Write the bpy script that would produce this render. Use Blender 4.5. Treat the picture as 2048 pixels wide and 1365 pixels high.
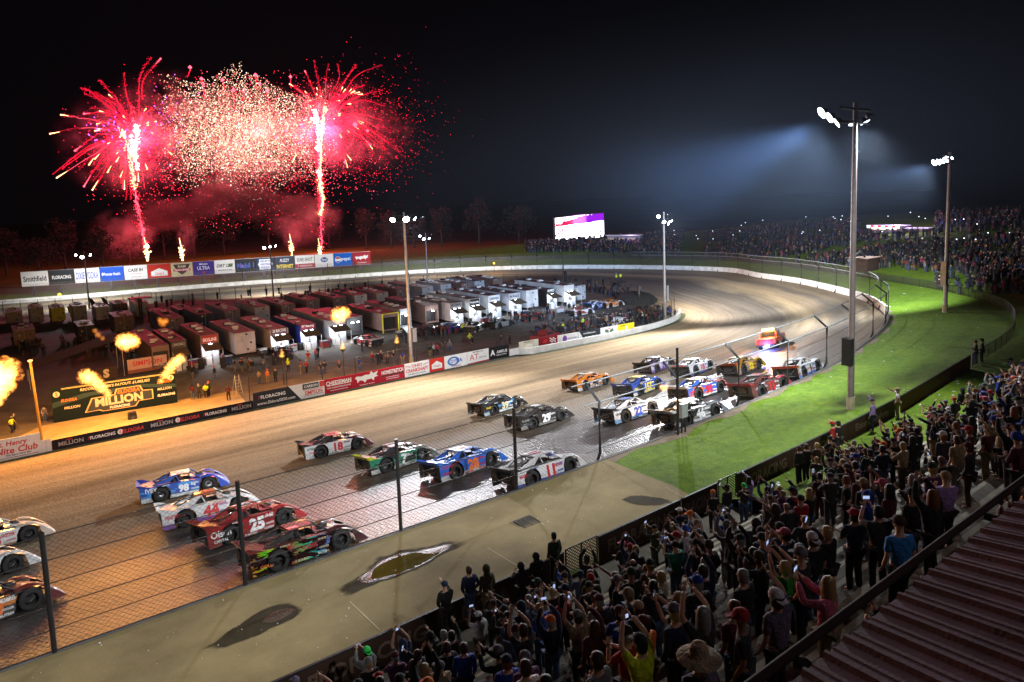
import bpy, math, random
from mathutils import Vector, Matrix, Quaternion
from mathutils.bvhtree import BVHTree
for o in list(bpy.data.objects): bpy.data.objects.remove(o)
SC = bpy.context.scene
COL = SC.collection
rnd = random.Random(7)
R = math.radians

# ------------------------------------------------------------------ camera
PX_F, PX_CX, PX_CY = 1400.0, 1024.0, 542.0       # focal length and principal point on the 2048 px wide photograph
def cam_axes(pitch=6.1, roll=2.05, yaw=36.92):
    p, r, a = R(pitch), R(roll), R(yaw)
    f = Vector((0, math.cos(p), -math.sin(p))); u = Vector((0, math.sin(p), math.cos(p))); x = Vector((1, 0, 0))
    c, s = math.cos(r), math.sin(r)
    x2 = c*x - s*u; u2 = c*u + s*x
    rz = Matrix.Rotation(-a, 3, 'Z')
    return rz @ x2, rz @ u2, rz @ f
AX, AU, AF = cam_axes()
CAMLOC = Vector((0, 0, 23.0))
cd = bpy.data.cameras.new('camera'); cam = bpy.data.objects.new('camera', cd); COL.objects.link(cam)
cam.matrix_world = Matrix(((AX.x, AU.x, -AF.x, 0), (AX.y, AU.y, -AF.y, 0), (AX.z, AU.z, -AF.z, 23.0), (0, 0, 0, 1)))
cd.sensor_width = 36; cd.sensor_fit = 'HORIZONTAL'; cd.lens = 36*PX_F/2048; cd.shift_y = -140.5/2048
cd.clip_start = 0.3; cd.clip_end = 3000
SC.camera = cam

def ray(x, y): return AX*((x-PX_CX)/PX_F) + AU*(-(y-PX_CY)/PX_F) + AF
def on(x, y, z=0.0):
    d = ray(x, y); return CAMLOC + d*((z-23.0)/d.z)
def atY(x, y, Y):
    d = ray(x, y); return CAMLOC + d*(Y/d.y)

# ------------------------------------------------------------------ world, exposure, render
w = bpy.data.worlds.new('World'); SC.world = w; w.use_nodes = True
nt = w.node_tree; bg = nt.nodes['Background']
bg.inputs[0].default_value = (0.55, 0.6, 1.0, 1); bg.inputs[1].default_value = 0.0016
SC.view_settings.view_transform = 'Standard'; SC.view_settings.look = 'None'
SC.view_settings.exposure = 0.0; SC.view_settings.gamma = 1
SC.render.engine = 'CYCLES'
cy = SC.cycles
cy.use_denoising = True
try: cy.denoiser = 'OPENIMAGEDENOISE'
except Exception: pass
cy.max_bounces = 5; cy.diffuse_bounces = 2; cy.glossy_bounces = 2; cy.transmission_bounces = 2; cy.volume_bounces = 0
cy.transparent_max_bounces = 32; cy.sample_clamp_indirect = 4; cy.sample_clamp_direct = 0
cy.caustics_reflective = False; cy.caustics_refractive = False
cy.use_light_tree = True
cy.volume_step_rate = 2.0; cy.volume_max_steps = 64

# ------------------------------------------------------------------ helpers: materials
MATS = {}
def new_mat(name):
    m = bpy.data.materials.new(name); m.use_nodes = True
    return m, m.node_tree.nodes, m.node_tree.links, m.node_tree.nodes['Principled BSDF']
def mat(name, col, rough=.6, metal=0, var=.25, scale=3.0, bump=0, bscale=None, spec=.5, coat=0, coord='Object'):
    """painted or plain surface: base colour with large and small noise variation"""
    if name in MATS: return MATS[name]
    m, n, l, b = new_mat(name)
    tc = n.new('ShaderNodeTexCoord')
    no = n.new('ShaderNodeTexNoise'); no.inputs['Scale'].default_value = scale; no.inputs['Detail'].default_value = 6
    no.inputs['Roughness'].default_value = .65
    l.new(tc.outputs[coord], no.inputs['Vector'])
    mr = n.new('ShaderNodeMapRange'); mr.inputs[1].default_value = .3; mr.inputs[2].default_value = .7
    mr.inputs[3].default_value = 1-var; mr.inputs[4].default_value = 1+var*.6
    l.new(no.outputs[0], mr.inputs[0])
    mx = n.new('ShaderNodeVectorMath'); mx.operation = 'SCALE'; mx.inputs[0].default_value = col[:3]
    l.new(mr.outputs[0], mx.inputs['Scale']); l.new(mx.outputs[0], b.inputs['Base Color'])
    b.inputs['Roughness'].default_value = rough; b.inputs['Metallic'].default_value = metal
    b.inputs['Specular IOR Level'].default_value = spec; b.inputs['Coat Weight'].default_value = coat
    if bump:
        n2 = n.new('ShaderNodeTexNoise'); n2.inputs['Scale'].default_value = bscale or scale*6; n2.inputs['Detail'].default_value = 4
        l.new(tc.outputs[coord], n2.inputs['Vector'])
        bp = n.new('ShaderNodeBump'); bp.inputs['Strength'].default_value = bump; bp.inputs['Distance'].default_value = .05
        l.new(n2.outputs[0], bp.inputs['Height']); l.new(bp.outputs[0], b.inputs['Normal'])
    MATS[name] = m
    return m
def emit(name, col, st, sample=True):
    if name in MATS: return MATS[name]
    m, n, l, b = new_mat(name)
    b.inputs['Base Color'].default_value = (0, 0, 0, 1)
    b.inputs['Emission Color'].default_value = (*col[:3], 1); b.inputs['Emission Strength'].default_value = st
    if not sample: m.cycles.emission_sampling = 'NONE'
    MATS[name] = m
    return m
def tint(name, rough=.85, var=.3, scale=9, spec=.3, metal=0):
    """takes its colour from the object that wears it (clothing, skin, paint)"""
    if name in MATS: return MATS[name]
    m = mat(name, (1, 1, 1), rough, metal, var, scale, spec=spec)
    n, l = m.node_tree.nodes, m.node_tree.links
    oi = n.new('ShaderNodeObjectInfo')
    vm = [x for x in n if x.type == 'VECT_MATH'][0]
    l.new(oi.outputs['Color'], vm.inputs[0])
    return m

# ------------------------------------------------------------------ helpers: meshes and objects
class MB:
    def __init__(s): s.v, s.f, s.m, s.sm = [], [], [], []
    def add(s, vs, fs, mi=0, smooth=False):
        b = len(s.v); s.v += [tuple(v) for v in vs]
        for f in fs:
            s.f.append([b+i for i in f]); s.m.append(mi); s.sm.append(smooth)
    def quad(s, a, b, c, d, mi=0): s.add([a, b, c, d], [(0, 1, 2, 3)], mi)
    def box(s, x0, x1, y0, y1, z0, z1, mi=0, M=None):
        vs = [Vector((x, y, z)) for z in (z0, z1) for y in (y0, y1) for x in (x0, x1)]
        if M: vs = [M @ v for v in vs]
        s.add(vs, [(0, 2, 3, 1), (4, 5, 7, 6), (0, 1, 5, 4), (2, 6, 7, 3), (0, 4, 6, 2), (1, 3, 7, 5)], mi)
    def tube(s, pts, r, n=6, mi=0, cap=True, smooth=True):
        pts = [Vector(p) for p in pts]; k = len(pts)
        rs = r if isinstance(r, (list, tuple)) else [r]*k
        vs = []; up = Vector((0, 0, 1))
        for i, p in enumerate(pts):
            t = (pts[min(i+1, k-1)]-pts[max(i-1, 0)]); t = t.normalized() if t.length > 1e-9 else Vector((0, 0, 1))
            a = t.cross(up)
            if a.length < .05: a = t.cross(Vector((0, 1, 0)))
            a.normalize(); b = t.cross(a)
            for j in range(n):
                q = 2*math.pi*j/n; vs.append(p + (a*math.cos(q)+b*math.sin(q))*rs[i])
        fs = [(i*n+j, i*n+(j+1) % n, (i+1)*n+(j+1) % n, (i+1)*n+j) for i in range(k-1) for j in range(n)]
        s.add(vs, fs, mi, smooth)
        if cap: s.add(vs[:n], [tuple(range(n))], mi); s.add(vs[-n:], [tuple(range(n-1, -1, -1))], mi)
    def lathe(s, prof, n=16, mi=0, M=None, smooth=True):
        """profile of (radius, z)"""
        vs = []
        for r, z in prof:
            for j in range(n):
                q = 2*math.pi*j/n; v = Vector((r*math.cos(q), r*math.sin(q), z)); vs.append(M @ v if M else v)
        k = len(prof)
        s.add(vs, [(i*n+j, i*n+(j+1) % n, (i+1)*n+(j+1) % n, (i+1)*n+j) for i in range(k-1) for j in range(n)], mi, smooth)
    def ball(s, c, rx, ry=None, rz=None, n=8, m=6, mi=0, M=None):
        ry = ry or rx; rz = rz or rx; c = Vector(c); vs = []
        for i in range(m+1):
            t = math.pi*i/m
            for j in range(n):
                q = 2*math.pi*j/n
                v = Vector((rx*math.sin(t)*math.cos(q), ry*math.sin(t)*math.sin(q), rz*math.cos(t)))
                vs.append(c + (M @ v if M else v))
        s.add(vs, [(i*n+j, (i+1)*n+j, (i+1)*n+(j+1) % n, i*n+(j+1) % n) for i in range(m) for j in range(n)], mi, True)
    def prism(s, poly, y0, y1, mi=0, M=None, mi_edge=None):
        """polygon of (x, z) given a thickness from y0 to y1"""
        k = len(poly)
        vs = [Vector((x, y0, z)) for x, z in poly] + [Vector((x, y1, z)) for x, z in poly]
        if M: vs = [M @ v for v in vs]
        s.add(vs, [tuple(range(k)), tuple(range(2*k-1, k-1, -1))], mi)
        s.add(vs, [(i, k+i, k+(i+1) % k, (i+1) % k) for i in range(k)], mi if mi_edge is None else mi_edge)
    def mesh(s, name, mats):
        me = bpy.data.meshes.new(name); me.from_pydata(s.v, [], s.f)
        for m in (mats if isinstance(mats, (list, tuple)) else [mats]): me.materials.append(m)
        me.polygons.foreach_set('material_index', s.m); me.polygons.foreach_set('use_smooth', s.sm)
        me.update()
        return me
    def build(s, name, mats, parent=None, loc=None): return obj(name, s.mesh(name, mats), parent, loc)
def obj(name, data, parent=None, loc=None, color=None):
    o = bpy.data.objects.new(name, data); COL.objects.link(o)
    if parent: o.parent = parent
    if loc is not None: o.location = loc
    if color: o.color = (*color[:3], 1)
    return o
def tag(o, label=None, cat=None, group=None, kind=None):
    if label: o['label'] = label
    if cat: o['category'] = cat
    if group: o['group'] = group
    if kind: o['kind'] = kind
    return o
def thing(name, label, cat, loc=(0, 0, 0), rz=0, group=None):
    o = obj(name, None, None, loc); o.rotation_euler = (0, 0, rz); o.empty_display_size = .3
    return tag(o, label, cat, group)

TXT = {}
def text_mesh(s, bold=.02, shear=0, spacing=1.0):
    """flat raised lettering, one unit high, centred"""
    k = (s, bold, shear, spacing)
    if k in TXT: return TXT[k]
    c = bpy.data.curves.new('lettering', 'FONT'); c.body = s; c.align_x = 'CENTER'; c.align_y = 'CENTER'
    c.size = 1.35; c.offset = bold; c.shear = shear; c.space_character = spacing; c.resolution_u = 2; c.extrude = .008
    t = bpy.data.objects.new('tmp', c); COL.objects.link(t)
    dg = bpy.context.evaluated_depsgraph_get()
    me = bpy.data.meshes.new_from_object(t.evaluated_get(dg)); me.name = 'lettering'
    bpy.data.objects.remove(t); bpy.data.curves.remove(c)
    xs = [v.co.x for v in me.vertices] or [0]; ys = [v.co.y for v in me.vertices] or [0]
    x0, x1, y0, y1 = min(xs), max(xs), min(ys), max(ys)
    for v in me.vertices: v.co.x -= (x0+x1)/2; v.co.y -= (y0+y1)/2
    TXT[k] = (me, x1-x0, y1-y0)
    return TXT[k]
MT = {}
def text(s, parent, M, h, color_mat, wmax=None, name='lettering', **kw):
    """lettering of height h on the plane M (x along the words, y up, z out of the surface)"""
    me, tw, th = text_mesh(s, **kw)
    key = (id(me), color_mat.name)
    if key not in MT:
        m2 = me.copy(); m2.materials.clear(); m2.materials.append(color_mat); MT[key] = m2
    k = h/max(th, .6); kx = k
    if wmax and tw*k > wmax: kx = wmax/tw
    o = obj(name, MT[key], parent)
    o.matrix_parent_inverse = Matrix()
    o.matrix_local = M @ Matrix.Diagonal((kx, k, 1, 1))
    return o
def face_front(x, y, z, rz=0):
    """plane standing upright, facing -Y"""
    return Matrix.Translation((x, y, z)) @ Matrix.Rotation(rz, 4, 'Z') @ Matrix.Rotation(R(90), 4, 'X')
def lerp(a, b, t): return a+(b-a)*t
def cr(P, n):
    """Catmull-Rom through points P, n steps per span"""
    out = []
    for i in range(len(P)-1):
        p0, p1, p2, p3 = P[max(i-1, 0)], P[i], P[i+1], P[min(i+2, len(P)-1)]
        for j in range(n):
            t = j/n
            out.append(.5*((2*p1)+(-p0+p2)*t+(2*p0-5*p1+4*p2-p3)*t*t+(-p0+3*p1-3*p2+p3)*t**3))
    out.append(P[-1].copy())
    return out

WHITE = mat('white_paint', (.72, .72, .70), .5, var=.12)
BLACK = mat('black_paint', (.012, .012, .013), .45, var=.3)
DARKSTEEL = mat('dark_steel', (.02, .021, .022), .5, metal=.3, var=.3)
GALV = mat('galvanised_steel', (.38, .39, .40), .5, metal=.5, var=.2)
RUBBER = mat('tyre_rubber', (.016, .015, .014), .8, var=.5, scale=8)
def ink(name, c, rough=.5): return mat('ink_'+name, c, rough, var=.1)
I_W = ink('white', (.75, .75, .74)); I_K = ink('black', (.012, .012, .012)); I_R = ink('red', (.5, .015, .02)); I_B = ink('blue', (.02, .07, .4))
I_Y = ink('yellow', (.75, .55, .02)); I_O = ink('orange', (.75, .16, .01)); I_G = ink('grey', (.3, .3, .3)); I_C = ink('cream', (.6, .5, .3)); I_P = ink('purple', (.1, .03, .25)); I_GN = ink('green', (.03, .3, .08))
INK = dict(W=I_W, K=I_K, R=I_R, B=I_B, Y=I_Y, O=I_O, G=I_G, C=I_C, P=I_P, N=I_GN)
# ================================================================== THE GROUND
V = Vector
PAIRS = [((-70, 80.5, 0), (-70, 30.5, 6.1)), ((0, 80.5, 0), (0, 30.5, 6.1)), ((30, 80, 0), (30, 30.5, 6.1)), ((60, 78.5, 0), (52, 31.8, 6.15)),
 ((80, 77.8, 0), (66, 33.8, 6.2)), ((92, 79, 0), (84, 38.6, 6.35)), ((100, 82.4, 0), (97, 46, 6)), ((105, 88, 0), (108, 55.5, 5.4)),
 ((108, 96, 0), (121.7, 72, 4.6)), ((111.5, 104, 0), (129.5, 85.8, 4)), ((115, 113, 0), (140, 103, 3.2)), ((117.5, 123, 0), (136, 131, 2.5)),
 ((113, 135, 0), (122, 158, 2)), ((92.4, 161, 0), (100.6, 178.7, 1.5)), ((64, 172.5, 0), (75, 191, 1.2)), ((41, 182.5, 0), (45, 201, 1.2)),
 ((7, 197, 0), (1.7, 210, 1.2)), ((-60, 226, 0), (-70, 238, 1.2))]
FENCE = [(-70, 21.1, 7.0), (0, 21.1, 7.0), (30, 21.0, 7.25), (45, 20.5, 7.9), (60, 21.1, 8.5), (78.7, 24.2, 8), (97.6, 31.6, 7.5), (114, 45.8, 6.7),
 (127.8, 65.5, 6), (140, 87.5, 5.5), (147, 108, 5), (144, 134, 4.5), (131, 160, 4), (112, 183, 3.5), (84, 198, 3), (52, 212, 2.5), (6, 222, 2), (-70, 252, 2)]
IN = cr([V(a) for a, b in PAIRS], 12); OUT = cr([V(b) for a, b in PAIRS], 12); FEN = cr([V(p) for p in FENCE], 12)
NS = len(IN)
NT = 24
def prof(t): return t**1.5
def track_pt(i, t):
    p = IN[i].lerp(OUT[i], t); p.z = lerp(IN[i].z, OUT[i].z, prof(t)); return p
tv, tf, tuv = [], [], []
sl = 0
for i in range(NS):
    if i: sl += (IN[i].lerp(OUT[i], .6)-IN[i-1].lerp(OUT[i-1], .6)).length
    for j in range(NT+1):
        tv.append(track_pt(i, j/NT)); tuv.append((sl, j/NT))
for i in range(NS-1):
    for j in range(NT):
        tf.append((i*(NT+1)+j, i*(NT+1)+j+1, (i+1)*(NT+1)+j+1, (i+1)*(NT+1)+j))
# bank outside the rim
bv, bf = [], []
NB = 10
for i in range(NS):
    for j in range(NB+1):
        t = j/NB; p = OUT[i].lerp(FEN[i], t)
        e = OUT[i].z+max(-.05, .42-.0058*max(i-36, 0)); p.z = lerp(e, FEN[i].z, t)
        bv.append(p)
for i in range(NS-1):
    for j in range(NB):
        bf.append((i*(NB+1)+j, i*(NB+1)+j+1, (i+1)*(NB+1)+j+1, (i+1)*(NB+1)+j))
bvh_track = BVHTree.FromPolygons(tv, tf); bvh_bank = BVHTree.FromPolygons(bv, bf)
def on_track(x, y):
    d = ray(x, y); h = bvh_track.ray_cast(CAMLOC, d)
    return (h[0], h[1]) if h[0] else (on(x, y, 0), V((0, 0, 1)))
def track_at(X, Y):
    h = bvh_track.ray_cast(V((X, Y, 60)), V((0, 0, -1))); return h[0], h[1]
def bank_z(X, Y):
    h = bvh_bank.ray_cast(V((X, Y, 60)), V((0, 0, -1))); return h[0].z if h[0] else 7.0
def on_bank(x, y):
    h = bvh_bank.ray_cast(CAMLOC, ray(x, y)); return h[0] if h[0] else on(x, y, 7)

def clay():
    m, n, l, b = new_mat('packed_clay')
    uv = n.new('ShaderNodeUVMap'); sp = n.new('ShaderNodeSeparateXYZ'); l.new(uv.outputs[0], sp.inputs[0])
    tc = n.new('ShaderNodeTexCoord')
    def noise(vec, sc, det=5, ro=.6):
        k = n.new('ShaderNodeTexNoise'); k.inputs['Scale'].default_value = sc; k.inputs['Detail'].default_value = det; k.inputs['Roughness'].default_value = ro
        l.new(vec, k.inputs['Vector']); return k.outputs[0]
    def math_(op, a, c=None, d=None):
        k = n.new('ShaderNodeMath'); k.operation = op
        for i, q in enumerate((a, c, d)):
            if q is None: continue
            if isinstance(q, (int, float)): k.inputs[i].default_value = q
            else: l.new(q, k.inputs[i])
        return k.outputs[0]
    mp = n.new('ShaderNodeMapping'); mp.inputs['Scale'].default_value = (.035, 26, 1); l.new(uv.outputs[0], mp.inputs[0])
    streak = noise(mp.outputs[0], 1.0, 7, .62)                  # long tyre streaks
    mp2 = n.new('ShaderNodeMapping'); mp2.inputs['Scale'].default_value = (.02, 3.2, 1); l.new(uv.outputs[0], mp2.inputs[0])
    wander = noise(mp2.outputs[0], 1.0, 3)
    big = noise(tc.outputs['Object'], .09, 5)
    t = math_('ADD', sp.outputs[1], math_('MULTIPLY', math_('SUBTRACT', wander, .5), .34))
    t = math_('ADD', t, math_('MULTIPLY', math_('SUBTRACT', big, .5), .12))
    r = n.new('ShaderNodeValToRGB'); e = r.color_ramp.elements; l.new(t, r.inputs[0])
    stops = [(0, (.22, .155, .085)), (.08, (.30, .215, .125)), (.22, (.31, .225, .13)), (.33, (.17, .12, .07)), (.38, (.27, .195, .115)), (.52, (.235, .17, .105)), (.66, (.15, .115, .08)), (.78, (.055, .047, .043)), (.93, (.038, .034, .032)), (1, (.10, .078, .052))]
    e[0].position, e[0].color = stops[0][0], (*stops[0][1], 1); e[1].position, e[1].color = stops[-1][0], (*stops[-1][1], 1)
    for p, c in stops[1:-1]:
        q = e.new(p); q.color = (*c, 1)
    # in the turn the groove sits in the middle of the banking, dry tan cushion above it
    r2 = n.new('ShaderNodeValToRGB'); e = r2.color_ramp.elements; l.new(t, r2.inputs[0])
    stops = [(0, (.26, .19, .115)), (.14, (.28, .205, .125)), (.26, (.18, .14, .10)), (.45, (.115, .095, .075)), (.60, (.10, .085, .068)), (.70, (.27, .20, .115)), (.79, (.22, .165, .105)), (.86, (.095, .078, .06)), (.93, (.17, .13, .08)), (1, (.10, .07, .04))]
    e[0].position, e[0].color = stops[0][0], (*stops[0][1], 1); e[1].position, e[1].color = stops[-1][0], (*stops[-1][1], 1)
    for p, c in stops[1:-1]:
        q = e.new(p); q.color = (*c, 1)
    turn = n.new('ShaderNodeMapRange'); turn.inputs[1].default_value = 128; turn.inputs[2].default_value = 165; l.new(sp.outputs[0], turn.inputs[0])
    mx = n.new('ShaderNodeMix'); mx.data_type = 'RGBA'; l.new(turn.outputs[0], mx.inputs[0]); l.new(r.outputs[0], mx.inputs[6]); l.new(r2.outputs[0], mx.inputs[7])
    fine = noise(tc.outputs['Object'], 2.2, 8, .7)
    k = math_('ADD', math_('MULTIPLY', streak, 1.5), math_('MULTIPLY', fine, .9)); k = math_('SUBTRACT', k, .2)
    vm = n.new('ShaderNodeVectorMath'); vm.operation = 'SCALE'; l.new(mx.outputs[2], vm.inputs[0]); l.new(k, vm.inputs['Scale'])
    l.new(vm.outputs[0], b.inputs['Base Color'])
    # wet packed groove is glossy, dry dirt is not
    wet = n.new('ShaderNodeMapRange'); wet.inputs[1].default_value = .58; wet.inputs[2].default_value = .8; wet.inputs[3].default_value = .95; wet.inputs[4].default_value = .38
    l.new(t, wet.inputs[0])
    tr = n.new('ShaderNodeMapRange'); tr.inputs[3].default_value = 0; tr.inputs[4].default_value = .22; l.new(turn.outputs[0], tr.inputs[0])
    l.new(math_('ADD', wet.outputs[0], math_('ADD', tr.outputs[0], math_('MULTIPLY', math_('SUBTRACT', streak, .5), .3))), b.inputs['Roughness'])
    sp2 = n.new('ShaderNodeMapRange'); sp2.inputs[1].default_value = .6; sp2.inputs[2].default_value = .8; sp2.inputs[3].default_value = .1; sp2.inputs[4].default_value = .55
    l.new(t, sp2.inputs[0]); l.new(sp2.outputs[0], b.inputs['Specular IOR Level'])
    # small ripples across the groove and general crumb
    mp3 = n.new('ShaderNodeMapping'); mp3.inputs['Scale'].default_value = (4.5, 210, 1); l.new(uv.outputs[0], mp3.inputs[0])
    rip = noise(mp3.outputs[0], 1.0, 3, .55)
    h = math_('ADD', math_('MULTIPLY', rip, .85), math_('ADD', math_('MULTIPLY', fine, .6), math_('MULTIPLY', streak, .5)))
    bp = n.new('ShaderNodeBump'); bp.inputs['Strength'].default_value = .9; bp.inputs['Distance'].default_value = .11
    l.new(h, bp.inputs['Height']); l.new(bp.outputs[0], b.inputs['Normal'])
    return m
me = bpy.data.meshes.new('track'); me.from_pydata([tuple(v) for v in tv], [], tf)
ul = me.uv_layers.new(name='UVMap')
for lp in me.loops: ul.data[lp.index].uv = tuv[lp.vertex_index]
me.materials.append(clay())
for p in me.polygons: p.use_smooth = True
tag(obj('track', me), kind='structure')

def grass_mat():
    m, n, l, b = new_mat('grass_turf')
    tc = n.new('ShaderNodeTexCoord')
    def noise(sc, det=6, ro=.65):
        k = n.new('ShaderNodeTexNoise'); k.inputs['Scale'].default_value = sc; k.inputs['Detail'].default_value = det; k.inputs['Roughness'].default_value = ro
        l.new(tc.outputs['Object'], k.inputs['Vector']); return k.outputs[0]
    a, c, d = noise(.22, 8, .7), noise(1.6, 6, .7), noise(9, 4)
    r = n.new('ShaderNodeValToRGB'); e = r.color_ramp.elements
    e[0].position = .34; e[0].color = (.030, .060, .006, 1); e[1].position = .66; e[1].color = (.17, .225, .018, 1)
    q = e.new(.5); q.color = (.085, .15, .011, 1)
    ad = n.new('ShaderNodeMath'); ad.operation = 'MULTIPLY_ADD'; ad.inputs[1].default_value = .25; l.new(a, ad.inputs[0])
    ad2 = n.new('ShaderNodeMath'); ad2.operation = 'MULTIPLY_ADD'; ad2.inputs[1].default_value = .40; l.new(c, ad2.inputs[0])
    ad3 = n.new('ShaderNodeMath'); ad3.operation = 'MULTIPLY'; ad3.inputs[1].default_value = .35; l.new(d, ad3.inputs[0])
    l.new(ad3.outputs[0], ad2.inputs[2]); l.new(ad2.outputs[0], ad.inputs[2]); l.new(ad.outputs[0], r.inputs[0])
    l.new(r.outputs[0], b.inputs['Base Color']); b.inputs['Roughness'].default_value = .9; b.inputs['Specular IOR Level'].default_value = .15
    bp = n.new('ShaderNodeBump'); bp.inputs['Strength'].default_value = .8; bp.inputs['Distance'].default_value = .12
    l.new(ad2.outputs[0], bp.inputs['Height']); l.new(bp.outputs[0], b.inputs['Normal'])
    return m
GRASS = grass_mat()
DIRTEDGE = mat('bare_earth', (.16, .12, .075), .95, var=.4, scale=1.2, bump=.5)
me = bpy.data.meshes.new('grass_bank'); me.from_pydata([tuple(v) for v in bv], [], bf); me.materials.append(GRASS); me.materials.append(DIRTEDGE)
for p in me.polygons: p.use_smooth = True
tag(obj('grass_bank', me), kind='structure')
# strip of bare earth along the foot of the catch fence
mb = MB()
L = [OUT[i] for i in range(NS)]
for i in range(18, NS-60):
    a0, a1 = OUT[i], OUT[i+1]; n0 = (FEN[i]-OUT[i]).normalized(); n1 = (FEN[i+1]-OUT[i+1]).normalized()
    def q(p, nn, s, i):
        r_ = p+nn*s; r_.z = bank_z(r_.x, r_.y)+.012; return r_
    w0 = .9+.5*math.sin(i*1.7); w1 = .9+.5*math.sin((i+1)*1.7)
    mb.quad(q(a0, n0, .05, i), q(a0, n0, w0, i), q(a1, n1, w1, i), q(a1, n1, .05, i))
tag(mb.build('earth_strip', DIRTEDGE), kind='structure')

# infield: one flat sheet inside the inner edge, and a dark plain that reaches the horizon
PIT = mat('pit_ground', (.13, .105, .085), .85, var=.45, scale=.25, bump=.3, bscale=2.5)
mb = MB(); c = V((20, 130, -.004))
ring = [V((p.x, p.y, -.004)) for p in IN]
vs = [c]+ring; mb.add(vs, [(0, i+1, i+2) for i in range(NS-1)]+[(0, NS, 1)])
tag(mb.build('infield_ground', PIT), kind='structure')
mb = MB(); S = 1800
for gx in range(-6, 6):
    for gy in range(-6, 6):
        x0, y0 = gx*300+60, gy*300+120
        mb.quad((x0, y0, -1.2), (x0+300, y0, -1.2), (x0+300, y0+300, -1.2), (x0, y0+300, -1.2))
tag(mb.build('ground', mat('far_field', (.05, .055, .02), .95, var=.4, scale=.02)), kind='structure')
# spectator hill outside the turn
CREST = [(-70, 0, 6.0), (0, 0, 6.0), (30, 0, 6.4), (70, -40, 8), (130, -20, 12), (193, 20, 15), (200, 45, 15.2), (193, 62, 15), (188, 76, 14.6), (184, 92, 14),
 (190, 113, 12.4), (190, 125, 11.5), (186, 140, 10), (170, 150, 9), (154.4, 172, 8), (138, 190, 6.5), (110, 215, 4.5), (60, 240, 3), (0, 262, 2.5), (-70, 285, 2.5)]
CRS = cr([V(p) for p in CREST], 12)
hv, hf = [], []
NH = 14
def crest(i): 
    f = i/(NS-1)*(len(CRS)-1); k = min(int(f), len(CRS)-2); return CRS[k].lerp(CRS[k+1], f-k)
HILL0 = 3*12
for i in range(HILL0, NS):
    a, b_ = FEN[i], crest(i)
    for j in range(NH+1):
        t = j/NH; p = a.lerp(b_, t)
        p.z = lerp(a.z, b_.z, t**1.15)+.25*math.sin(p.x*.13+p.y*.07)*t
        if j == 0: p.z = a.z
        hv.append(p)
    d = (b_-a); d.z = 0; d.normalize(); p = b_+d*60; p.z = b_.z-1.5; hv.append(p); p = p+d*120; p.z = -2; hv.append(p)
W = NH+3; n_ = NS-HILL0
for i in range(n_-1):
    for j in range(W-1): hf.append((i*W+j, i*W+j+1, (i+1)*W+j+1, (i+1)*W+j))
bvh_hill = BVHTree.FromPolygons(hv, hf)
me = bpy.data.meshes.new('hill'); me.from_pydata([tuple(v) for v in hv], [], hf); me.materials.append(GRASS)
for p in me.polygons: p.use_smooth = True
tag(obj('hill', me), kind='structure')
def on_hill(x, y):
    h = bvh_hill.ray_cast(CAMLOC, ray(x, y)); return h[0]
def hill_z(X, Y):
    h = bvh_hill.ray_cast(V((X, Y, 80)), V((0, 0, -1))); return h[0].z if h[0] else None

# concrete walkway between the catch fence and the stand
CONC = mat('damp_concrete', (.235, .180, .082), .85, var=.30, scale=.35, bump=.3, bscale=22, spec=.2)
edge = [on_bank(x, y) for x, y in ((1216, 921), (1238, 930), (1300, 955), (1345, 972), (1378, 990), (1330, 1022), (1296, 1036))]
mb = MB()
zc = lambda x, y: bank_z(x, y)+.02
xs = [-70+i*3 for i in range(33)]
Yr = [30.35, 28.5, 26, 23.5, 21, 19.9]
ed = {}
def right_x(Y):
    for a, b_ in zip(edge, edge[1:]):
        if (a.y-Y)*(b_.y-Y) <= 0 and a.y != b_.y: return lerp(a.x, b_.x, (Y-a.y)/(b_.y-a.y))
    return edge[0].x if Y > edge[0].y else edge[-1].x
Yr = [30.35-.31*i for i in range(31)]
for ya, yb in zip(Yr, Yr[1:]):
    for k in range(20):
        xa0, xa1 = lerp(-70, right_x(ya), k/20), lerp(-70, right_x(ya), (k+1)/20); xb0, xb1 = lerp(-70, right_x(yb), k/20), lerp(-70, right_x(yb), (k+1)/20)
        mb.quad((xa0, ya, zc(xa0, ya)), (xb0, yb, zc(xb0, yb)), (xb1, yb, zc(xb1, yb)), (xa1, ya, zc(xa1, ya)))
tag(mb.build('walkway', CONC), kind='structure')
mb = MB()
for (a, b_) in (((975, 1097), (1036, 1134)), ((1380, 1003), (1330, 975)), ((700, 1205), (760, 1262)), ((905, 985), (945, 1010))):
    p, q_ = on_bank(*a), on_bank(*b_); p.z += .03; q_.z += .03; d = (q_-p).normalized(); s = d.cross(V((0, 0, 1)))*.02
    mb.quad(p-s, q_-s, q_+s, p+s)
tag(mb.build('walkway_joint', mat('joint_filler', (.42, .35, .2), .8)), kind='structure')

def soften(m, lo):
    """the patch thins out towards its own edge"""
    n, l = m.node_tree.nodes, m.node_tree.links; b = n['Principled BSDF']
    at = n.new('ShaderNodeAttribute'); at.attribute_name = 'ring'
    tc = n.new('ShaderNodeTexCoord'); no = n.new('ShaderNodeTexNoise'); no.inputs['Scale'].default_value = 1.6; no.inputs['Detail'].default_value = 6; l.new(tc.outputs['Object'], no.inputs['Vector'])
    ma = n.new('ShaderNodeMath'); ma.operation = 'MULTIPLY_ADD'; ma.inputs[1].default_value = .45; l.new(no.outputs[0], ma.inputs[0]); l.new(at.outputs['Fac'], ma.inputs[2])
    mr = n.new('ShaderNodeMapRange'); mr.interpolation_type = 'SMOOTHSTEP'; mr.inputs[1].default_value = 1.24; mr.inputs[2].default_value = lo; l.new(ma.outputs[0], mr.inputs[0]); l.new(mr.outputs[0], b.inputs['Alpha'])
    return m
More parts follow.
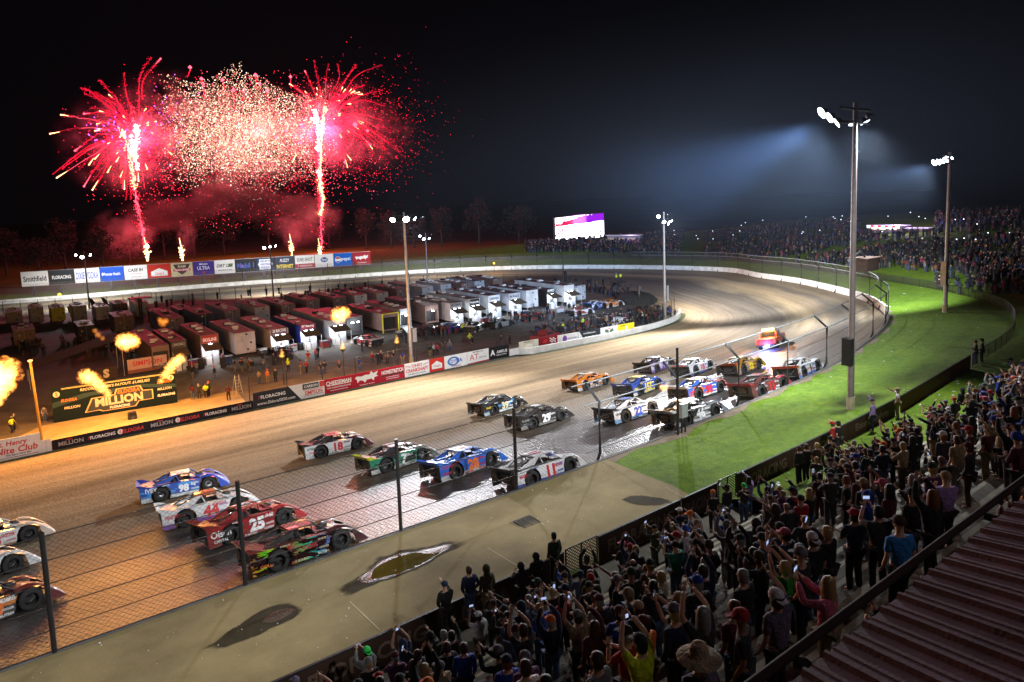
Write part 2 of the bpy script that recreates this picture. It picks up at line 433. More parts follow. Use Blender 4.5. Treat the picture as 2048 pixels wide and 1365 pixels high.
def px_patch(name, pts, mat_, dz, label, cat):
    """flat irregular patch lying on the walkway"""
    P = [on_bank(*p) for p in pts]; P = cr(P+[P[0]], 4)[:-1]
    c = sum(P, V())/len(P)
    mb = MB(); vs = [V((c.x, c.y, bank_z(c.x, c.y)+dz))]; rg = [0.0]
    K = 8; n_ = len(P)
    for k in range(1, K+1):
        for p in P:
            q = c.lerp(p, k/K); vs.append(V((q.x, q.y, bank_z(q.x, q.y)+dz))); rg.append(k/K)
    fs = [(0, 1+(i+1) % n_, 1+i) for i in range(n_)]
    for k in range(K-1):
        for i in range(n_): fs.append((1+k*n_+i, 1+k*n_+(i+1) % n_, 1+(k+1)*n_+(i+1) % n_, 1+(k+1)*n_+i))
    mb.add(vs, fs); o = mb.build(name, mat_)
    at = o.data.attributes.new('ring', 'FLOAT', 'POINT'); at.data.foreach_set('value', rg)
    return tag(o, label, cat)
WETC = soften(mat('wet_concrete', (.034, .026, .010), .85, var=.4, scale=1.6, bump=.12, bscale=30, spec=.15), 1.0)
SHEEN = soften(mat('rippled_wet_film', (.05, .042, .03), .36, var=.5, scale=3, bump=1.0, bscale=10, spec=.45), 1.05)
WATER = mat('muddy_puddle_water', (.085, .058, .008), .07, var=.2, scale=1, bump=.03, bscale=3)
px_patch('damp_patch', [(668, 1180), (720, 1150), (760, 1112), (820, 1098), (880, 1086), (925, 1082), (930, 1092), (880, 1115), (850, 1135), (800, 1155), (740, 1175), (690, 1195)], WETC, .026, 'large dark damp patch round the long puddle on the concrete walkway', 'damp patch')
px_patch('wet_film', [(712, 1162), (745, 1135), (775, 1115), (830, 1103), (890, 1090), (912, 1090), (870, 1116), (845, 1132), (795, 1152), (740, 1168)], SHEEN, .030, 'shiny wet rim of the long puddle on the walkway', 'wet film')
px_patch('puddle', [(743, 1160), (750, 1138), (790, 1118), (830, 1107), (858, 1110), (880, 1106), (868, 1114), (846, 1127), (800, 1147), (760, 1157)], WATER, .034, 'long muddy brown puddle standing on the concrete walkway', 'puddle')
px_patch('damp_patch', [(405, 1300), (450, 1268), (500, 1235), (545, 1212), (585, 1205), (605, 1215), (598, 1232), (555, 1255), (500, 1280), (440, 1302)], WETC, .026, 'long dark damp streak on the walkway with no standing water', 'damp patch')
SHEEN2 = soften(mat('dull_wet_film', (.05, .04, .022), .5, var=.4, scale=3, bump=.6, bscale=8, spec=.15), 1.05)
px_patch('wet_film', [(520, 1247), (545, 1225), (580, 1216), (592, 1222), (570, 1238), (540, 1250)], SHEEN2, .030, 'dull wet sheen inside the smaller damp streak', 'wet film')
px_patch('damp_patch', [(1240, 1000), (1262, 992), (1300, 993), (1345, 1003), (1325, 1012), (1275, 1012)], WETC, .026, 'small dark damp patch beside the stand wall near the grass', 'damp patch')
# drain grate
g0 = on_bank(1055, 1046); dr = thing('drain_grate', 'square rusty drain grate set in the concrete walkway', 'drain', (g0.x, g0.y, bank_z(g0.x, g0.y)+.024), 0)
mb = MB()
for k in range(9): mb.box(-.5, .5, -.45+k*.11, -.40+k*.11, 0, .03)
for k in range(3): mb.box(-.5+k*.48, -.46+k*.48, -.47, .5, .002, .036)
mb.build('grating', mat('rusty_iron', (.06, .045, .03), .7, metal=.4, var=.5, scale=8), dr)
mb = MB(); mb.box(-.55, .55, -.52, .55, -.02, -.002); mb.build('pit_opening', BLACK, dr)  # black plate paints the shade of the hole below the bars
mb = MB(); mb.box(-.62, .62, -.6, -.54, -.01, .012); mb.box(-.62, .62, .56, .62, -.01, .012); mb.box(-.62, -.57, -.54, .56, -.01, .012); mb.box(.57, .62, -.54, .56, -.01, .012)
mb.build('kerb_frame', mat('grate_frame', (.2, .16, .09), .8), dr)

# stage floor in the infield: golden dirt pad behind the strip wall
mb = MB(); P = [on(x, y, .012) for x, y in ((60, 905), (505, 815), (360, 800), (100, 852))]
P = [V((-4, 81.2, .012)), V((22.5, 80.8, .012)), V((23.5, 89.6, .012)), V((17, 90.2, .012)), V((3.2, 90.2, .012))]
mb.add(P, [(0, 1, 2, 3, 4)])
tag(mb.build('stage_pad', mat('sandy_pad', (.34, .25, .13), .9, var=.3, scale=.6, bump=.4)), kind='structure')
# ================================================================== WALLS AND FENCES
def sweep(path, section, name, mats, parent=None, closed=False):
    """a section of (offset to the outside, height) swept along a path of (point, outward normal)"""
    mb = MB(); k = len(section); vs = []
    for p, nn in path: vs += [p+nn*o+V((0, 0, h)) for o, h in section]
    fs = [(i*k+j, i*k+j+1, (i+1)*k+j+1, (i+1)*k+j) for i in range(len(path)-1) for j in range(k-1)]
    mb.add(vs, fs); mb.add(vs[:k], [tuple(range(k))]); mb.add(vs[-k:], [tuple(range(k))])
    return mb.build(name, mats, parent)
def normals(P, ref):
    out = []
    for i, p in enumerate(P):
        t = P[min(i+1, len(P)-1)]-P[max(i-1, 0)]; t.z = 0; t.normalize(); n_ = V((t.y, -t.x, 0))
        if n_.dot(ref[i]-p) < 0: n_ = -n_
        out.append((p, n_))
    return out
OUTN = normals(OUT, FEN); INN = normals(IN, OUT)
FENN = normals(FEN, CRS if False else [f+(f-o) for f, o in zip(FEN, OUT)])
def edge_z(i): return OUT[i].z+max(-.05, .42-.0058*max(i-36, 0))

DIRTYW = mat('dirty_white_wall', (.66, .63, .57), .7, var=.35, scale=.8)
GREYW = mat('grey_concrete_wall', (.10, .095, .085), .8, var=.4, scale=.9)
i_w = 6*12-6
o = sweep([(p+V((0, 0, -.2)), n_) for p, n_ in OUTN[i_w:]], [(.02, 0), (.02, 1.25), (.32, 1.25), (.32, 0)], 'outer_wall', DIRTYW)
tag(o, 'long white concrete wall with mud splashes round the outside of the turn and far straight', 'wall')
o = sweep([(V((p.x, p.y, p.z-.3)), n_) for (p, n_), i in zip(OUTN[:i_w+1], range(i_w+1))], [(.0, 0), (.0, .78), (.22, .78), (.22, 0)], 'retaining_wall', GREYW)
tag(o, 'low grey retaining wall under the black catch fence along the walkway', 'wall')

def link_mat(name, col, d, wr):
    m, n, l, b = new_mat(name)
    b.inputs['Base Color'].default_value = (*col, 1); b.inputs['Roughness'].default_value = .5; b.inputs['Metallic'].default_value = .4
    uv = n.new('ShaderNodeUVMap'); s = n.new('ShaderNodeSeparateXYZ'); l.new(uv.outputs[0], s.inputs[0])
    def mt(op, a, c):
        k = n.new('ShaderNodeMath'); k.operation = op
        for i, q in enumerate((a, c)):
            if isinstance(q, (int, float)): k.inputs[i].default_value = q
            else: l.new(q, k.inputs[i])
        return k.outputs[0]
    outs = []
    for op in ('ADD', 'SUBTRACT'):
        a = mt('FRACT', mt('DIVIDE', mt(op, mt('MULTIPLY', s.outputs[0], .8), s.outputs[1]), d), 0)
        outs.append(mt('LESS_THAN', mt('ABSOLUTE', mt('SUBTRACT', a, .5), 0), wr))
    l.new(mt('MAXIMUM', outs[0], outs[1]), b.inputs['Alpha'])
    return m
LINK_K = link_mat('black_chain_link', (.02, .02, .02), .2, .028)
LINK_G = link_mat('grey_chain_link', (.22, .22, .22), .2, .05)
def sheet(path, h0, h1, name, m, parent, off=0, top=None):
    """chain-link sheet along path of (point, normal); UV in metres"""
    me = bpy.data.meshes.new(name); vs, fs, uv = [], [], []; s = 0
    prof_ = [(off, h0), (off, h1)] + ([top] if top else [])
    k = len(prof_)
    for i, (p, n_) in enumerate(path):
        if i: s += (p-path[i-1][0]).length
        hh = 0
        for j, (o_, h) in enumerate(prof_):
            if j: hh += math.hypot(o_-prof_[j-1][0], h-prof_[j-1][1])
            vs.append(tuple(p+n_*o_+V((0, 0, h)))); uv.append((s, hh))
    for i in range(len(path)-1):
        for j in range(k-1): fs.append((i*k+j, i*k+j+1, (i+1)*k+j+1, (i+1)*k+j))
    me.from_pydata(vs, [], fs); ul = me.uv_layers.new(name='UVMap')
    for lp in me.loops: ul.data[lp.index].uv = uv[lp.vertex_index]
    me.materials.append(m); return obj(name, me, parent)
def along(path, step, s0=0):
    out = []; s = 0; nxt = s0
    for i in range(len(path)-1):
        (a, na), (b_, nb) = path[i], path[i+1]; L_ = (b_-a).length
        while nxt <= s+L_:
            t = (nxt-s)/L_; out.append((a.lerp(b_, t), na.lerp(nb, t).normalized())); nxt += step
        s += L_
    return out
# front catch fence: straight posts, then posts with a bent foot and a top leaning over the track
path = [(V((p.x, p.y, edge_z(i)))+n_*.12, n_) for i, (p, n_) in enumerate(OUTN)]
i_end = NS-1
cf = thing('catch_fence', 'tall black chain link catch fence with leaning tops round the outside of the track', 'fence', (0, 0, 0))
def fpost(p, n_, kind, m):
    mb = MB()
    if kind == 0: mb.tube([p, p+V((0, 0, 4.75))], .095, 8)
    else: mb.tube([p-n_*.35+V((0, 0, -.35)), p+V((0, 0, .55)), p+V((0, 0, 3.75)), p-n_*1.15+V((0, 0, 4.7))], .095, 6)
    mb.build('post', m, cf)
xs_post = [-34.3, -27.3, -20.3, -13.3, -6.3, .7, 7.7, 15.3, 22.6]
for x in xs_post: fpost(V((x, 30.5-.12, edge_z(0))), V((0, -1, 0)), 0, BLACK)
pb = [on_bank(*q) for q in ((1220, 915), (1342, 868), (1483, 808), (1562, 772), (1668, 730))]
i28 = next(i for i in range(NS) if OUT[i].x > 27)
seg = [q for q in path[i28:]]
for p, n_ in along(seg, 7.6, 1.2)[:38]: fpost(p, n_, 1, DARKSTEEL)
i_l = next(i for i in range(NS) if OUT[i].x > 26)
sheet([(p, n_) for p, n_ in path[:i_l]], .02, 4.65, 'chain_link', LINK_K, cf)
sheet([(p, n_) for p, n_ in path[i_l-1:6*12]], .02, 3.75, 'chain_link', LINK_K, cf, 0, (-1.15, 4.7))
sheet([(p, n_) for p, n_ in path[6*12-1:]], .02, 3.75, 'chain_link', LINK_G, cf, 0, (-1.15, 4.7))
for h in (.12, .95, 1.85, 2.75, 3.65, 4.6):
    mb = MB(); mb.tube([p+V((0, 0, h)) for p, n_ in path[:i_l+1:3]], .022, 5); mb.build('cable', BLACK, cf)
for h in (.8, 1.8, 2.8):
    mb = MB(); mb.tube([p+V((0, 0, h)) for p, n_ in path[i_l:11*12:2]], .016, 4); mb.build('cable', DARKSTEEL, cf)
for o_, h in ((0, 3.75), (-1.15, 4.7)):
    mb = MB(); mb.tube([p+n_*o_+V((0, 0, h)) for p, n_ in path[i_l:11*12:2]], .05, 4); mb.build('top_rail', GALV, cf)
# electrical box on a stake inside the fence by the grass
eb = on_bank(1367, 866); t_ = thing('electrical_box', 'small grey electrical box on two stakes beside the catch fence at the grass edge', 'electrical box', eb)
mb = MB(); mb.box(-.3, .3, -.15, .15, 1.1, 2.0); mb.box(-.32, .32, -.18, .17, 2.0, 2.05); mb.build('cabinet', GALV, t_)
mb = MB(); mb.box(-.22, -.15, -.05, .05, 0, 1.1); mb.build('stake', DARKSTEEL, t_); mb = MB(); mb.box(.15, .22, -.05, .05, 0, 1.1); mb.build('stake', DARKSTEEL, t_)
mb = MB(); mb.box(-.62, -.5, -.06, .06, 0, 6.0); mb.build('mast', DARKSTEEL, t_)

# ------------------------------------------------------------------ infield wall with its advertising banners
WY = lambda X: 79.7 if X < 62 else lerp(79.7, 78.2, min((X-62)/20, 1))
wp = [(V((x, 80.0, 0)), V((0, -1, 0))) for x in range(-70, 61, 10)] + [(IN[i]+V((0, .2, 0)), n_) for i, (p, n_) in enumerate(INN) if 62 < p.x and i < 12*7-6]
o = sweep(wp, [(-.15, 0), (-.15, .95), (.15, .95), (.15, 0)], 'infield_wall', mat('white_wall', (.62, .61, .58), .6, var=.25, scale=.7))
tag(o, 'low white concrete wall along the infield side of the front straight', 'wall')
mb = MB(); vs = []
GV = mat('verge_turf', (.05, .06, .02), .95, var=.5, scale=1.5, bump=.6)
for k in range(0, len(wp)-1):
    (a, na), (b_, nb) = wp[k], wp[k+1]
    mb.quad(a+na*.1+V((0, 0, .03)), a+na*(1.0)+V((0, 0, .05)), b_+nb*(1.0)+V((0, 0, .05)), b_+nb*.1+V((0, 0, .03)))
tag(mb.build('verge', GV), kind='structure')

def banner(x0, x1, ybase, h, col, label, z0=.12, name='advertising_banner', cat='banner', Y=None, X=None, group='banners along the infield wall'):
    """upright panel from photo columns x0 to x1 standing on the infield wall; returns thing, width"""
    if X is None:
        Yg = 79.5
        a = ray(x0, ybase); b_ = ray(x1, ybase-(x1-x0)*.2)
        xa = a.x/a.y*Yg; xb = b_.x/b_.y*Yg
        ya = min(WY(xa), 79.7)-.2; yb = min(WY(xb), 79.7)-.2
        A, B = V((xa, ya, z0)), V((xb, yb, z0))
    else: A, B = X
    d = B-A; W_ = d.length; rz = math.atan2(d.y, d.x)
    mb = MB(); mb.box(-W_/2, W_/2, -.03, .03, 0, h)
    m = mat('vinyl_%02x%02x%02x' % tuple(int(c*255) for c in col), col, .7, var=.12, scale=1.5, spec=.12)
    o = mb.build(name, m, None, (A+B)/2); o.rotation_euler = (0, -math.asin(d.z/W_) if abs(d.z) > 1e-4 else 0, rz)
    tag(o, label, cat, group)
    return o, W_, h
def bt(o, s, cx, cz, h, ink_='W', wmax=None, **kw): return text(s, o, face_front(cx, -.034, cz), h, INK[ink_], wmax, **kw)
def bpatch(o, name, poly, col, d=.036, lab=None):
    mb = MB(); mb.prism(poly, -d, -.03); return mb.build(name, ink('%02x%02x%02x' % tuple(int(c*255) for c in col), col), o)
def oval(cx, cz, a, b_, n_=24): return [(cx+a*math.cos(2*math.pi*i/n_), cz+b_*math.sin(2*math.pi*i/n_)) for i in range(n_)]
WH, KK, RD, DG, BL, YE = (.68, .67, .65), (.012, .012, .014), (.36, .012, .025), (.03, .033, .038), (.02, .10, .42), (.72, .55, .02)

o, W_, h = banner(-75, 83, 930, 2.0, WH, 'white banner with red script lettering beside the yellow post')
bt(o, 'St. Henry', W_*.12, 1.45, .62, 'R', shear=.15, bold=.03); bt(o, 'Nite Club', W_*.18, .85, .62, 'R', shear=.15, bold=.03); bt(o, "The Race Fans' Bar", W_*.2, .4, .2, 'K'); bpatch(o, 'stripe', [(-W_/2+.2, .12), (W_/2-.2, .12), (W_/2-.2, .17), (-W_/2+.2, .17)], RD)
o, W_, h = banner(83.5, 104, 905, 1.2, WH, 'plain white board between the red script banner and the black strip')
bpatch(o, 'hem', [(-W_/2, 1.1), (W_/2, 1.1), (W_/2, 1.2), (-W_/2, 1.2)], (.5, .5, .48)); bpatch(o, 'panel_seam', [(-.02, 0), (.02, 0), (.02, 1.1), (-.02, 1.1)], (.4, .4, .4))
o, W_, h = banner(104.5, 507, 898, 1.0, (.018, .014, .018), 'long black strip banner with repeating red and white lettering below the stage')
for k, (s, c_, hh) in enumerate((('MILLION', 'G', .42), ('FLORACING', 'W', .34), ('ELDORA', 'R', .4), ('MILLION', 'G', .42), ('ELDORA', 'R', .4), ('FLORACING', 'W', .34), ('MILLION', 'G', .42))):
    cx = W_*(-.5+.075+k*.1415)
    bt(o, s, cx+.15, .48, hh, c_, W_*.115, bold=.035, shear=.2 if c_ == 'R' else 0)
    if c_ == 'R': bpatch(o, 'emblem', oval(cx-W_*.052, .5, .26, .26), WH); bt(o, 'S', cx-W_*.052, .5, .3, 'R', bold=.03)
    if c_ == 'W': bt(o, '7', cx-W_*.055, .48, .3, 'R', shear=.3)
    if c_ == 'G': bpatch(o, 'emblem', [(cx-.3, .74), (cx+.3, .74), (cx+.2, .84), (cx-.2, .84)], RD)
o, W_, h = banner(507.5, 605, 816, 1.8, DG, 'dark grey banner with white web address and a slanted white end')
bpatch(o, 'slanted_panel', [(W_*.22, 1.8), (W_*.5, 1.8), (W_*.5, 0), (W_*.47, 0)], WH)
bt(o, 'FLORACING', -W_*.1, 1.15, .4, 'W', W_*.5, bold=.04); bt(o, '7', -W_*.38, 1.15, .35, 'R', shear=.3); bt(o, 'www.Eldora5050.com', -W_*.04, .45, .36, 'W', W_*.82, shear=.2)
o, W_, h = banner(605.5, 649.5, 797, 1.75, WH, 'white banner with a red outlined name under a small dark plate')
bt(o, 'SIMPSON', 0, .6, .5, 'R', W_*.8, bold=.03); bpatch(o, 'name_plate', [(-W_*.48, 1.05), (W_*.25, 1.05), (W_*.25, 1.72), (-W_*.48, 1.72)], DG); bt(o, 'CARBON', -W_*.11, 1.38, .32, 'W', W_*.6); bpatch(o, 'red_square', [(W_*.28, 1.05), (W_*.5, 1.05), (W_*.5, 1.75), (W_*.28, 1.75)], (.5, .03, .03))
for a, b_ in ((.25, .3), (.92, .97)): bpatch(o, 'frame_line', [(-W_*.45, a), (W_*.45, a), (W_*.45, b_), (-W_*.45, b_)], RD)
o, W_, h = banner(650, 706, 788, 1.75, RD, 'red banner with a big white underlined name, first of the red run')
bt(o, 'CHEESEMAN', 0, 1.2, .5, 'W', W_*.9, bold=.03); bpatch(o, 'stripe', [(-W_*.42, .86), (W_*.45, .86), (W_*.45, .94), (-W_*.42, .94)], WH); bt(o, 'TOTAL TRANSPORTATION SOLUTIONS', 0, .6, .16, 'W', W_*.85); bt(o, 'www.cheesemantrans.com', 0, .3, .15, 'W', W_*.7)
def critter(o, W_, cz, s):
    P = [(-.5, .1), (-.42, .22), (-.2, .16), (-.05, .24), (.12, .2), (.2, .42), (.3, .25), (.5, .36), (.42, .1), (.5, -.02), (.33, -.06), (.3, -.3), (.2, -.12), (0, -.14), (-.08, -.34), (-.18, -.14), (-.3, -.1), (-.4, -.28), (-.42, -.02)]
    bpatch(o, 'emblem', [(x*W_*.85*s, cz+z*s*1.7) for x, z in P], WH)
o, W_, h = banner(706.5, 761, 777, 1.75, RD, 'red banner with a white running animal emblem')
critter(o, W_, 1.0, 1); bt(o, 'Committed to the Core', 0, .22, .15, 'W', W_*.7)
o, W_, h = banner(761.5, 809.5, 766, 1.75, RD, 'red banner with white arched name and small print, last of the red run')
bt(o, 'HOMESTRETCH', 0, 1.2, .5, 'W', W_*.9, bold=.03); bpatch(o, 'stripe', [(-W_*.46, .68), (W_*.46, .74), (W_*.46, .9), (-W_*.46, .84)], KK)
for z_ in (.52, .28): bt(o, 'Mt. Hearty & Wapakoneta', 0, z_, .16, 'W', W_*.9)
o, W_, h = banner(810, 859, 757, 1.75, WH, 'white banner with two lines of red lettering')
bt(o, 'OHIO', 0, 1.32, .45, 'R', W_*.5, bold=.03); bt(o, 'CRANKSHAFT', 0, .75, .5, 'R', W_*.9, bold=.04); bt(o, 'STROKER KITS & CRANKS', 0, .28, .17, 'K', W_*.8)
for sx in (-1, 1): bpatch(o, 'wing', [(sx*W_*.26, 1.3), (sx*W_*.46, 1.45), (sx*W_*.46, 1.38), (sx*W_*.26, 1.2)], RD)
o, W_, h = banner(859.5, 889, 747, 1.75, (.5, .03, .02), 'bright red banner with a white barn emblem')
bpatch(o, 'emblem', [(-.8, .35), (.8, .35), (.8, .95), (0, 1.4), (-.8, .95)], WH); bt(o, "Casey's", 0, .7, .36, 'R', 1.4, shear=.2)
o, W_, h = banner(889.5, 934.5, 741, 1.75, WH, 'white banner with a blue gear wheel emblem')
bpatch(o, 'emblem', oval(-.4, .9, W_*.26, .62), (.03, .15, .4)); bpatch(o, 'emblem_core', oval(-.4, .9, W_*.17, .4), WH, .04); bt(o, 'DYNA', .1, .9, .5, 'B', W_*.75, bold=.04); bt(o, 'TOP RISING', 0, .2, .22, 'R', W_*.7)
o, W_, h = banner(935, 978, 731, 1.75, WH, 'white banner with thin red serif lettering')
bt(o, 'AT', -.7, .9, .8, 'R', W_*.4, bold=0); bt(o, 'plus inc.', .8, .7, .36, 'K', W_*.42, bold=0); bt(o, 'WESTERN STAR', 0, 1.55, .18, 'K', W_*.8); bpatch(o, 'red_edge', [(-W_*.5, 0), (W_*.5, 0), (W_*.5, .2), (-W_*.5, .12)], RD)
o, W_, h = banner(978.5, 1018, 722, 1.75, KK, 'black banner with a big white letter and white name')
bt(o, 'A', -W_*.32, .95, .8, 'W', bold=.05); bt(o, 'AMKUS', W_*.14, .95, .42, 'W', W_*.6, bold=.03); bt(o, 'RESCUE SYSTEMS', W_*.12, .5, .17, 'W', W_*.6)
o, W_, h = banner(1019, 1038, 712, 1.0, WH, 'short plain white panel between the black and cream banners')
bpatch(o, 'hem', [(-W_*.5, .92), (W_*.5, .92), (W_*.5, 1.0), (-W_*.5, 1.0)], (.5, .5, .48))
o, W_, h = banner(1038.5, 1076, 709, 1.75, (.6, .57, .46), 'cream banner with a pale ringed crest')
bpatch(o, 'emblem', oval(0, .85, .9, .55), (.45, .4, .2)); bpatch(o, 'emblem_core', oval(0, .85, .78, .45), (.7, .68, .6), .04); bt(o, 'HANCOCK COUNTY', 0, .85, .2, 'C', 1.4); bt(o, 'FIRE & RESCUE', 0, 1.55, .2, 'K', W_*.85)
o, W_, h = banner(1076.5, 1111.5, 701, 1.75, (.2, .01, .015), 'dark maroon banner with chequered flag corner')
for a in range(4):
    for b_ in range(4):
        if (a+b_) % 2: bpatch(o, 'check', [(.3+a*.28, .85+b_*.18), (.58+a*.28, .85+b_*.18), (.58+a*.28, 1.03+b_*.18), (.3+a*.28, 1.03+b_*.18)], WH)
bt(o, 'AR', -.6, 1.2, .5, 'R', W_*.4, bold=.05, shear=.2); bt(o, 'RACING ENGINES', 0, .58, .2, 'W', W_*.85); bt(o, 'BUILT TO WIN', 0, .28, .16, 'W', W_*.7)
o, W_, h = banner(1112, 1150, 694, 1.75, WH, 'white banner with a purple prize rosette')
bpatch(o, 'emblem', oval(-.6, 1.05, .42, .5), (.15, .04, .3)); bpatch(o, 'ribbon_tail', [(-.85, .25), (-.62, .55), (-.35, .25), (-.4, .75), (-.8, .75)], (.05, .15, .4)); bt(o, 'COUNTY FAIR', .8, 1.0, .2, 'P', W_*.45)
o, W_, h = banner(1150.5, 1191.5, 687, 1.75, DG, 'dark grey banner with a slanted white start')
bpatch(o, 'slanted_panel', [(-W_*.5, 0), (-W_*.2, 0), (-W_*.45, 1.75), (-W_*.5, 1.75)], WH); bt(o, 'www.Eldora.com', 0, 1.35, .25, 'W', W_*.8); bt(o, 'FLORACING', .35, .65, .34, 'W', W_*.55, bold=.04)
o, W_, h = banner(1192, 1224, 680, 1.75, WH, 'white banner with crossed chequered flags')
for sx in (-1, 1): bpatch(o, 'flag', [(sx*.1, .75), (sx*.9, 1.0), (sx*.8, 1.45), (sx*.15, 1.25)], (.05, .12, .05))
bt(o, 'Attica', 0, 1.5, .22, 'R', 1.2); bt(o, 'WILLIAMSPORT.COM', 0, .3, .2, 'K', W_*.9)
o, W_, h = banner(1224.5, 1255, 674, 1.75, YE, 'yellow banner with a tilted white phone picture')
bpatch(o, 'emblem', [(-.35, .5), (.0, .4), (.35, 1.35), (0, 1.45)], WH); bt(o, 'CALL NOW', 0, .2, .2, 'R', W_*.7); bt(o, 'TOWING', -.7, 1.5, .2, 'K', 1)

# infield fence behind the banners and round the far side
inf = thing('infield_fence', 'black wire fence with tall posts behind the infield banners', 'fence', (0, 0, 0))
pth = [(V((x, 81.6, 0)), V((0, -1, 0))) for x in (22.8, 30, 40, 50, 60)] + [(V((p.x, p.y, 0))-n_*1.2, n_) for p, n_ in INN[44:79]]
for p, n_ in along(pth, 4.4, 0): mb = MB(); mb.tube([p, p+V((0, 0, 3.5))], .06, 5); mb.build('post', BLACK, inf)
for h in (1.2, 2.3, 3.4): mb = MB(); mb.tube([p+V((0, 0, h)) for p, n_ in pth], .018, 4); mb.build('cable', BLACK, inf)
sheet(pth, .05, 3.4, 'chain_link', LINK_K, inf)
inf = thing('infield_fence', 'long black wire fence between the pits and the far straight', 'fence', (0, 0, 0))
pth = [(V((p.x, p.y, 0))-n_*.6, n_) for p, n_ in INN[9*12-3:]]
for p, n_ in along(pth, 3.6, 0)[:90]: mb = MB(); mb.tube([p, p+V((0, 0, 3.0))], .07, 5); mb.build('post', BLACK, inf)
for h in (.2, 1.5, 2.95): mb = MB(); mb.tube([p+V((0, 0, h)) for p, n_ in pth], .025, 4); mb.build('cable', BLACK, inf)
sheet(pth, .05, 2.95, 'chain_link', LINK_K, inf)
inf = thing('infield_fence', 'short wire fence with low rails beside the red script banner', 'fence', (0, 0, 0))
pth = [(V((x, 82.0, 0)), V((0, -1, 0))) for x in (-40, -30, -20, -10, -1)]
for p, n_ in along(pth, 4.4, 0): mb = MB(); mb.tube([p, p+V((0, 0, 2.6))], .06, 5); mb.build('post', BLACK, inf)
for h in (.8, 1.7, 2.5): mb = MB(); mb.tube([p+V((0, 0, h)) for p, n_ in pth], .02, 4); mb.build('cable', BLACK, inf)

# low fence in front of the spectators: dark printed panels, then chain link
sfx = lambda px, py: (lambda d: d.x/d.y*FEN[20].y)(ray(px, py))
def fen_pt(X):
    for a, b_ in zip(FEN, FEN[1:]):
        if a.x <= X <= b_.x: return a.lerp(b_, (X-a.x)/(b_.x-a.x))
    return FEN[0]
BRN = (.035, .018, .012)
for k, (xa, xb, s, c_, lab) in enumerate(((4.2, 18.0, 'FLORACING   ELDORA', 'R', 'dark printed wall panel low in front of the crowd, at the puddle end'),
        (20.0, 25.4, 'FLORACING', 'C', 'dark wall panel with pale tan lettering past the chain link gate'), (25.5, 28.2, 'RACING', 'C', 'short dark wall panel at the corner of the concrete'),
        (29.8, 34.6, 'FLORACING', 'C', 'dark wall panel where the grass begins'), (34.7, 40.2, 'ELDORA', 'C', 'plain dark wall panel in front of the grass'),
        (40.3, 46.0, 'EldoraSpeedway', 'C', 'dark wall panel with tan lettering below the tall light pole'), (46.8, 59.5, 'EldoraSpeedway', 'C', 'long brown wall panel with tan lettering at the end of the row'))):
    A, B = fen_pt(xa), fen_pt(xb); A.z -= .03; B.z -= .03
    o, W_, h = banner(0, 0, 0, 1.12, BRN if k < 6 else (.10, .045, .025), lab, X=(A, B), name='wall_panel', cat='panel', group='printed panels in front of the crowd')
    M = Matrix.Translation((0, .034, .55)) @ Matrix.Rotation(R(180), 4, 'Z') @ Matrix.Rotation(R(90), 4, 'X')
    t_ = text(s, o, face_front(0, -.034, .55), .6, mat('faded_tan_ink', (.10, .062, .04), .8), W_*.8, bold=.03)
    mb = MB(); mb.box(-W_/2, W_/2, -.05, .05, 1.12, 1.18); mb.build('coping', DARKSTEEL, o)
def low_fence(P, label, name='link_fence', step=2.4, h=1.15):
    t_ = thing(name, label, 'fence', (0, 0, 0)); pth = [(p, V((0, 1, 0))) for p in P]
    for p, n_ in along(pth, step, 0)[:95]: mb = MB(); mb.tube([p, p+V((0, 0, h))], .04, 5); mb.build('post', BLACK, t_)
    mb = MB(); mb.tube([p+V((0, 0, h)) for p in P], .03, 5); mb.build('top_rail', BLACK, t_)
    sheet(pth, .03, h, 'chain_link', LINK_D, t_)
LINK_D = link_mat('dense_chain_link', (.015, .015, .015), .14, .16)
low_fence([fen_pt(60)] + [p for p in FEN if p.x > 60.5][:1] + [FEN[i] for i in range(4*12+1, NS-24)], 'low black chain link fence sweeping round the grass below the hill')
low_fence([fen_pt(18.1), fen_pt(19.9)], 'narrow chain link gate between two dark panels', 'link_gate', .9, 1.2)
low_fence([fen_pt(28.3), fen_pt(29.7)], 'narrow chain link gap at the corner of the concrete', 'link_gate', .7, 1.2)
low_fence([V((1.2, 20.4, 7.0)), V((4.0, 21.1, 7.0))], 'chain link gate panel at the walkway end', 'link_gate', 1.4, 1.25)
o, W_, h = banner(0, 0, 0, .5, (.02, .02, .02), 'small dark notice hung on the chain link gate', X=(V((2.2, 20.62, 7.45)), V((3.2, 20.87, 7.45))), name='notice_plate', cat='notice', group=None)
bpatch(o, 'plate_edge', [(-.5, .44), (.5, .44), (.5, .5), (-.5, .5)], (.1, .1, .1))
# ================================================================== LIGHT POLES AND THEIR LIGHTS
def top_for(base, ytop):
    lo, hi = 0, 60
    for _ in range(40):
        m_ = (lo+hi)/2; q = base+V((0, 0, m_))-CAMLOC; y = PX_CY-PX_F*q.dot(AU)/q.dot(AF)
        if y > ytop: lo = m_
        else: hi = m_
    return lo
LENS = emit('lamp_lens', (.82, .9, 1), 40, True)
LENS_DIM = emit('lamp_lens_dim', (.75, .85, 1), 6, True)
LAMPS = []
def spot(name, loc, target, power, size=100, blend=.6, rad=.6, col=(.93, .96, 1)):
    l_ = bpy.data.lights.new(name, 'SPOT'); l_.energy = power; l_.spot_size = R(size); l_.spot_blend = blend; l_.shadow_soft_size = rad; l_.color = col
    o = bpy.data.objects.new(name, l_); COL.objects.link(o); o.location = loc
    o.rotation_euler = (V(target)-V(loc)).to_track_quat('-Z', 'Y').to_euler()
    return o
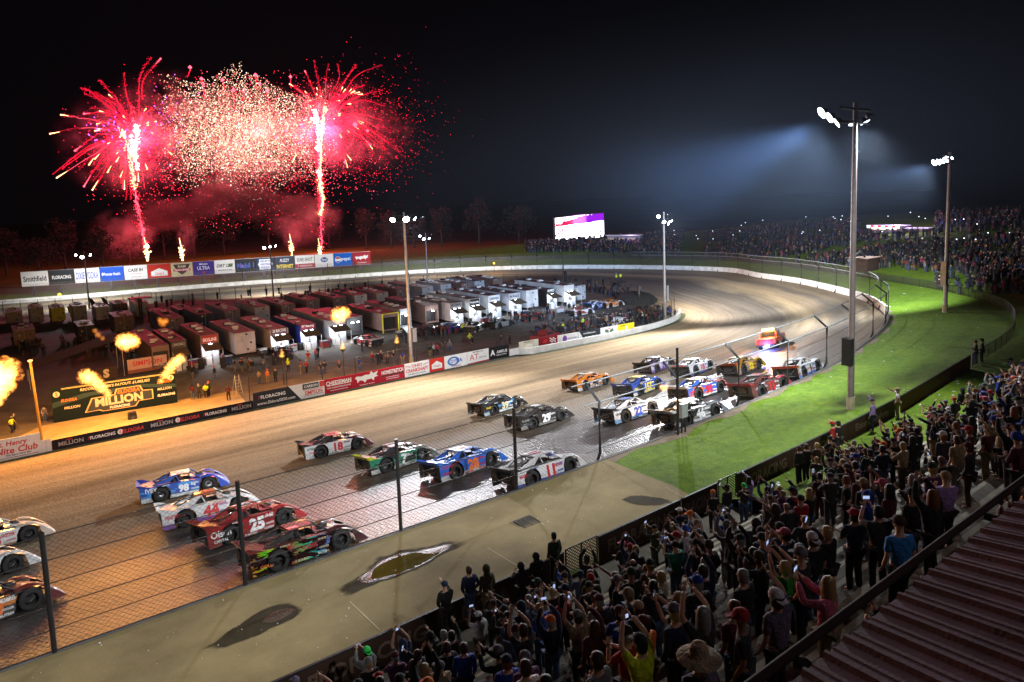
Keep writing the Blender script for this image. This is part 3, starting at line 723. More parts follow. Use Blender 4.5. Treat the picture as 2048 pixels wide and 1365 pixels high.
def flood(parent, loc, aim, s=1.0, lens=LENS):
    s *= .74
    d = V(aim).normalized(); M = Matrix.Translation(loc) @ d.to_track_quat('Z', 'Y').to_matrix().to_4x4()
    mb = MB(); mb.lathe([(.02, -.45*s), (.2*s, -.42*s), (.32*s, -.2*s), (.5*s, .06*s), (.52*s, .1*s)], 14, M=M); f = mb.build('floodlight', DARKSTEEL, parent)
    mb = MB(); mb.lathe([(.001, .03*s), (.49*s, .05*s)], 14, M=M); mb.build('lens', lens, f)
def light_pole(base, ytop, label, floods, box=None, r=.26, m=GALV, z_arm=(0, .9), armlen=1.9, rot=0, H=None):
    H = H or top_for(base, ytop); t = thing('light_pole', label, 'light pole', base, rot, 'floodlight poles round the track')
    mb = MB(); mb.tube([V((0, 0, 0)), V((0, 0, H*.5)), V((0, 0, H))], [r, r*.85, r*.62], 12); mb.build('pole', m, t)
    mb = MB(); mb.tube([V((0, 0, 0)), V((0, 0, .9))], [r*1.25, r*1.22], 12); mb.build('footing', mat('pole_footing', (.35, .3, .2), .8), t)
    for z in z_arm:
        mb = MB(); mb.box(-armlen, armlen, -.06, .06, H-.5-z, H-.36-z); mb.build('crossarm', DARKSTEEL, t)
    for x, y, z, aim, s, dim in floods: flood(t, (x, y, H-.75-z), aim, s, LENS_DIM if dim else LENS)
    if box:
        z0, z1, x0, x1 = box; mb = MB(); mb.box(x0, x1, -.3, .3, z0, z1); mb.box(x0-.02, x1+.02, -.33, .33, z1, z1+.06); mb.build('electrical_box', GALV if m is GALV else DARKSTEEL, t)
    return t, H
POLEBR = mat('weathered_pole', (.16, .13, .12), .6, metal=.2, var=.25)
b1 = on_bank(1701, 819)
p1, H1 = light_pole(b1, 205, 'tall brown floodlight pole standing in the grass with a dark speaker bracket halfway', [(-2.3, 1.0, -.1, (-.8, .5, -.5), 1.05, 0), (-1.7, .8, .2, (-.8, .6, -.5), 1.0, 0), (-1.0, .7, .5, (-.6, .7, -.6), 1.0, 0), (.3, .3, .6, (-.2, -.3, -1), .8, 1), (1.1, -.1, .5, (.1, -.5, -.9), .9, 1), (1.7, -.1, .1, (.3, -.5, -.7), .8, 1)], box=(3.2, 5.0, -.75, -.26), m=POLEBR, r=.22)
mb = MB(); mb.box(.9, 2.6, -.5, .5, 9.5, 10.3); mb.box(.8, 2.7, -.6, .6, 10.3, 10.42); sp_ = mb.build('speaker_box', mat('speaker_brown', (.09, .06, .05), .6), p1)
mb = MB(); mb.tube([(.1, 0, 10.6), (1.0, 0, 10.9), (1.7, 0, 10.4)], .07, 6); mb.build('speaker_bracket', DARKSTEEL, p1)
b2 = on_bank(1890, 625)
p2, H2 = light_pole(b2, 305, 'grey floodlight pole in the grass near the low curved fence', [(-1.9, .9, .4, (-.8, .5, -.5), 1.0, 0), (-1.2, .7, .35, (-.8, .6, -.5), 1.0, 0), (-.5, .6, .3, (-.7, .5, -.6), 1.0, 0), (.3, .5, .1, (-.6, .4, -.6), 1.0, 0), (.9, .5, -.1, (-.5, .4, -.6), 1.0, 0), (1.3, .4, -.2, (-.5, .3, -.7), .9, 0)], box=(3.4, 6.2, -.85, -.3), r=.25)
b3 = on(823, 727, 0)
p3, H3 = light_pole(b3, 425, 'floodlight pole rising among the infield trailers behind the banners', [(-1.9, -.3, .2, (-.7, -.6, -.5), 1.0, 0), (0, -.6, .2, (-.2, -.9, -.5), 1.25, 0), (1.5, -.3, .2, (.5, -.7, -.5), .8, 0), (2.6, -.2, .1, (.8, -.4, -.4), .55, 0), (3.2, .2, .1, (.8, .4, -.3), .5, 0)], box=(3.0, 4.9, .3, .9))
b4 = on(1330, 642, 0)
p4, H4 = light_pole(b4, 424, 'floodlight pole at the end of the infield wall by the pit exit', [(-1.6, -.2, 0, (-.7, -.5, -.5), .8, 0), (-.4, -.4, 1.0, (-.3, -.8, -.6), .9, 0), (.7, -.5, 1.2, (.3, -.9, -.5), 1.1, 0), (1.6, -.4, 1.0, (.6, -.7, -.5), .8, 0), (1.3, .1, -.1, (.7, .3, -.4), .7, 0)], box=(3.6, 6.2, .3, .75))
b5 = on(856, 575, 0)
p5, H5 = light_pole(b5, 466, 'small far floodlight pole just beyond the pole among the trailers', [(-1.8, -.3, 0, (-.5, -.8, -.4), .7, 0), (-.8, -.4, .8, (-.2, -.9, -.5), .9, 0), (.8, -.4, .8, (.2, -.9, -.5), .8, 0), (1.9, .1, 0, (.4, .7, -.4), .6, 0)], r=.2)
b6 = on(547, 594, 0)
p6, H6 = light_pole(b6, 487, 'far floodlight pole in front of the billboards under the fireworks', [(-1.5, -.3, .3, (-.5, -.8, -.4), 1.0, 0), (0, -.2, .1, (-.1, -.9, -.5), .7, 0), (1.3, -.3, 0, (.4, -.7, -.4), .7, 0)], r=.2)
b7 = on(179, 617, 0)
p7, H7 = light_pole(b7, 503, 'far floodlight pole in front of the pale billboards at their end', [(-1.7, -.3, 0, (-.5, -.8, -.4), .7, 0), (-.5, -.5, .6, (-.2, -.9, -.5), 1.1, 0), (1.2, -.3, .2, (.5, -.7, -.4), .75, 0)], r=.2)
# a pole of the same row just outside the picture lights the near straight and the stand
b0 = V((-24, 24, bank_z(-24, 24)))
p0, H0 = light_pole(b0, 0, 'brown floodlight pole beside the walkway near the camera end of the straight', [(0, .5, .2, (.4, .9, -.4), 1.1, 0), (1.5, .5, .2, (.6, .8, -.4), 1.1, 0), (-1.5, .5, .2, (.1, .9, -.4), 1.1, 0)], m=POLEBR, H=20)
KW = 1000.0
def top(b, H, dx=0, dy=0): return V((b.x+dx, b.y+dy, b.z+H-1.6))
COOL = (.80, .90, 1.0)
spot('track_light', top(b3, H3, 0, -1.2), (24, 50, 2), 92*KW, 112)
spot('track_light', top(b4, H4, .3, -1.2), (56, 46, 3), 168*KW, 100)
spot('track_light', top(b4, H4, 1.5, -.6), (118, 74, 3), 100*KW, 120)
spot('track_light', top(b1, H1, -1.5, 1.6), (62, 52, 3), 70*KW, 95, col=COOL)
spot('track_light', top(b1, H1, -1.8, 1.8), (112, 150, 4), 460*KW, 30, .9, col=(.38, .6, 1))
spot('track_light', top(b1, H1, 1.2, -.6), (38, 24, 8), 26*KW, 110)
spot('track_light', top(b2, H2, -1.2, 1.5), (102, 60, 5), 100*KW, 100, col=COOL)
spot('track_light', top(b2, H2, -1.6, 1.7), (134, 125, 4), 380*KW, 26, .9, col=(.38, .6, 1))
spot('track_light', top(b5, H5, 0, -1), (80, 128, 0), 5*KW, 120)
spot('track_light', top(b5, H5, 0, 1), (110, 178, 1), 40*KW, 140)
spot('track_light', top(b6, H6, 0, 1), (62, 192, 1), 34*KW, 140)
spot('track_light', top(b7, H7, 0, 1), (20, 200, 1), 34*KW, 140)
spot('track_light', top(b7, H7, 0, -1), (10, 160, 0), 5*KW, 120)
spot('track_light', top(b0, H0, 0, 1.5), (-2, 46, 4), 12*KW, 110)
# lamps on a tall pole behind the stand, out of the picture
bz = V((16, -9, 6)); pz, Hz = light_pole(bz, 0, 'tall floodlight pole behind the maroon roofed stand', [(0, .5, .2, (.0, .9, -.4), 1.1, 0), (1.5, .5, .2, (.3, .9, -.4), 1.1, 0), (-1.5, .5, .2, (-.3, .9, -.4), 1.1, 0)], m=POLEBR, H=30)
for X_, Y_, e_, sz_ in ((1, 52, 80, 33), (26, 55, 84, 33), (55, 57, 110, 34)): spot('track_light', top(bz, Hz, 0, 1.5), (X_, Y_, 3), e_*KW, sz_, .45)
spot('track_light', top(bz, Hz, 0, 1.5), (20, 16, 8), 1.3*KW, 120, col=(1, .8, .88))  # unseen tinted fill, added to lift the crowd in the stand
# dark utility pole with a box in the far corner of the pits
tb = on(1128, 601, 0); t = thing('utility_pole', 'thin dark pole with a black box beyond the far trailers', 'pole', tb)
Hh = top_for(tb, 523); mb = MB(); mb.tube([(0, 0, 0), (0, 0, Hh)], [.2, .12], 8); mb.build('pole', BLACK, t); mb = MB(); mb.box(.1, .75, -.3, .3, Hh*.35, Hh*.75); mb.build('box', BLACK, t)

# ------------------------------------------------------------------ scoreboard screen
A = CAMLOC+ray(1110, 484)*235; B = CAMLOC+ray(1207, 479)*275; B.z = A.z = (A.z+B.z)/2; d = B-A; W_ = d.length; rz = math.atan2(d.y, d.x); Hs = 9.1
t = thing('video_screen', 'huge bright video screen showing the race in white, red and purple', 'screen', (A+B)/2, rz)
def screen_mat():
    m, n, l, b = new_mat('screen_picture'); b.inputs['Base Color'].default_value = (0, 0, 0, 1)
    tc = n.new('ShaderNodeTexCoord'); mp = n.new('ShaderNodeMapping'); l.new(tc.outputs['Object'], mp.inputs[0]); mp.inputs['Scale'].default_value = (1/W_, 1, 1/Hs); mp.inputs['Location'].default_value = (.5, 0, 0)
    s = n.new('ShaderNodeSeparateXYZ'); l.new(mp.outputs[0], s.inputs[0])
    no = n.new('ShaderNodeTexNoise'); no.inputs['Scale'].default_value = 7; no.inputs['Detail'].default_value = 5; l.new(mp.outputs[0], no.inputs['Vector'])
    def mt(op, *q):
        k = n.new('ShaderNodeMath'); k.operation = op
        for i, a in enumerate(q):
            if isinstance(a, (int, float)): k.inputs[i].default_value = a
            else: l.new(a, k.inputs[i])
        return k.outputs[0]
    u, v, w_ = s.outputs[0], s.outputs[2], mt('SUBTRACT', no.outputs[0], .5)
    def mix(f, a, c):
        k = n.new('ShaderNodeMix'); k.data_type = 'RGBA'; l.new(f, k.inputs[0])
        for i, q in ((6, a), (7, c)):
            if isinstance(q, tuple): k.inputs[i].default_value = (*q, 1)
            else: l.new(q, k.inputs[i])
        return k.outputs[2]
    sky_ = mix(mt('GREATER_THAN', mt('ADD', u, mt('MULTIPLY', w_, .3)), .5), (2.5, .0, .06), (.22, .0, .55))
    burst = mt('GREATER_THAN', mt('SUBTRACT', mt('ADD', v, mt('MULTIPLY', w_, .5)), mt('MULTIPLY', u, .4)), .76)
    sky_ = mix(burst, sky_, (3, 2.6, 2.8))
    track = mix(mt('LESS_THAN', mt('ADD', no.outputs[0], mt('MULTIPLY', u, .12)), .40), (3.2, 3, 3.2), (.9, .0, .10))
    track = mix(mt('GREATER_THAN', no.outputs[0], .66), track, (.05, .02, .06))
    c = mix(mt('GREATER_THAN', mt('ADD', v, mt('MULTIPLY', w_, .12)), .68), track, sky_)
    l.new(c, b.inputs['Emission Color']); b.inputs['Emission Strength'].default_value = 1.6
    return m
mb = MB(); mb.quad((-W_/2, -.26, 0), (W_/2, -.26, 0), (W_/2, -.26, Hs), (-W_/2, -.26, Hs)); mb.build('display', screen_mat(), t)
mb = MB(); mb.box(-W_/2-.3, W_/2+.3, -.25, .4, -.3, Hs+.3); mb.build('cabinet', BLACK, t)
for x in (-W_*.36, W_*.1): mb = MB(); mb.tube([(x, .2, -12), (x, .2, -.3)], .3, 8); mb.build('support', DARKSTEEL, t)
text('8 9085 1', t, face_front(W_*.33, -.32, -.8), 1.1, emit('red_digits', (1, .05, .01), 4, False), name='digits'); mb = MB(); mb.box(W_*.15, W_*.5, -.28, 0, -1.5, -.3); mb.build('digit_board', BLACK, t)
pl = bpy.data.lights.new('screen_light', 'AREA'); pl.energy = 6*KW; pl.size = 12; pl.color = (.85, .3, .9); o = bpy.data.objects.new('screen_light', pl); COL.objects.link(o); o.location = (A+B)/2+V((math.sin(rz), -math.cos(rz), 0))*1.2+V((0, 0, 4)); o.rotation_euler = (R(90), 0, rz)

# ------------------------------------------------------------------ billboards along the far straight
BX = [44, 99.5, 151, 202, 250, 297, 343.5, 387.6, 430, 472, 513, 551, 591, 631, 668.5, 706, 743]
BD = [(WH, 'white billboard with one black old style word, end of the row'), (DG, 'charcoal billboard with small white lettering'), (WH, 'white billboard with tall blue block lettering'), ((.02, .08, .45), 'blue billboard with white flower mark and lettering'), (WH, 'white billboard with black italic lettering and fine print'),
 ((.45, .03, .02), 'red billboard with a white barn shape'), ((.5, .42, .25), 'cream billboard with a dark bull head badge'), ((.05, .03, .2), 'navy blue billboard with thin white capitals'), (WH, 'white billboard with dark italic lettering and a green end'), (DG, 'dark grey billboard with blue and red lettering'),
 ((.03, .05, .09), 'dark blue billboard with a white framed badge'), ((.05, .06, .09), 'dark billboard with yellow capitals'), (WH, 'white billboard with a red lower band'), (WH, 'white billboard with a small blue oval'), ((.01, .10, .45), 'bright blue billboard with a round red white and blue mark'), ((.33, .02, .03), 'dark red billboard with a white animal mark at the end of the row')]
def bbpt(px):
    t_ = (px-44)/699; Y = lerp(218, 192, t_); yb = lerp(574, 528, t_); return atY(px, yb, Y)
for k, (col, lab) in enumerate(BD):
    A, B = bbpt(BX[k]), bbpt(BX[k+1]-1.2); A.z -= 0; 
    o, W_, h = banner(0, 0, 0, 3.7, col, lab, X=(A, B), name='billboard', cat='billboard', group='billboards above the far straight')
    for x in (-W_*.1,): mb = MB(); mb.box(x-.2, x+.2, .1, .5, -A.z-1, 3.2); mb.build('support', DARKSTEEL, o)
    mb = MB(); mb.box(-W_/2, W_/2, .04, .12, -.08, 0); mb.box(-W_/2, W_/2, .04, .12, 3.7, 3.78); mb.build('rim', GALV, o)
    q = lambda s, cz, hh, c_='W', w_=.85, **kw: bt(o, s, 0, cz, hh, c_, W_*w_, **kw)
    if k == 0: q('Smithfield', 1.85, 1.4, 'K', bold=.03)
    if k == 1: q('FLORACING', 1.85, .9, 'W', .75, bold=.03)
    if k == 2: q('DIXIE VODKA', 1.85, 1.9, 'B', .9, bold=.02)
    if k == 3: q('Premier Health', 1.85, .8, 'W', .7); bpatch(o, 'emblem', [(-W_*.45, 1.9), (-W_*.4, 1.4), (-W_*.35, 1.9), (-W_*.4, 2.4)], WH)
    if k == 4: q('CASE IH', 2.5, .9, 'K', .65, bold=.05, shear=.2); q('WAPAKONETA', 1.5, .3, 'R', .7); q('greenville   kalida', .7, .3, 'K', .85)
    if k == 5: bpatch(o, 'emblem', [(-2, .5), (2, .5), (2, 1.7), (0, 2.6), (-2, 1.7)], WH); q("Casey's", 1.1, .9, 'R', .4, shear=.2)
    if k == 6: bpatch(o, 'badge', [(-W_*.4, 3.3), (W_*.4, 3.3), (W_*.2, 1.2), (0, .4), (-W_*.2, 1.2)], (.03, .02, .02)); q('RAM', 2.7, .7, 'C', .4, shear=.2); bpatch(o, 'ribbon', [(-W_*.4, 1.4), (W_*.4, 1.4), (W_*.4, 2.1), (-W_*.4, 2.1)], RD, .04); text('TRUCK CENTERS', o, face_front(0, -.045, 1.75), .5, I_W, W_*.7)
    if k == 7: q('ULTRA', 1.9, 1.0, 'W', .6, bold=0); q('Michelob', 3.0, .5, 'W', .4, shear=.2); bpatch(o, 'ribbon', [(-.3, .3), (.3, .3), (.3, 1), (-.3, 1)], RD)
    if k == 8: q('DIRT CAR', 2.2, .9, 'K', .8, shear=.3, bold=.04); q('www.dirtcar.com', 1.0, .4, 'K', .7); bpatch(o, 'flash', [(W_*.2, 2.7), (W_*.42, 2.7), (W_*.36, 1.7), (W_*.14, 1.7)], (.2, .3, .1))
    if k == 9: q('Mobil 1', 1.85, 1.5, 'B', .85, bold=.03); bpatch(o, 'emblem', oval(-W_*.17, 1.75, .45, .5), RD)
    if k == 10:
        bpatch(o, 'badge', [(-W_*.32, .4), (W_*.32, .4), (W_*.32, 1.1), (W_*.4, 1.85), (W_*.32, 2.6), (W_*.32, 3.3), (-W_*.32, 3.3), (-W_*.32, 2.6), (-W_*.4, 1.85), (-W_*.32, 1.1)], WH)
        for z_, s in ((2.75, 'HENRYS'), (1.85, 'WESTERN'), (.95, 'PIZZA')): text(s, o, face_front(0, -.04, z_), .6, I_B, W_*.55, bold=.03)
    if k == 11: q('FUZZY', 2.6, .9, 'W', .5, shear=.3); q('INTERNET', .9, 1.1, 'Y', .85, bold=.04)
    if k == 12: q('SURE SHOT', 2.5, 1.0, 'K', .8); bpatch(o, 'band', [(-W_/2, .1), (W_/2, .1), (W_/2, 1.3), (-W_/2, 1.3)], RD); text('TRANSPORTATION', o, face_front(0, -.04, .7), .5, I_W, W_*.75)
    if k == 13: bpatch(o, 'emblem', oval(0, 2.1, W_*.2, .75), (.01, .05, .25)); text('Ford', o, face_front(0, -.04, 2.1), .8, I_W, W_*.28, shear=.2)
    if k == 14:
        bpatch(o, 'emblem', oval(-W_*.28, 1.85, .85, .95), WH); bpatch(o, 'emblem_top', [(p, z_) for p, z_ in oval(-W_*.28, 1.85, .75, .85) if z_ >= 1.95], RD, .04); bpatch(o, 'emblem_foot', [(p, z_) for p, z_ in oval(-W_*.28, 1.85, .75, .85) if z_ <= 1.6], (.01, .06, .3), .04)
        text('pepsi', o, face_front(W_*.15, -.034, 1.85), 1.3, I_W, W_*.5)
    if k == 15: critter(o, W_*.75, 2.0, 1.2); q('Committed', .6, .4, 'W', .5)

# ------------------------------------------------------------------ food stands on the hill
def food_stand(px0, px1, py, label, lit, st):
    A, B = on_hill(px0, py), on_hill(px1, py)
    zb = min(A.z, B.z)-.3; d = B-A; W_ = math.hypot(d.x, d.y); rz = math.atan2(d.y, d.x); c = (A+B)/2; c.z = zb
    t = thing('food_stand', label, 'food stand', c, rz, 'food stands on the hill')
    k = W_/11
    mb = MB(); mb.box(-W_/2, W_/2, 0, 3.2, 0, 1.2*k+.3); mb.box(-W_/2, W_/2, .3, 3.2, 1.2*k+.3, 2.8*k); mb.build('wall', mat('stand_wall', (.25, .2, .25), .7), t)
    mb = MB(); mb.box(-W_/2-.3, W_/2+.3, -.6, 3.4, 2.8*k, 3.0*k); mb.build('roof', WHITE, t)
    if lit:
        for s_ in range(9):
            mb = MB(); x0 = -W_/2+s_*W_/9
            mb.box(x0, x0+W_/9, -.68, -.62, 2.45*k, 2.95*k); mb.build('light_strip', emit('stand_red', (1, .02, .03), 3, False) if s_ % 2 else emit('stand_white', (.8, .9, 1), 3, False), t)
        mb = MB(); mb.box(-W_/2, W_/2, -.68, -.62, 2.1*k, 2.3*k); mb.build('light_strip', emit('stand_white', (.8, .9, 1), 3, False), t)
    for x in (-.36, -.08, .24): mb = MB(); mb.box((x-.1)*W_, (x+.1)*W_, .22, .3, 1.3*k, 2.0*k); mb.build('window', emit('stand_glow%d' % (st*10), (1, .8, .55), st, False), t)
    l_ = bpy.data.lights.new('stand_lamp', 'POINT'); l_.energy = 1400*st; l_.color = (.7, .5, 1); o = bpy.data.objects.new('stand_lamp', l_); COL.objects.link(o); o.location = c+V((-.5, -3.0, 3.5))
food_stand(1737, 1802, 466, 'food stand with red and white light strips on the dark hill', True, 2.5)
food_stand(1812, 1852, 464, 'dim red roofed food stand beside the brightly striped one', False, .8)
food_stand(1214, 1280, 487, 'dark food stand with faint orange windows right of the video screen', False, .35)

for px, py, dY, lab, r_ in ((1253, 524, 0, 'big amber warning lamp glowing on the dark bank beyond the turn', .75), (988, 527, 0, 'small amber warning lamp on the dark bank left of the video screen', .3), (119, 590, 0, 'yellow warning lamp under the white and charcoal billboards', .45)):
    P = V((0, 0, 0)); d = ray(px, py); P = CAMLOC+d*(200 if px > 900 else 178); t = thing('warning_lamp', lab, 'lamp', P); mb = MB(); mb.ball((0, 0, 0), r_, r_, r_, 12, 8); mb.build('bulb', emit('amber_bulb', (1, .42, .03), 3.5, False), t)
    mb = MB(); mb.tube([(0, 0, -6), (0, 0, -r_)], .06, 6); mb.build('stake', DARKSTEEL, t)
    l_ = bpy.data.lights.new('amber_glow', 'POINT'); l_.energy = 900*r_; l_.color = (1, .45, .05); o = bpy.data.objects.new('amber_glow', l_); COL.objects.link(o); o.location = P-d.normalized()*1.5
# ================================================================== THE STAND
ROW_Y0, ROW_D, ROW_H, ROW_Z0 = 19.0, .86, .492, 7.25
NROW = 20
def row_of(Y): return max(0, min(NROW-1, int(round((ROW_Y0-.3-Y)/ROW_D))))
def row_z(i): return ROW_Z0+ROW_H*i
def row_y(i): return ROW_Y0-.3-ROW_D*i
def row_x1(i): return 29.5 if i < 1 else (30.5 if i < 2 else (32 if i < 3 else 64))
TERR = mat('stand_concrete', (.13, .115, .08), .85, var=.4, scale=1.5, bump=.3)
mb = MB()
mb.box(-14, 29, ROW_Y0+.1, 20.95, ROW_Z0-.6, ROW_Z0-.25)
for i in range(NROW):
    y1 = ROW_Y0+.1-ROW_D*i; mb.box(-14, row_x1(i), y1-ROW_D, y1-.002, ROW_Z0-.8, row_z(i))
tag(mb.build('terrace', TERR), kind='structure')
mb = MB()
gx = [29+i*1.5 for i in range(25)]
def gz(X, t):
    f = fen_pt(X); y = lerp(f.y-.02, 15.6, t); return V((X, y, lerp(f.z, 9.05, t)+.02))
for a, b_ in zip(gx, gx[1:]):
    for k in range(6): mb.quad(gz(a, k/6), gz(a, (k+1)/6), gz(b_, (k+1)/6), gz(b_, k/6))
tag(mb.build('grass_slope', GRASS), kind='structure')
mb = MB()
for k in range(6):
    mb.quad(gz(65, k/6), gz(65, (k+1)/6), V((78, lerp(22, 15.6, (k+1)/6), 8.6)), V((78, lerp(24, 15.6, k/6), 8.4)))
PLANK = mat('weathered_bench_plank', (.36, .31, .20), .7, var=.4, scale=2.5)
ordn = 'front second third fourth fifth sixth seventh eighth ninth tenth eleventh twelfth thirteenth fourteenth fifteenth sixteenth seventeenth eighteenth nineteenth twentieth'.split()
for i in range(NROW-1):
    y = row_y(i)-.42; x1 = row_x1(i); z = row_z(i)+.43
    t = thing('bench', f'weathered bleacher bench forming the {ordn[i]} row up from the printed wall', 'bench', ((x1-14)/2, y, row_z(i)), 0, 'bleacher benches')
    hw = (x1+14)/2
    mb = MB(); mb.box(-hw, hw, -.15, .13, .40, .45); mb.build('seat', PLANK, t)
    mb = MB(); mb.box(-hw, hw, -.17, -.13, .02, .39); mb.build('riser', mat('riser_board', (.22, .19, .13), .8, var=.4, scale=2), t)
    for k in range(int(2*hw/2.4)): 
        if k % 2 == 0: mb = MB(); mb.box(-hw+k*2.4+.3, -hw+k*2.4+.38, -.1, .1, .0, .40); mb.build('bracket', DARKSTEEL, t)
# roof of the upper stand, seen from above
RY, RZ, RS = 2.95, 19.25, .24
g = thing('grandstand', 'maroon ribbed metal grandstand roof with a dark gutter pipe along its edge', 'grandstand', (20, RY, RZ))
MAROON = mat('maroon_sheet_metal', (.105, .060, .074), .85, var=.45, scale=1.6, coord='Object', bump=.15, bscale=30, spec=.1)
mb = MB(); prof_ = []
x = -19.0; k = 0
while x < 52:
    prof_ += [(x, 0), (x+.022, .042), (x+.058, .042), (x+.08, 0), (x+.155, 0), (x+.165, .011), (x+.185, .011), (x+.195, 0), (x+.245, 0)]
    x += .31
vs = []
for yy in (-.25, -2.5, -6, -9.5):
    for px_, h in prof_: vs.append((px_+.42*yy, yy, h-.30*yy))
n_ = len(prof_)
mb.add(vs, [(r*n_+i, (r+1)*n_+i, (r+1)*n_+i+1, r*n_+i+1) for r in range(3) for i in range(n_-1)])
mb.build('roof_sheet', MAROON, g)
mb = MB(); mb.box(-19, 45, -.34, -.29, -.5, -.02); mb.build('fascia', mat('dark_fascia', (.02, .01, .01), .7), g)
mb = MB(); mb.tube([(-19, .06, -.1), (45, .06, -.1)], .042, 8); mb.build('gutter_pipe', mat('maroon_pipe', (.03, .014, .014), .9, var=.4, spec=.2), g)
for k in range(16): mb = MB(); mb.box(-19+k*4, -18.92+k*4, -.28, .04, -.2, -.14); mb.build('gutter_bracket', BLACK, g)

# ================================================================== SMALL LITTER (nobody could count it)
LIT = mat('litter_scraps', (.6, .6, .58), .7, var=.4, scale=3)
mb = MB(); rl = random.Random(3)
def scrap(p, s):
    a = rl.random()*6.28; w_, l_ = s*rl.uniform(.3, .7), s
    c, q = math.cos(a), math.sin(a)
    vs = [V((p.x+c*u-q*v, p.y+q*u+c*v, p.z+.02+rl.uniform(0, .06))) for u, v in ((-l_, -w_), (l_, -w_), (l_*.8, w_), (-l_, w_*.7))]
    mb.add(vs, [(0, 1, 2, 3)])
for _ in range(95):
    i = rl.randrange(38, 120); t_ = rl.random(); p = OUT[i].lerp(FEN[i], t_); p.z = bank_z(p.x, p.y)
    scrap(p, rl.uniform(.04, .12) if rl.random() < .88 else rl.uniform(.18, .3))
for _ in range(110):
    X = rl.uniform(30, 62); t_ = min(1, rl.betavariate(1.1, 1.6)); scrap(gz(X, t_), rl.uniform(.04, .12))
for _ in range(260):
    X, Y = rl.uniform(-4, 29), rl.uniform(21.3, 30); scrap(V((X, Y, bank_z(X, Y)+.02)), rl.uniform(.012, .035))
for _ in range(170):
    i = rl.randrange(0, 12); scrap(V((rl.uniform(8, 55), row_y(i)-.1-rl.random()*.3, row_z(i)+(0 if rl.random() < .4 else .44))), rl.uniform(.05, .14))
tag(mb.build('litter', LIT), 'white paper scraps and cups scattered over the grass and benches', 'litter', kind='stuff')
# ================================================================== RACE CARS
K = 1.17                                   # the cars' size against the track
def paint(c, rough=.34):
    nm = 'paint_%02x%02x%02x' % tuple(int(max(0, min(1, v))*255) for v in c)
    if nm in MATS: return MATS[nm]
    m = mat(nm, c, rough, var=.12, scale=2, coat=.25); n, l = m.node_tree.nodes, m.node_tree.links; b = n['Principled BSDF']
    tc = n.new('ShaderNodeTexCoord'); no = n.new('ShaderNodeTexNoise'); no.inputs['Scale'].default_value = 3.2; no.inputs['Detail'].default_value = 8; no.inputs['Roughness'].default_value = .72; l.new(tc.outputs['Object'], no.inputs['Vector'])
    mr = n.new('ShaderNodeMapRange'); mr.inputs[1].default_value = .5; mr.inputs[2].default_value = .72; mr.inputs[4].default_value = .6; l.new(no.outputs[0], mr.inputs[0])
    src = b.inputs['Base Color'].links[0].from_socket; k = n.new('ShaderNodeMix'); k.data_type = 'RGBA'; l.new(mr.outputs[0], k.inputs[0]); l.new(src, k.inputs[6]); k.inputs[7].default_value = (.10, .075, .05, 1); l.new(k.outputs[2], b.inputs['Base Color'])
    r2 = n.new('ShaderNodeMapRange'); r2.inputs[1].default_value = .45; r2.inputs[2].default_value = .7; r2.inputs[3].default_value = rough; r2.inputs[4].default_value = .8; l.new(no.outputs[0], r2.inputs[0]); l.new(r2.outputs[0], b.inputs['Roughness'])
    return m
def livery(a, b_, c_, seed):
    """side panel paint: a base colour with a lower band and hard edged printed flashes"""
    nm = 'livery_%d' % seed
    m, n, l, bs = new_mat(nm)
    tc = n.new('ShaderNodeTexCoord'); mp = n.new('ShaderNodeMapping'); mp.inputs['Scale'].default_value = (.9, 1, 2.6); mp.inputs['Location'].default_value = (seed*1.7, 0, seed*.9); mp.inputs['Rotation'].default_value = (0, .35, 0)
    l.new(tc.outputs['Object'], mp.inputs[0])
    no = n.new('ShaderNodeTexNoise'); no.inputs['Scale'].default_value = 1.3; no.inputs['Detail'].default_value = 2; l.new(mp.outputs[0], no.inputs['Vector'])
    s = n.new('ShaderNodeSeparateXYZ'); l.new(tc.outputs['Object'], s.inputs[0])
    def mt(op, p, q):
        k = n.new('ShaderNodeMath'); k.operation = op
        for i, v in enumerate((p, q)):
            if isinstance(v, (int, float)): k.inputs[i].default_value = v
            else: l.new(v, k.inputs[i])
        return k.outputs[0]
    def mix(f, p, q):
        k = n.new('ShaderNodeMix'); k.data_type = 'RGBA'; l.new(f, k.inputs[0])
        for i, v in ((6, p), (7, q)):
            if isinstance(v, tuple): k.inputs[i].default_value = (*v, 1)
            else: l.new(v, k.inputs[i])
        return k.outputs[2]
    x = mix(mt('GREATER_THAN', no.outputs[0], .56), a, b_)
    low = mt('LESS_THAN', mt('ADD', s.outputs[2], mt('MULTIPLY', s.outputs[0], .04)), .30)
    x = mix(low, x, c_)
    n2 = n.new('ShaderNodeTexNoise'); n2.inputs['Scale'].default_value = 5; n2.inputs['Detail'].default_value = 8; n2.inputs['Roughness'].default_value = .7; l.new(tc.outputs['Object'], n2.inputs['Vector'])
    zz = mt('MULTIPLY', mt('SUBTRACT', .55, s.outputs[2]), .38); dirt = n.new('ShaderNodeMapRange'); dirt.inputs[1].default_value = .5; dirt.inputs[2].default_value = .72; dirt.inputs[4].default_value = .7; l.new(mt('ADD', n2.outputs[0], zz), dirt.inputs[0])
    x = mix(dirt.outputs[0], x, (.12, .09, .06))
    l.new(x, bs.inputs['Base Color']); bs.inputs['Roughness'].default_value = .32; bs.inputs['Coat Weight'].default_value = .3
    return m
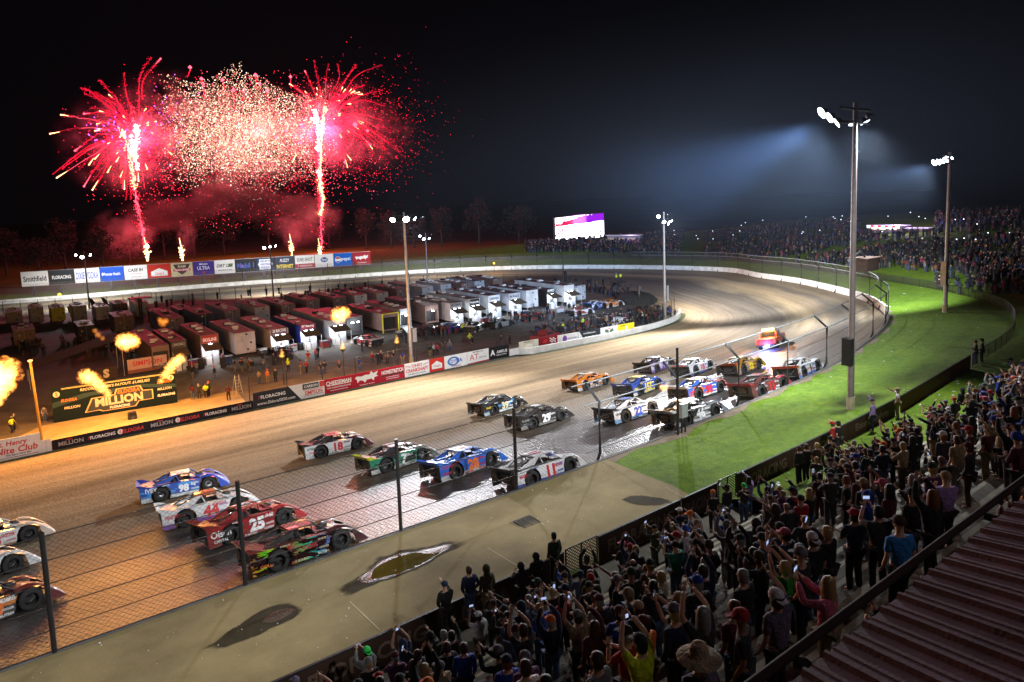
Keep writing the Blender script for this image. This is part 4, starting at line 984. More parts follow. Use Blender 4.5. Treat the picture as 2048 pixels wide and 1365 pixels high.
def holo_livery():
    m, n, l, bs = new_mat('holographic_wrap')
    tc = n.new('ShaderNodeTexCoord'); mp = n.new('ShaderNodeMapping'); mp.inputs['Scale'].default_value = (1.4, 1, 5.5); mp.inputs['Rotation'].default_value = (0, .3, 0); l.new(tc.outputs['Object'], mp.inputs[0])
    no = n.new('ShaderNodeTexNoise'); no.inputs['Scale'].default_value = 1.6; no.inputs['Detail'].default_value = 3; l.new(mp.outputs[0], no.inputs['Vector'])
    s = n.new('ShaderNodeSeparateXYZ'); l.new(tc.outputs['Object'], s.inputs[0])
    r = n.new('ShaderNodeValToRGB'); mr = n.new('ShaderNodeMapRange'); mr.inputs[1].default_value = -2.3; mr.inputs[2].default_value = 1.2; l.new(s.outputs[0], mr.inputs[0]); l.new(mr.outputs[0], r.inputs[0])
    e = r.color_ramp.elements; e[0].color = (.7, .25, .02, 1); e[1].color = (.25, .1, .7, 1)
    for p, c in ((.15, (.1, .7, .02)), (.3, (.75, .65, .02)), (.42, (.5, .02, .04)), (.6, (.03, .6, .15)), (.78, (.03, .4, .6))): q = e.new(p); q.color = (*c, 1)
    g = n.new('ShaderNodeMath'); g.operation = 'GREATER_THAN'; g.inputs[1].default_value = .53; l.new(no.outputs[0], g.inputs[0])
    k = n.new('ShaderNodeMix'); k.data_type = 'RGBA'; l.new(g.outputs[0], k.inputs[0]); k.inputs[6].default_value = (.03, .006, .008, 1); l.new(r.outputs[0], k.inputs[7])
    l.new(k.outputs[2], bs.inputs['Base Color']); bs.inputs['Roughness'].default_value = .18; bs.inputs['Metallic'].default_value = .35; bs.inputs['Coat Weight'].default_value = .5
    return m
RIM_K = mat('black_wheel_rim', (.03, .03, .03), .45, metal=.3); RIM_S = mat('silver_wheel_rim', (.45, .45, .46), .35, metal=.6); RIM_Y = mat('yellow_wheel_rim', (.5, .45, .03), .4)
COCK = mat('cockpit_black', (.015, .014, .014), .6); CHASSIS = mat('dark_chassis', (.02, .018, .017), .6, var=.5)
def wheel_mesh(wd):
    a = MB(); r = .43; h = wd/2
    Mx = Matrix.Rotation(R(90), 4, 'X')
    a.lathe([(.25, -h), (.36, -h), (.41, -h*.85), (r, -h*.6), (r, h*.6), (.41, h*.85), (.36, h), (.25, h)], 20, M=Mx)
    me1 = a.mesh('wheel', RUBBER)
    a = MB(); a.lathe([(.001, -h+.03), (.07, -h+.0), (.09, -h+.04), (.2, -h+.07), (.255, -h+.005), (.27, -h-.012), (.25, -h+.02)], 16, M=Mx)
    return me1, a
WM = {}
for nm, wd in (('front', .34), ('rear', .42)):
    t_, a_ = wheel_mesh(wd); WM[nm] = (t_, {k: a_.mesh('rim', m) for k, m in (('K', RIM_K), ('S', RIM_S), ('Y', RIM_Y))})
def arc(cx, cz, r, a0, a1, n_=9): return [(cx+r*math.cos(R(a0+(a1-a0)*i/n_)), cz+r*math.sin(R(a0+(a1-a0)*i/n_))) for i in range(n_+1)]
SIDE_P = [(-2.32, .14)] + [(-1.85, .13)] + arc(-1.25, .43, .54, 212, -34, 12) + [(-.6, .12), (.78, .13), (.86, .30), (.88, .55), (.98, .78), (1.08, .90), (.9, .90), (.3, .93), (-.7, .96), (-2.35, 1.0)]
def side_mesh(sy):
    mb = MB(); k = len(SIDE_P)
    def yy(z): return sy*(1.03-.10*max(0, z-.3)) 
    # fan from a spine so that the arch stays open
    vs = [V((x, yy(z), z)) for x, z in SIDE_P] + [V((x, yy(z)-sy*.025, z)) for x, z in SIDE_P]
    mb.add(vs, [tuple(range(k)), tuple(range(2*k-1, k-1, -1))]); mb.add(vs, [(i, k+i, k+(i+1) % k, (i+1) % k) for i in range(k)])
    return mb
SIDE_ME = None
def car(label, base, back, roofc, deck, spoil, num=None, numc='W', words=(), hoodw=None, rim='K', roofnum=True, at=None, yaw=None, side_m=None, seed=[0], wordc='W', group='race cars rolling along the front straight', cat='race car', name='race_car', hood=None, spoilword=None, windowc=None, low=None, roll=0, num_h=.60, scoop=None):
    seed[0] += 1
    t = thing(name, label, cat, (0, 0, 0), 0, group)
    P_b, P_d, P_s, P_r = paint(base), paint(deck), paint(spoil), paint(roofc)
    P_h = paint(hood or deck)
    sm = side_m or livery(base, back, low or back, seed[0])
    for sy in (-1, 1): side_mesh(sy).build('side_panel', sm, t)
    # deck: rear deck, cockpit ledges
    mb = MB()
    q = mb.quad
    q((-2.33, -.955, .995), (-.75, -.955, .962), (-.75, .955, .962), (-2.33, .955, .995))
    for s in (-1, 1): q((-.75, s*.955, .962), (.95, s*.95, .90), (.95, s*.55, .92), (-.75, s*.55, .962))
    mb.build('deck', P_d, t)
    mb = MB()   # cockpit tub
    q = mb.quad
    q((-.75, -.55, .55), (.45, -.55, .55), (.45, .55, .55), (-.75, .55, .55)); q((-.75, -.55, .96), (-.75, .55, .96), (-.75, .55, .55), (-.75, -.55, .55)); q((.45, -.55, .98), (.45, .55, .98), (.45, .55, .55), (.45, -.55, .55))
    for s in (-1, 1): q((-.75, s*.55, .96), (.45, s*.55, .93), (.45, s*.55, .55), (-.75, s*.55, .55))
    mb.box(-.5, -.12, -.38, .02, .56, 1.12); mb.build('cockpit', COCK, t)
    mb = MB(); mb.ball((-.2, -.18, 1.17), .13, .13, .15); mb.box(-.32, -.1, -.36, 0, .8, 1.05); mb.build('driver_seat', mat('seat_red_black', (.08, .012, .012), .6), t)
    # hood and nose
    hs = [(.45, .98, .62), (.95, .97, .62), (1.5, .86, .64), (2.05, .60, .8), (2.45, .33, .92), (2.62, .16, .95)]
    vs = []; nc = 7
    for x, z, w_ in hs:
        for j in range(nc): u = -1+2*j/(nc-1); vs.append((x, u*w_, z+.05*(1-u*u)))
    mb = MB(); mb.add(vs, [(i*nc+j, i*nc+j+1, (i+1)*nc+j+1, (i+1)*nc+j) for i in range(len(hs)-1) for j in range(nc-1)], smooth=True)
    mb.quad((2.62, -.95, .16), (2.62, .95, .16), (2.5, .95, .08), (2.5, -.95, .08)); mb.build('hood', P_h, t)
    # front fenders: raised humps over the wheels running down to the nose
    for s in (-1, 1):
        st = [(.9, .90, .97), (1.08, .98, 1.0), (1.35, 1.02, 1.02), (1.7, .95, 1.03), (2.05, .72, 1.02), (2.4, .42, 1.0), (2.6, .18, .97)]
        mb = MB(); vs = []
        for x, z, w_ in st: vs += [(x, s*.58, z-.03 if x < 2 else z), (x, s*.72, z+.03), (x, s*(w_-.07), z+.02), (x, s*w_, z-.07)]
        mb.add(vs, [(i*4+j, i*4+j+1, (i+1)*4+j+1, (i+1)*4+j) for i in range(len(st)-1) for j in range(3)], smooth=True)
        P = [(1.95, .74), (2.4, .36), (2.6, .12), (2.05, .12), (1.98, .40), (1.9, .62)]
        mb.prism(P, s*1.0, s*1.02)
        mb.build('fender', P_h, t)
    # roof, posts and sail panels
    zr = 1.36
    vs = []
    for x in (-.62, -.1, .42):
        for j in range(5): u = -1+j*.5; vs.append((x, u*.62, zr+.03*(1-u*u)-(.02 if x > .3 else 0)))
    n_ = len(vs); vs2 = [(x, y, z-.03) for x, y, z in vs]
    mb = MB(); f = [(i*5+j, i*5+j+1, (i+1)*5+j+1, (i+1)*5+j) for i in range(2) for j in range(4)]
    mb.add(vs, f, smooth=True); mb.add(vs2, [x[::-1] for x in f], smooth=True)
    for a, b_ in ((0, 4), (10, 14)): mb.quad(vs[a], vs[b_], vs2[b_], vs2[a])
    mb.build('roof', P_r, t)
    wc = paint(windowc or base)
    for s in (-1, 1):
        mb = MB(); mb.prism([(-.62, zr), (-.30, zr-.01), (-.72, .98), (-1.0, .985), (-1.75, .99)], s*.60, s*.62); mb.build('sail_panel', wc, t)
        mb = MB(); mb.tube([(.40, s*.60, zr-.02), (.98, s*.72, .94)], .035, 5); mb.build('windscreen_post', wc, t)
        mb = MB(); mb.tube([(-.35, s*.63, zr-.02), (-.2, s*.66, .94)], .03, 5); mb.build('door_post', wc, t)
    mb = MB()
    for s in (-1, 1): mb.tube([(-.65, s*.45, 1.0), (-.66, s*.45, 1.3), (-1.0, s*.45, 1.26), (-1.6, s*.42, 1.0)], .03, 5); mb.tube([(.4, s*.45, .97), (.36, s*.45, 1.33), (-.66, s*.45, 1.3)], .03, 5)
    mb.tube([(-.66, -.45, 1.3), (-.66, .45, 1.3)], .03, 5); mb.build('roll_cage', CHASSIS, t)
    # spoiler with end plates
    mb = MB(); mb.add([(-2.33, -.97, 1.0), (-2.33, .97, 1.0), (-2.52, .97, 1.22), (-2.52, -.97, 1.22), (-2.35, -.97, .99), (-2.35, .97, .99), (-2.54, .97, 1.21), (-2.54, -.97, 1.21)], [(0, 1, 2, 3), (7, 6, 5, 4), (3, 2, 6, 7), (0, 3, 7, 4), (1, 2, 6, 5)])
    for s in (-1, 1): mb.prism([(-2.33, 1.0), (-1.75, .99), (-2.3, 1.2), (-2.52, 1.22)], s*.96, s*.98)
    mb.build('spoiler', P_s, t)
    # tail: dark back, fuel cell, bumper hoop, hanging side fins
    mb = MB(); mb.box(-2.0, -1.9, -.9, .9, .35, .94); mb.box(-2.2, -1.95, -.35, .35, .42, .8); mb.box(-1.9, 1.9, -.62, .62, .22, .5); mb.box(-1.45, -1.05, -.75, .75, .38, .5); mb.box(1.3, 1.5, -.75, .75, .38, .48); mb.build('chassis', CHASSIS, t)
    mb = MB(); mb.tube([(-1.95, -.62, .8), (-2.3, -.66, .78), (-2.36, -.5, .6), (-2.36, 0, .52), (-2.36, .5, .6), (-2.3, .66, .78), (-1.95, .62, .8)], .028, 5); mb.tube([(-1.95, -.7, .36), (-2.3, -.6, .36), (-2.3, .6, .36), (-1.95, .7, .36)], .028, 5); mb.build('bumper', mat('bumper_tube', (.12, .11, .1), .4, metal=.6), t)
    for s in (-1, 1): mb = MB(); mb.quad((-2.34, s*.97, 1.0), (-2.34, s*.60, .99), (-2.36, s*.62, .34), (-2.36, s*1.0, .34)) if s > 0 else mb.box(-2.37, -2.35, -1.0, -.72, .3, .98); mb.build('tail_flap', BLACK, t)
    # engine scoop
    mb = MB(); mb.box(.75, 1.15, -.2, .2, .99, 1.08); mb.lathe([(.001, 1.14), (.19, 1.14), (.19, 1.06)], 10, M=Matrix.Translation((.95, 0, 0))); mb.build('air_cleaner', paint(scoop or (.02, .02, .02)), t)
    for x, nm in ((1.42, 'front'), (-1.25, 'rear')):
        for s in (-1, 1):
            w_ = obj('wheel', WM[nm][0], t, (x, s*.82, .43)); 
            if s > 0: w_.rotation_euler = (0, 0, math.pi)
            obj('rim', WM[nm][1][rim], w_)
    # writing on the side seen from the stand, on the roof and the hood
    S = lambda cx, cz, tilt=0: Matrix.Translation((cx, -(1.034-.10*max(0, cz-.3))-.0, cz)) @ Matrix.Rotation(R(tilt), 4, 'Y') @ Matrix.Rotation(R(90-5.7), 4, 'X')
    if num:
        w_ = 1.0 if len(num) > 2 else .78
        text(num, t, S(.0, .56, 2), num_h, INK[numc], w_, name='race_number', bold=.07)
        if roofnum: text(num, t, Matrix.Translation((-.1, 0, zr+.034)) @ Matrix.Rotation(R(90), 4, 'Z') @ Matrix.Rotation(0, 4, 'X'), .55, INK[numc], .9, name='race_number', bold=.05)
    for s, x, z, h, c_, wmax in words: text(s, t, S(x, z, 2), h, INK[c_], wmax, bold=.03)
    if spoilword: text(spoilword[0], t, Matrix.Translation((-2.44, 0, 1.108)) @ Matrix.Rotation(R(-90), 4, 'Z') @ Matrix.Rotation(R(90-41), 4, 'X') @ Matrix.Translation((0, 0, .02)), .17, INK[spoilword[1]], 1.7, bold=.04)
    if at:
        pr, n1 = on_track(*at[0]); pf, n2 = on_track(*at[1])
        d = pf-pr; nn = (n1+n2).normalized(); d = (d-nn*d.dot(nn)).normalized(); sd = nn.cross(d)
        # contact points lie under the near wheels: step to the car's middle line
        org = pr + sd*(.90*K) + d*(1.25*K)
        org += nn*.005
        M = Matrix(((d.x, sd.x, nn.x, org.x), (d.y, sd.y, nn.y, org.y), (d.z, sd.z, nn.z, org.z), (0, 0, 0, 1)))
        t.matrix_world = M @ Matrix.Rotation(R(roll), 4, 'X') @ Matrix.Scale(K, 4)
    else:
        X, Y, a = yaw; t.location = (X, Y, .01); t.rotation_euler = (0, 0, R(a)); t.scale = (K, K, K)
    return t
Wh, Bk, Rd, Bl = (.62, .62, .62), (.015, .015, .017), (.28, .012, .015), (.015, .07, .36)
def small(*ws): return [(s, x, z, h, c_, wm) for s, x, z, h, c_, wm in ws]
fine = lambda c_: [('SUNOCO', -.95, .985-.06, .07, c_, .5), ('BILSTEIN', .55, .22, .09, c_, .5), ('FK ROD ENDS', -.35, .20, .09, c_, .6), ('HOOSIER', .62, .42, .09, c_, .4), ('VP FUELS', .62, .74, .10, c_, .45)]
car('blue race car numbered 98 with a white roof, beside the white car', Bl, (.05, .25, .6), (.7, .68, .6), (.12, .07, .35), (.02, .04, .28), '98', 'W', [('IVEY', -1.75, .80, .24, 'W', .8), ('big', .55, .66, .2, 'W', .5)]+fine('W'), hood=(.03, .09, .5), low=(.55, .6, .6), at=((324, 1004), (424, 981)), rim='S', num_h=.46)
car('white race car numbered 44 with dark red roof and purple skirt', Wh, (.55, .55, .55), (.22, .02, .02), Wh, Wh, '44', 'R', [('HENDERSON', -1.72, .70, .2, 'R', .95), ('MULTITRACK', .45, .82, .18, 'R', .7)]+fine('P'), low=(.18, .05, .35), at=((373, 1055), (478, 1027)))
car('dark red race car numbered 25 with white script and red roof', Rd, (.22, .01, .012), (.42, .03, .015), (.13, .012, .012), (.2, .012, .012), '25', 'W', [('Olsen', -1.72, .66, .3, 'W', .95), ('CAPITAL', -1.75, .36, .13, 'W', .7), ('0-60', .66, .8, .16, 'W', .4)]+fine('W'), hood=(.38, .03, .03), low=(.25, .012, .015), at=((464, 1089), (578, 1048)))
car('black race car with a shimmering rainbow wrap, nearest to the catch fence', Bk, Bk, (.22, .015, .03), (.08, .01, .012), (.14, .012, .01), None, 'C', [('Z RACING', -.05, .62, .2, 'R', .8), ('GOLD', -1.75, .4, .14, 'O', .6)]+fine('C'), side_m=holo_livery(), hood=(.05, .012, .014), at=((560, 1143), (683, 1100)))
car('white and black race car numbered 18 in red, leading the second group on the dirt', Wh, (.6, .6, .6), (.22, .02, .03), (.06, .01, .012), Bk, '18', 'R', [('DYNAGRO', -1.7, .78, .16, 'K', .95), ('Dunlop', -1.75, .5, .17, 'R', .7), ('Champion', .62, .76, .14, 'R', .5)]+fine('K'), low=(.6, .6, .6), hood=(.1, .015, .02), at=((643, 917), (718, 899)), windowc=Bk)
car('green and black race car with a lime yellow spoiler', (.03, .22, .12), Bk, (.08, .015, .04), (.06, .01, .015), (.55, .6, .02), '7', 'W', [('Hoosier', -1.75, .66, .16, 'K', .6), ('NAPA', .4, .72, .16, 'W', .5)]+fine('K'), low=(.55, .57, .55), hood=(.16, .18, .17), at=((774, 946), (848, 923)), rim='S', windowc=Bk)
car('bright blue race car numbered 28 in orange', (.02, .13, .55), (.02, .13, .55), (.02, .16, .62), (.02, .14, .58), (.02, .14, .58), '28', 'O', [('LOCALE BEARING', -1.7, .82, .14, 'R', 1.0), ('BRANDT', -1.75, .5, .14, 'R', .7), ('Integra', .6, .75, .15, 'R', .5)]+fine('R'), low=(.5, .5, .5), hood=(.02, .15, .6), at=((913, 959), (988, 932)), rim='S')
car('white race car numbered 11 half hidden by the wall, with red stripes on its roof', Wh, (.6, .6, .6), (.6, .6, .62), (.05, .045, .04), Bk, '11', 'R', [('MARTIN', -1.7, .7, .15, 'R', .7), ('DRYDENE', .55, .72, .17, 'R', .5)]+fine('B'), low=(.03, .06, .3), hood=(.6, .6, .6), at=((1066, 976), (1143, 947)), rim='K', scoop=(.02, .05, .25))
car('black and light blue race car numbered 39', Bk, (.06, .2, .36), Bk, Bk, Bk, '39', 'C', [('SWARTZ', -1.75, .7, .15, 'Y', .6), ('Keyser', .5, .72, .15, 'W', .5)]+fine('W'), low=(.35, .45, .5), at=((988, 831), (1037, 816)), rim='S')
car('all black race car numbered 29 in white', Bk, (.02, .02, .02), Bk, Bk, Bk, '29', 'W', [('ROCKET', -1.75, .72, .15, 'G', .8), ('Zero', .55, .76, .17, 'W', .5), ('CAPTAIN', -1.75, .45, .14, 'G', .8)]+fine('G'), low=(.2, .2, .2), at=((1066, 859), (1121, 843)))
car('orange and white race car numbered 40', (.6, .18, .01), (.6, .6, .6), (.7, .6, .5), (.6, .17, .01), (.6, .17, .01), '40', 'K', [('DIAMOND', -1.75, .62, .15, 'R', .6), ('MUDD', .55, .7, .14, 'B', .4)]+fine('K'), low=(.6, .6, .6), at=((1172, 782), (1210, 771)), rim='S', spoilword=('MIDWEST', 'K'))
car('blue race car numbered 157 on a yellow square', (.02, .06, .3), (.02, .08, .36), (.35, .3, .1), (.02, .06, .3), (.02, .06, .3), '157', 'Y', [('Marlow', -1.7, .66, .18, 'Y', .8), ('Rayborn', .62, .76, .15, 'W', .5)]+fine('Y'), low=(.55, .55, .5), hood=(.02, .09, .42), at=((1281, 792), (1317, 778)), rim='S', spoilword=('BILSTEIN', 'W'))
car('white and pale blue race car numbered 22 with a black roof', Wh, (.1, .3, .5), (.05, .05, .05), (.3, .35, .38), Bk, '22', 'B', [('GROVENDE', -1.7, .72, .17, 'K', .9), ('FERGUSON', .6, .76, .13, 'B', .5)]+fine('K'), low=(.12, .3, .55), hood=Wh, at=((1252, 846), (1303, 829)))
car('black race car numbered 46 with a white lettered spoiler beside the grass', Bk, (.25, .25, .26), Bk, Bk, (.6, .6, .6), '46', 'W', [('POWER', -1.75, .7, .16, 'W', .7), ('LONGHORN', .6, .72, .14, 'W', .5)]+fine('W'), low=(.4, .4, .42), hood=(.14, .16, .18), at=((1374, 853), (1420, 838)), spoilword=('BILSTEIN', 'K'))
car('black and white race car numbered 21, furthest along the dirt side of the third row', Bk, Wh, Bk, Bk, Bk, '21', 'P', [('DURHAM', -1.7, .7, .14, 'K', .6)]+fine('P'), low=(.2, .1, .3), at=((1314, 746), (1341, 736)), rim='S', side_m=livery((.5, .5, .52), (.3, .2, .4), (.12, .05, .22), 77))
car('white race car with a square red number panel, between the 21 and the yellow car', Wh, Wh, Wh, Wh, Wh, '10', 'R', fine('B'), low=(.1, .12, .4), at=((1392, 752), (1418, 742)), spoilword=('GUTTERMAN', 'R'))
car('orange and blue race car numbered 93 with flames shooting from its exhaust', (.03, .1, .4), (.5, .1, .03), (.15, .03, .02), (.05, .03, .03), (.5, .5, .5), '93', 'R', [('VALVOLINE', -1.7, .66, .17, 'R', .8)]+fine('W'), low=(.5, .5, .5), hood=(.3, .08, .08), at=((1397, 800), (1433, 788)))
car('yellow and black race car numbered 32 with an orange spoiler', (.45, .2, .02), (.4, .25, .2), (.5, .33, .02), (.2, .1, .02), (.45, .08, .01), '32', 'Y', fine('K'), low=(.4, .2, .2), hood=(.5, .33, .02), at=((1488, 750), (1511, 741)), rim='Y')
car('black and red race car numbered 11 in red, on the groove behind the orange spoiler', (.12, .03, .03), (.3, .28, .28), Bk, Bk, (.25, .02, .03), '11', 'R', fine('W'), low=(.08, .02, .02), hood=(.3, .04, .05), at=((1524, 795), (1556, 783)))
car('white race car with an orange spoiler, front of the field beside the bent fence posts', Wh, (.5, .15, .1), Wh, Wh, (.6, .1, .02), '1', 'K', fine('B'), low=(.15, .25, .55), at=((1609, 757), (1638, 742)))
car('white race car with orange nose and green stripe, entering behind the fence post', Wh, (.55, .55, .55), Wh, (.55, .55, .5), Bk, '8', 'R', [('ARIZONA', .5, .7, .2, 'R', .6)]+fine('R'), low=(.04, .35, .1), hood=(.6, .5, .42), at=((-66, 1121), (39, 1090)), group='race cars rolling along the front straight')
car('white race car showing only its nose behind the fence', Wh, Wh, Wh, Wh, Wh, '5', 'R', fine('R'), at=((-115, 1197), (-10, 1160)))
car('black race car with an orange flash and white stickers, near the wall', Bk, (.5, .15, .01), Bk, (.05, .01, .01), Bk, '760', 'O', [('COLLENS', .55, .78, .2, 'W', .7)]+fine('W'), low=Bk, hood=(.14, .02, .02), at=((-105, 1284), (23, 1236)))
# exhaust flame behind car 93
fp, _ = on_track(1384, 800); 
# ------------------------------------------------------------------ pace truck
def pace_truck():
    pr, n1 = on_track(1517, 700); pf, n2 = on_track(1556, 700)
    c = (pr+pf)/2; d = V((.92, .36, 0)).normalized(); nn = n1; d = (d-nn*d.dot(nn)).normalized(); sd = nn.cross(d)
    t = thing('pace_truck', 'red pace truck with amber roof lights and a blue flashing light, ahead of the field', 'truck')
    RP = paint((.55, .05, .015)); G_ = mat('truck_glass', (.02, .02, .025), .1)
    mb = MB(); mb.prism([(-2.6, .5), (2.7, .5), (2.75, .95), (2.5, 1.1), (1.3, 1.2), (-2.65, 1.2), (-2.7, .8)], -1.0, 1.0); mb.build('body', RP, t)
    mb = MB(); mb.prism([(1.15, 1.2), (.5, 1.82), (-.75, 1.85), (-1.0, 1.2)], -.88, .88); mb.build('cab', RP, t)
    for s in (-1, 1): mb = MB(); mb.prism([(.95, 1.27), (.45, 1.74), (-.65, 1.76), (-.8, 1.27)], s*.885, s*.9); mb.build('side_window', G_, t)
    mb = MB(); mb.quad((-.99, -.75, 1.27), (-.99, .75, 1.27), (-.80, .7, 1.75), (-.80, -.7, 1.75)); mb.build('rear_window', G_, t)
    mb = MB(); mb.box(-2.55, -1.05, -.88, .88, 1.19, 1.22); mb.build('cargo_bed', BLACK, t)
    for s in (-1, 1): mb = MB(); mb.box(-2.72, -2.66, s*.93-.1, s*.93+.1, .8, 1.15); mb.build('tail_light', emit('tail_red', (1, .05, .03), 4, False), t)
    mb = MB(); mb.box(-2.76, -2.64, -.95, .95, .48, .62); mb.build('bumper', mat('chrome', (.5, .5, .5), .2, metal=1), t)
    mb = MB(); mb.box(-.5, -.1, -.7, .7, 1.87, 2.02); mb.build('light_bar', emit('amber_bar', (1, .55, .12), 30, True), t)
    mb = MB(); mb.box(-2.8, -2.74, -.3, .3, .36, .5); mb.build('strobe', emit('blue_strobe', (.12, .16, 1), 60, True), t)
    for x in (1.6, -1.6):
        for s in (-1, 1): w_ = obj('wheel', WM['front'][0], t, (x, s*.88, .43)); w_.rotation_euler = (0, 0, math.pi if s > 0 else 0); obj('rim', WM['front'][1]['S'], w_)
    M = Matrix(((d.x, sd.x, nn.x, c.x), (d.y, sd.y, nn.y, c.y), (d.z, sd.z, nn.z, c.z), (0, 0, 0, 1)))
    t.matrix_world = M @ Matrix.Translation((2.4, 0, 0)) @ Matrix.Scale(1.1, 4)
    W_ = t.matrix_world
    def pt(nm, p, e, col): 
        l_ = bpy.data.lights.new(nm, 'POINT'); l_.energy = e; l_.color = col; l_.shadow_soft_size = .2; o = bpy.data.objects.new(nm, l_); COL.objects.link(o); o.location = W_ @ V(p)
    pt('amber_light', (-1.0, 0, 2.5), 2600, (1, .5, .15)); pt('blue_light', (-3.3, 0, .5), 1100, (.1, .15, 1))
pace_truck()
# ================================================================== THE PITS
def Xat(px, py, Y): d = ray(px, py); return d.x/d.y*Y
TP = {}; rn = random.Random(2)
def tpaint(nm, c, **k): return mat('trailer_'+nm, c, .55, var=.3, scale=.5, spec=.25, **k)
T_BR, T_W, T_BL, T_GR, T_K, T_YE, T_PK = tpaint('brown', (.16, .10, .085)), tpaint('white', (.5, .49, .47)), tpaint('blue', (.012, .02, .16)), tpaint('grey', (.3, .31, .33)), tpaint('black', (.02, .018, .018)), tpaint('yellow', (.5, .5, .01)), tpaint('pinkish', (.33, .27, .25))
T_ROOF = tpaint('roof', (.085, .052, .05)); AWN = mat('brown_awning', (.10, .065, .04), .8, var=.3); INSIDE = mat('cabinet_white', (.7, .7, .7), .5)
TW = MB(); TW.lathe([(.1, -.15), (.42, -.15), (.5, -.1), (.5, .1), (.42, .15), (.1, .15)], 14, M=Matrix.Rotation(R(90), 4, 'Y')); TW_ME = TW.mesh('wheel', RUBBER)
def trailer(X, Y, w_, body, label, L_=17, h=4.2, mode='awning', sign=None, lamp=0, rz=0, frame=None, group='race trailers parked in the pits', roofm=None):
    t = thing('race_trailer', label, 'trailer', (X+w_/2, Y, 0), rz, group)
    x = w_/2
    mb = MB(); mb.box(-x, x, .9, L_, .75, h-.06); mb.box(-x, -x+.12, 0, .898, .75, h-.06); mb.box(x-.12, x, 0, .898, .75, h-.06); mb.box(-x+.122, x-.122, 0, .898, .75, .95)
    if mode == 'closed': mb.box(-x+.122, x-.122, .02, .896, .952, h-.06)
    else: mb.box(-x+.122, x-.122, 0.02, .896, 3.05, h-.06)
    mb.build('body', body, t)
    mb = MB(); mb.box(-x-.03, x+.03, -.03, L_+.02, h-.058, h); mb.build('roof', roofm or T_ROOF, t)
    mb = MB(); mb.box(-.8, -.1, 3, 3.7, h, h+.18) ; mb.build('roof_vent', T_W, t)
    mb = MB(); mb.box(.1, .8, L_*.55, L_*.55+.7, h, h+.18); mb.build('roof_vent', T_W, t)
    for q in range(3):
        y = rn.uniform(.2, .9)*L_; mb = MB(); mb.box(-.5, .45, y, y+.7, h, h+.32); mb.build('roof_unit', T_W if q else T_K, t)
    mb = MB(); mb.box(x-.32, x-.26, .4, L_-.6, h, h+.06); mb.build('roof_rail', GALV, t)
    for y in (L_*.55, L_*.55+1.15):
        for s in (-1, 1): obj('wheel', TW_ME, t, (s*(x-.16), y, .5))
    mb = MB(); mb.box(-.06, .06, -.0, .0, 0, 0) if False else None
    if mode != 'closed':
        mb = MB(); mb.quad((-x+.13, .89, .96), (x-.13, .89, .96), (x-.13, .89, 3.04), (-x+.13, .89, 3.04)); mb.build('interior_wall', INSIDE if mode == 'awning' else T_K, t)  # open trailers: the black wall paints the shade inside
    if mode == 'awning':
        mb = MB(); mb.box(-x+.05, x-.05, -2.4, 0, -.03, .03, M=Matrix.Translation((0, -.02, 3.02)) @ Matrix.Rotation(R(16), 4, 'X')); mb.build('awning', AWN, t)
        for s in (-1, 1): mb = MB(); mb.tube([(s*(x-.1), -2.3, 2.38), (s*(x-.1), -2.3, 0)], .04, 5); mb.build('awning_post', GALV, t)
        mb = MB(); mb.box(-x+.35, -.1, -1.0, -.3, 0, 1.1); mb.build('tool_cabinet', INSIDE, t)
        mb = MB(); mb.box(.15, x-.3, -.7, -.1, 0, 1.9); mb.build('tool_cabinet', T_GR, t)
    if mode == 'ramp':
        mb = MB(); mb.box(-x+.14, x-.14, -2.6, 0, -.05, .05, M=Matrix.Translation((0, -.02, .9)) @ Matrix.Rotation(R(20), 4, 'X')); mb.build('ramp_door', T_GR, t)
    if mode == 'closed':
        mb = MB()
        for px_, pz in ((-.5, 3.6), (.25, 3.62), (-.7, 2.3), (.85, 2.3), (-.3, 1.3), (.35, 1.3), (-.1, 1.15)):
            mb = MB(); mb.prism([(px_-.16, pz-.13), (px_+.16, pz-.13), (px_+.16, pz+.13), (px_-.16, pz+.13)], -.012, .018); mb.build('door_plate', I_G if px_ < 0 else I_K, t)
        mb = MB(); mb.tube([(-.03, -.02, 1), (-.03, -.02, 4)], .03, 5); mb.build('door_bar', GALV, t)
    if sign:
        s, bgc, c_ = sign; mb = MB(); mb.prism([(-x+.15, 3.1), (x-.15, 3.1), (x-.15, h-.12), (-x+.15, h-.12)], -.03, .0); mb.build('sign_panel', ink('%02x%02x%02x' % tuple(int(v*255) for v in bgc), bgc), t)
        text(s, t, face_front(0, -.034, 3.6), .5, INK[c_], w_*.75, bold=.03)
    if frame:
        for a in (-1, 1): mb = MB(); mb.box(a*x-.09, a*x+.09, -.12, -.03, .4, h); mb.build('door_frame', frame, t)
        mb = MB(); mb.box(-x+.092, x-.092, -.12, -.03, h-.15, h); mb.build('door_frame', frame, t)
    if lamp:
        for a in ((-.5, .5) if lamp > 1 else (0,)):
            mb = MB(); mb.box(a-.22, a+.22, -.35, -.2, 2.85, 2.98); mb.build('work_light', emit('work_light', (.85, .92, 1), 40, True), t)
        l_ = bpy.data.lights.new('work_lamp', 'POINT'); l_.energy = 430*lamp; l_.color = (.8, .9, 1); l_.shadow_soft_size = .25
        o = bpy.data.objects.new('work_lamp', l_); COL.objects.link(o); o.location = (X+w_/2, Y-1.3, 2.3)
    return t
RP = lambda px0, px1, Y=108: (Xat(px0, 690-.05*px0, Y), Xat(px1, 690-.05*px1, Y))
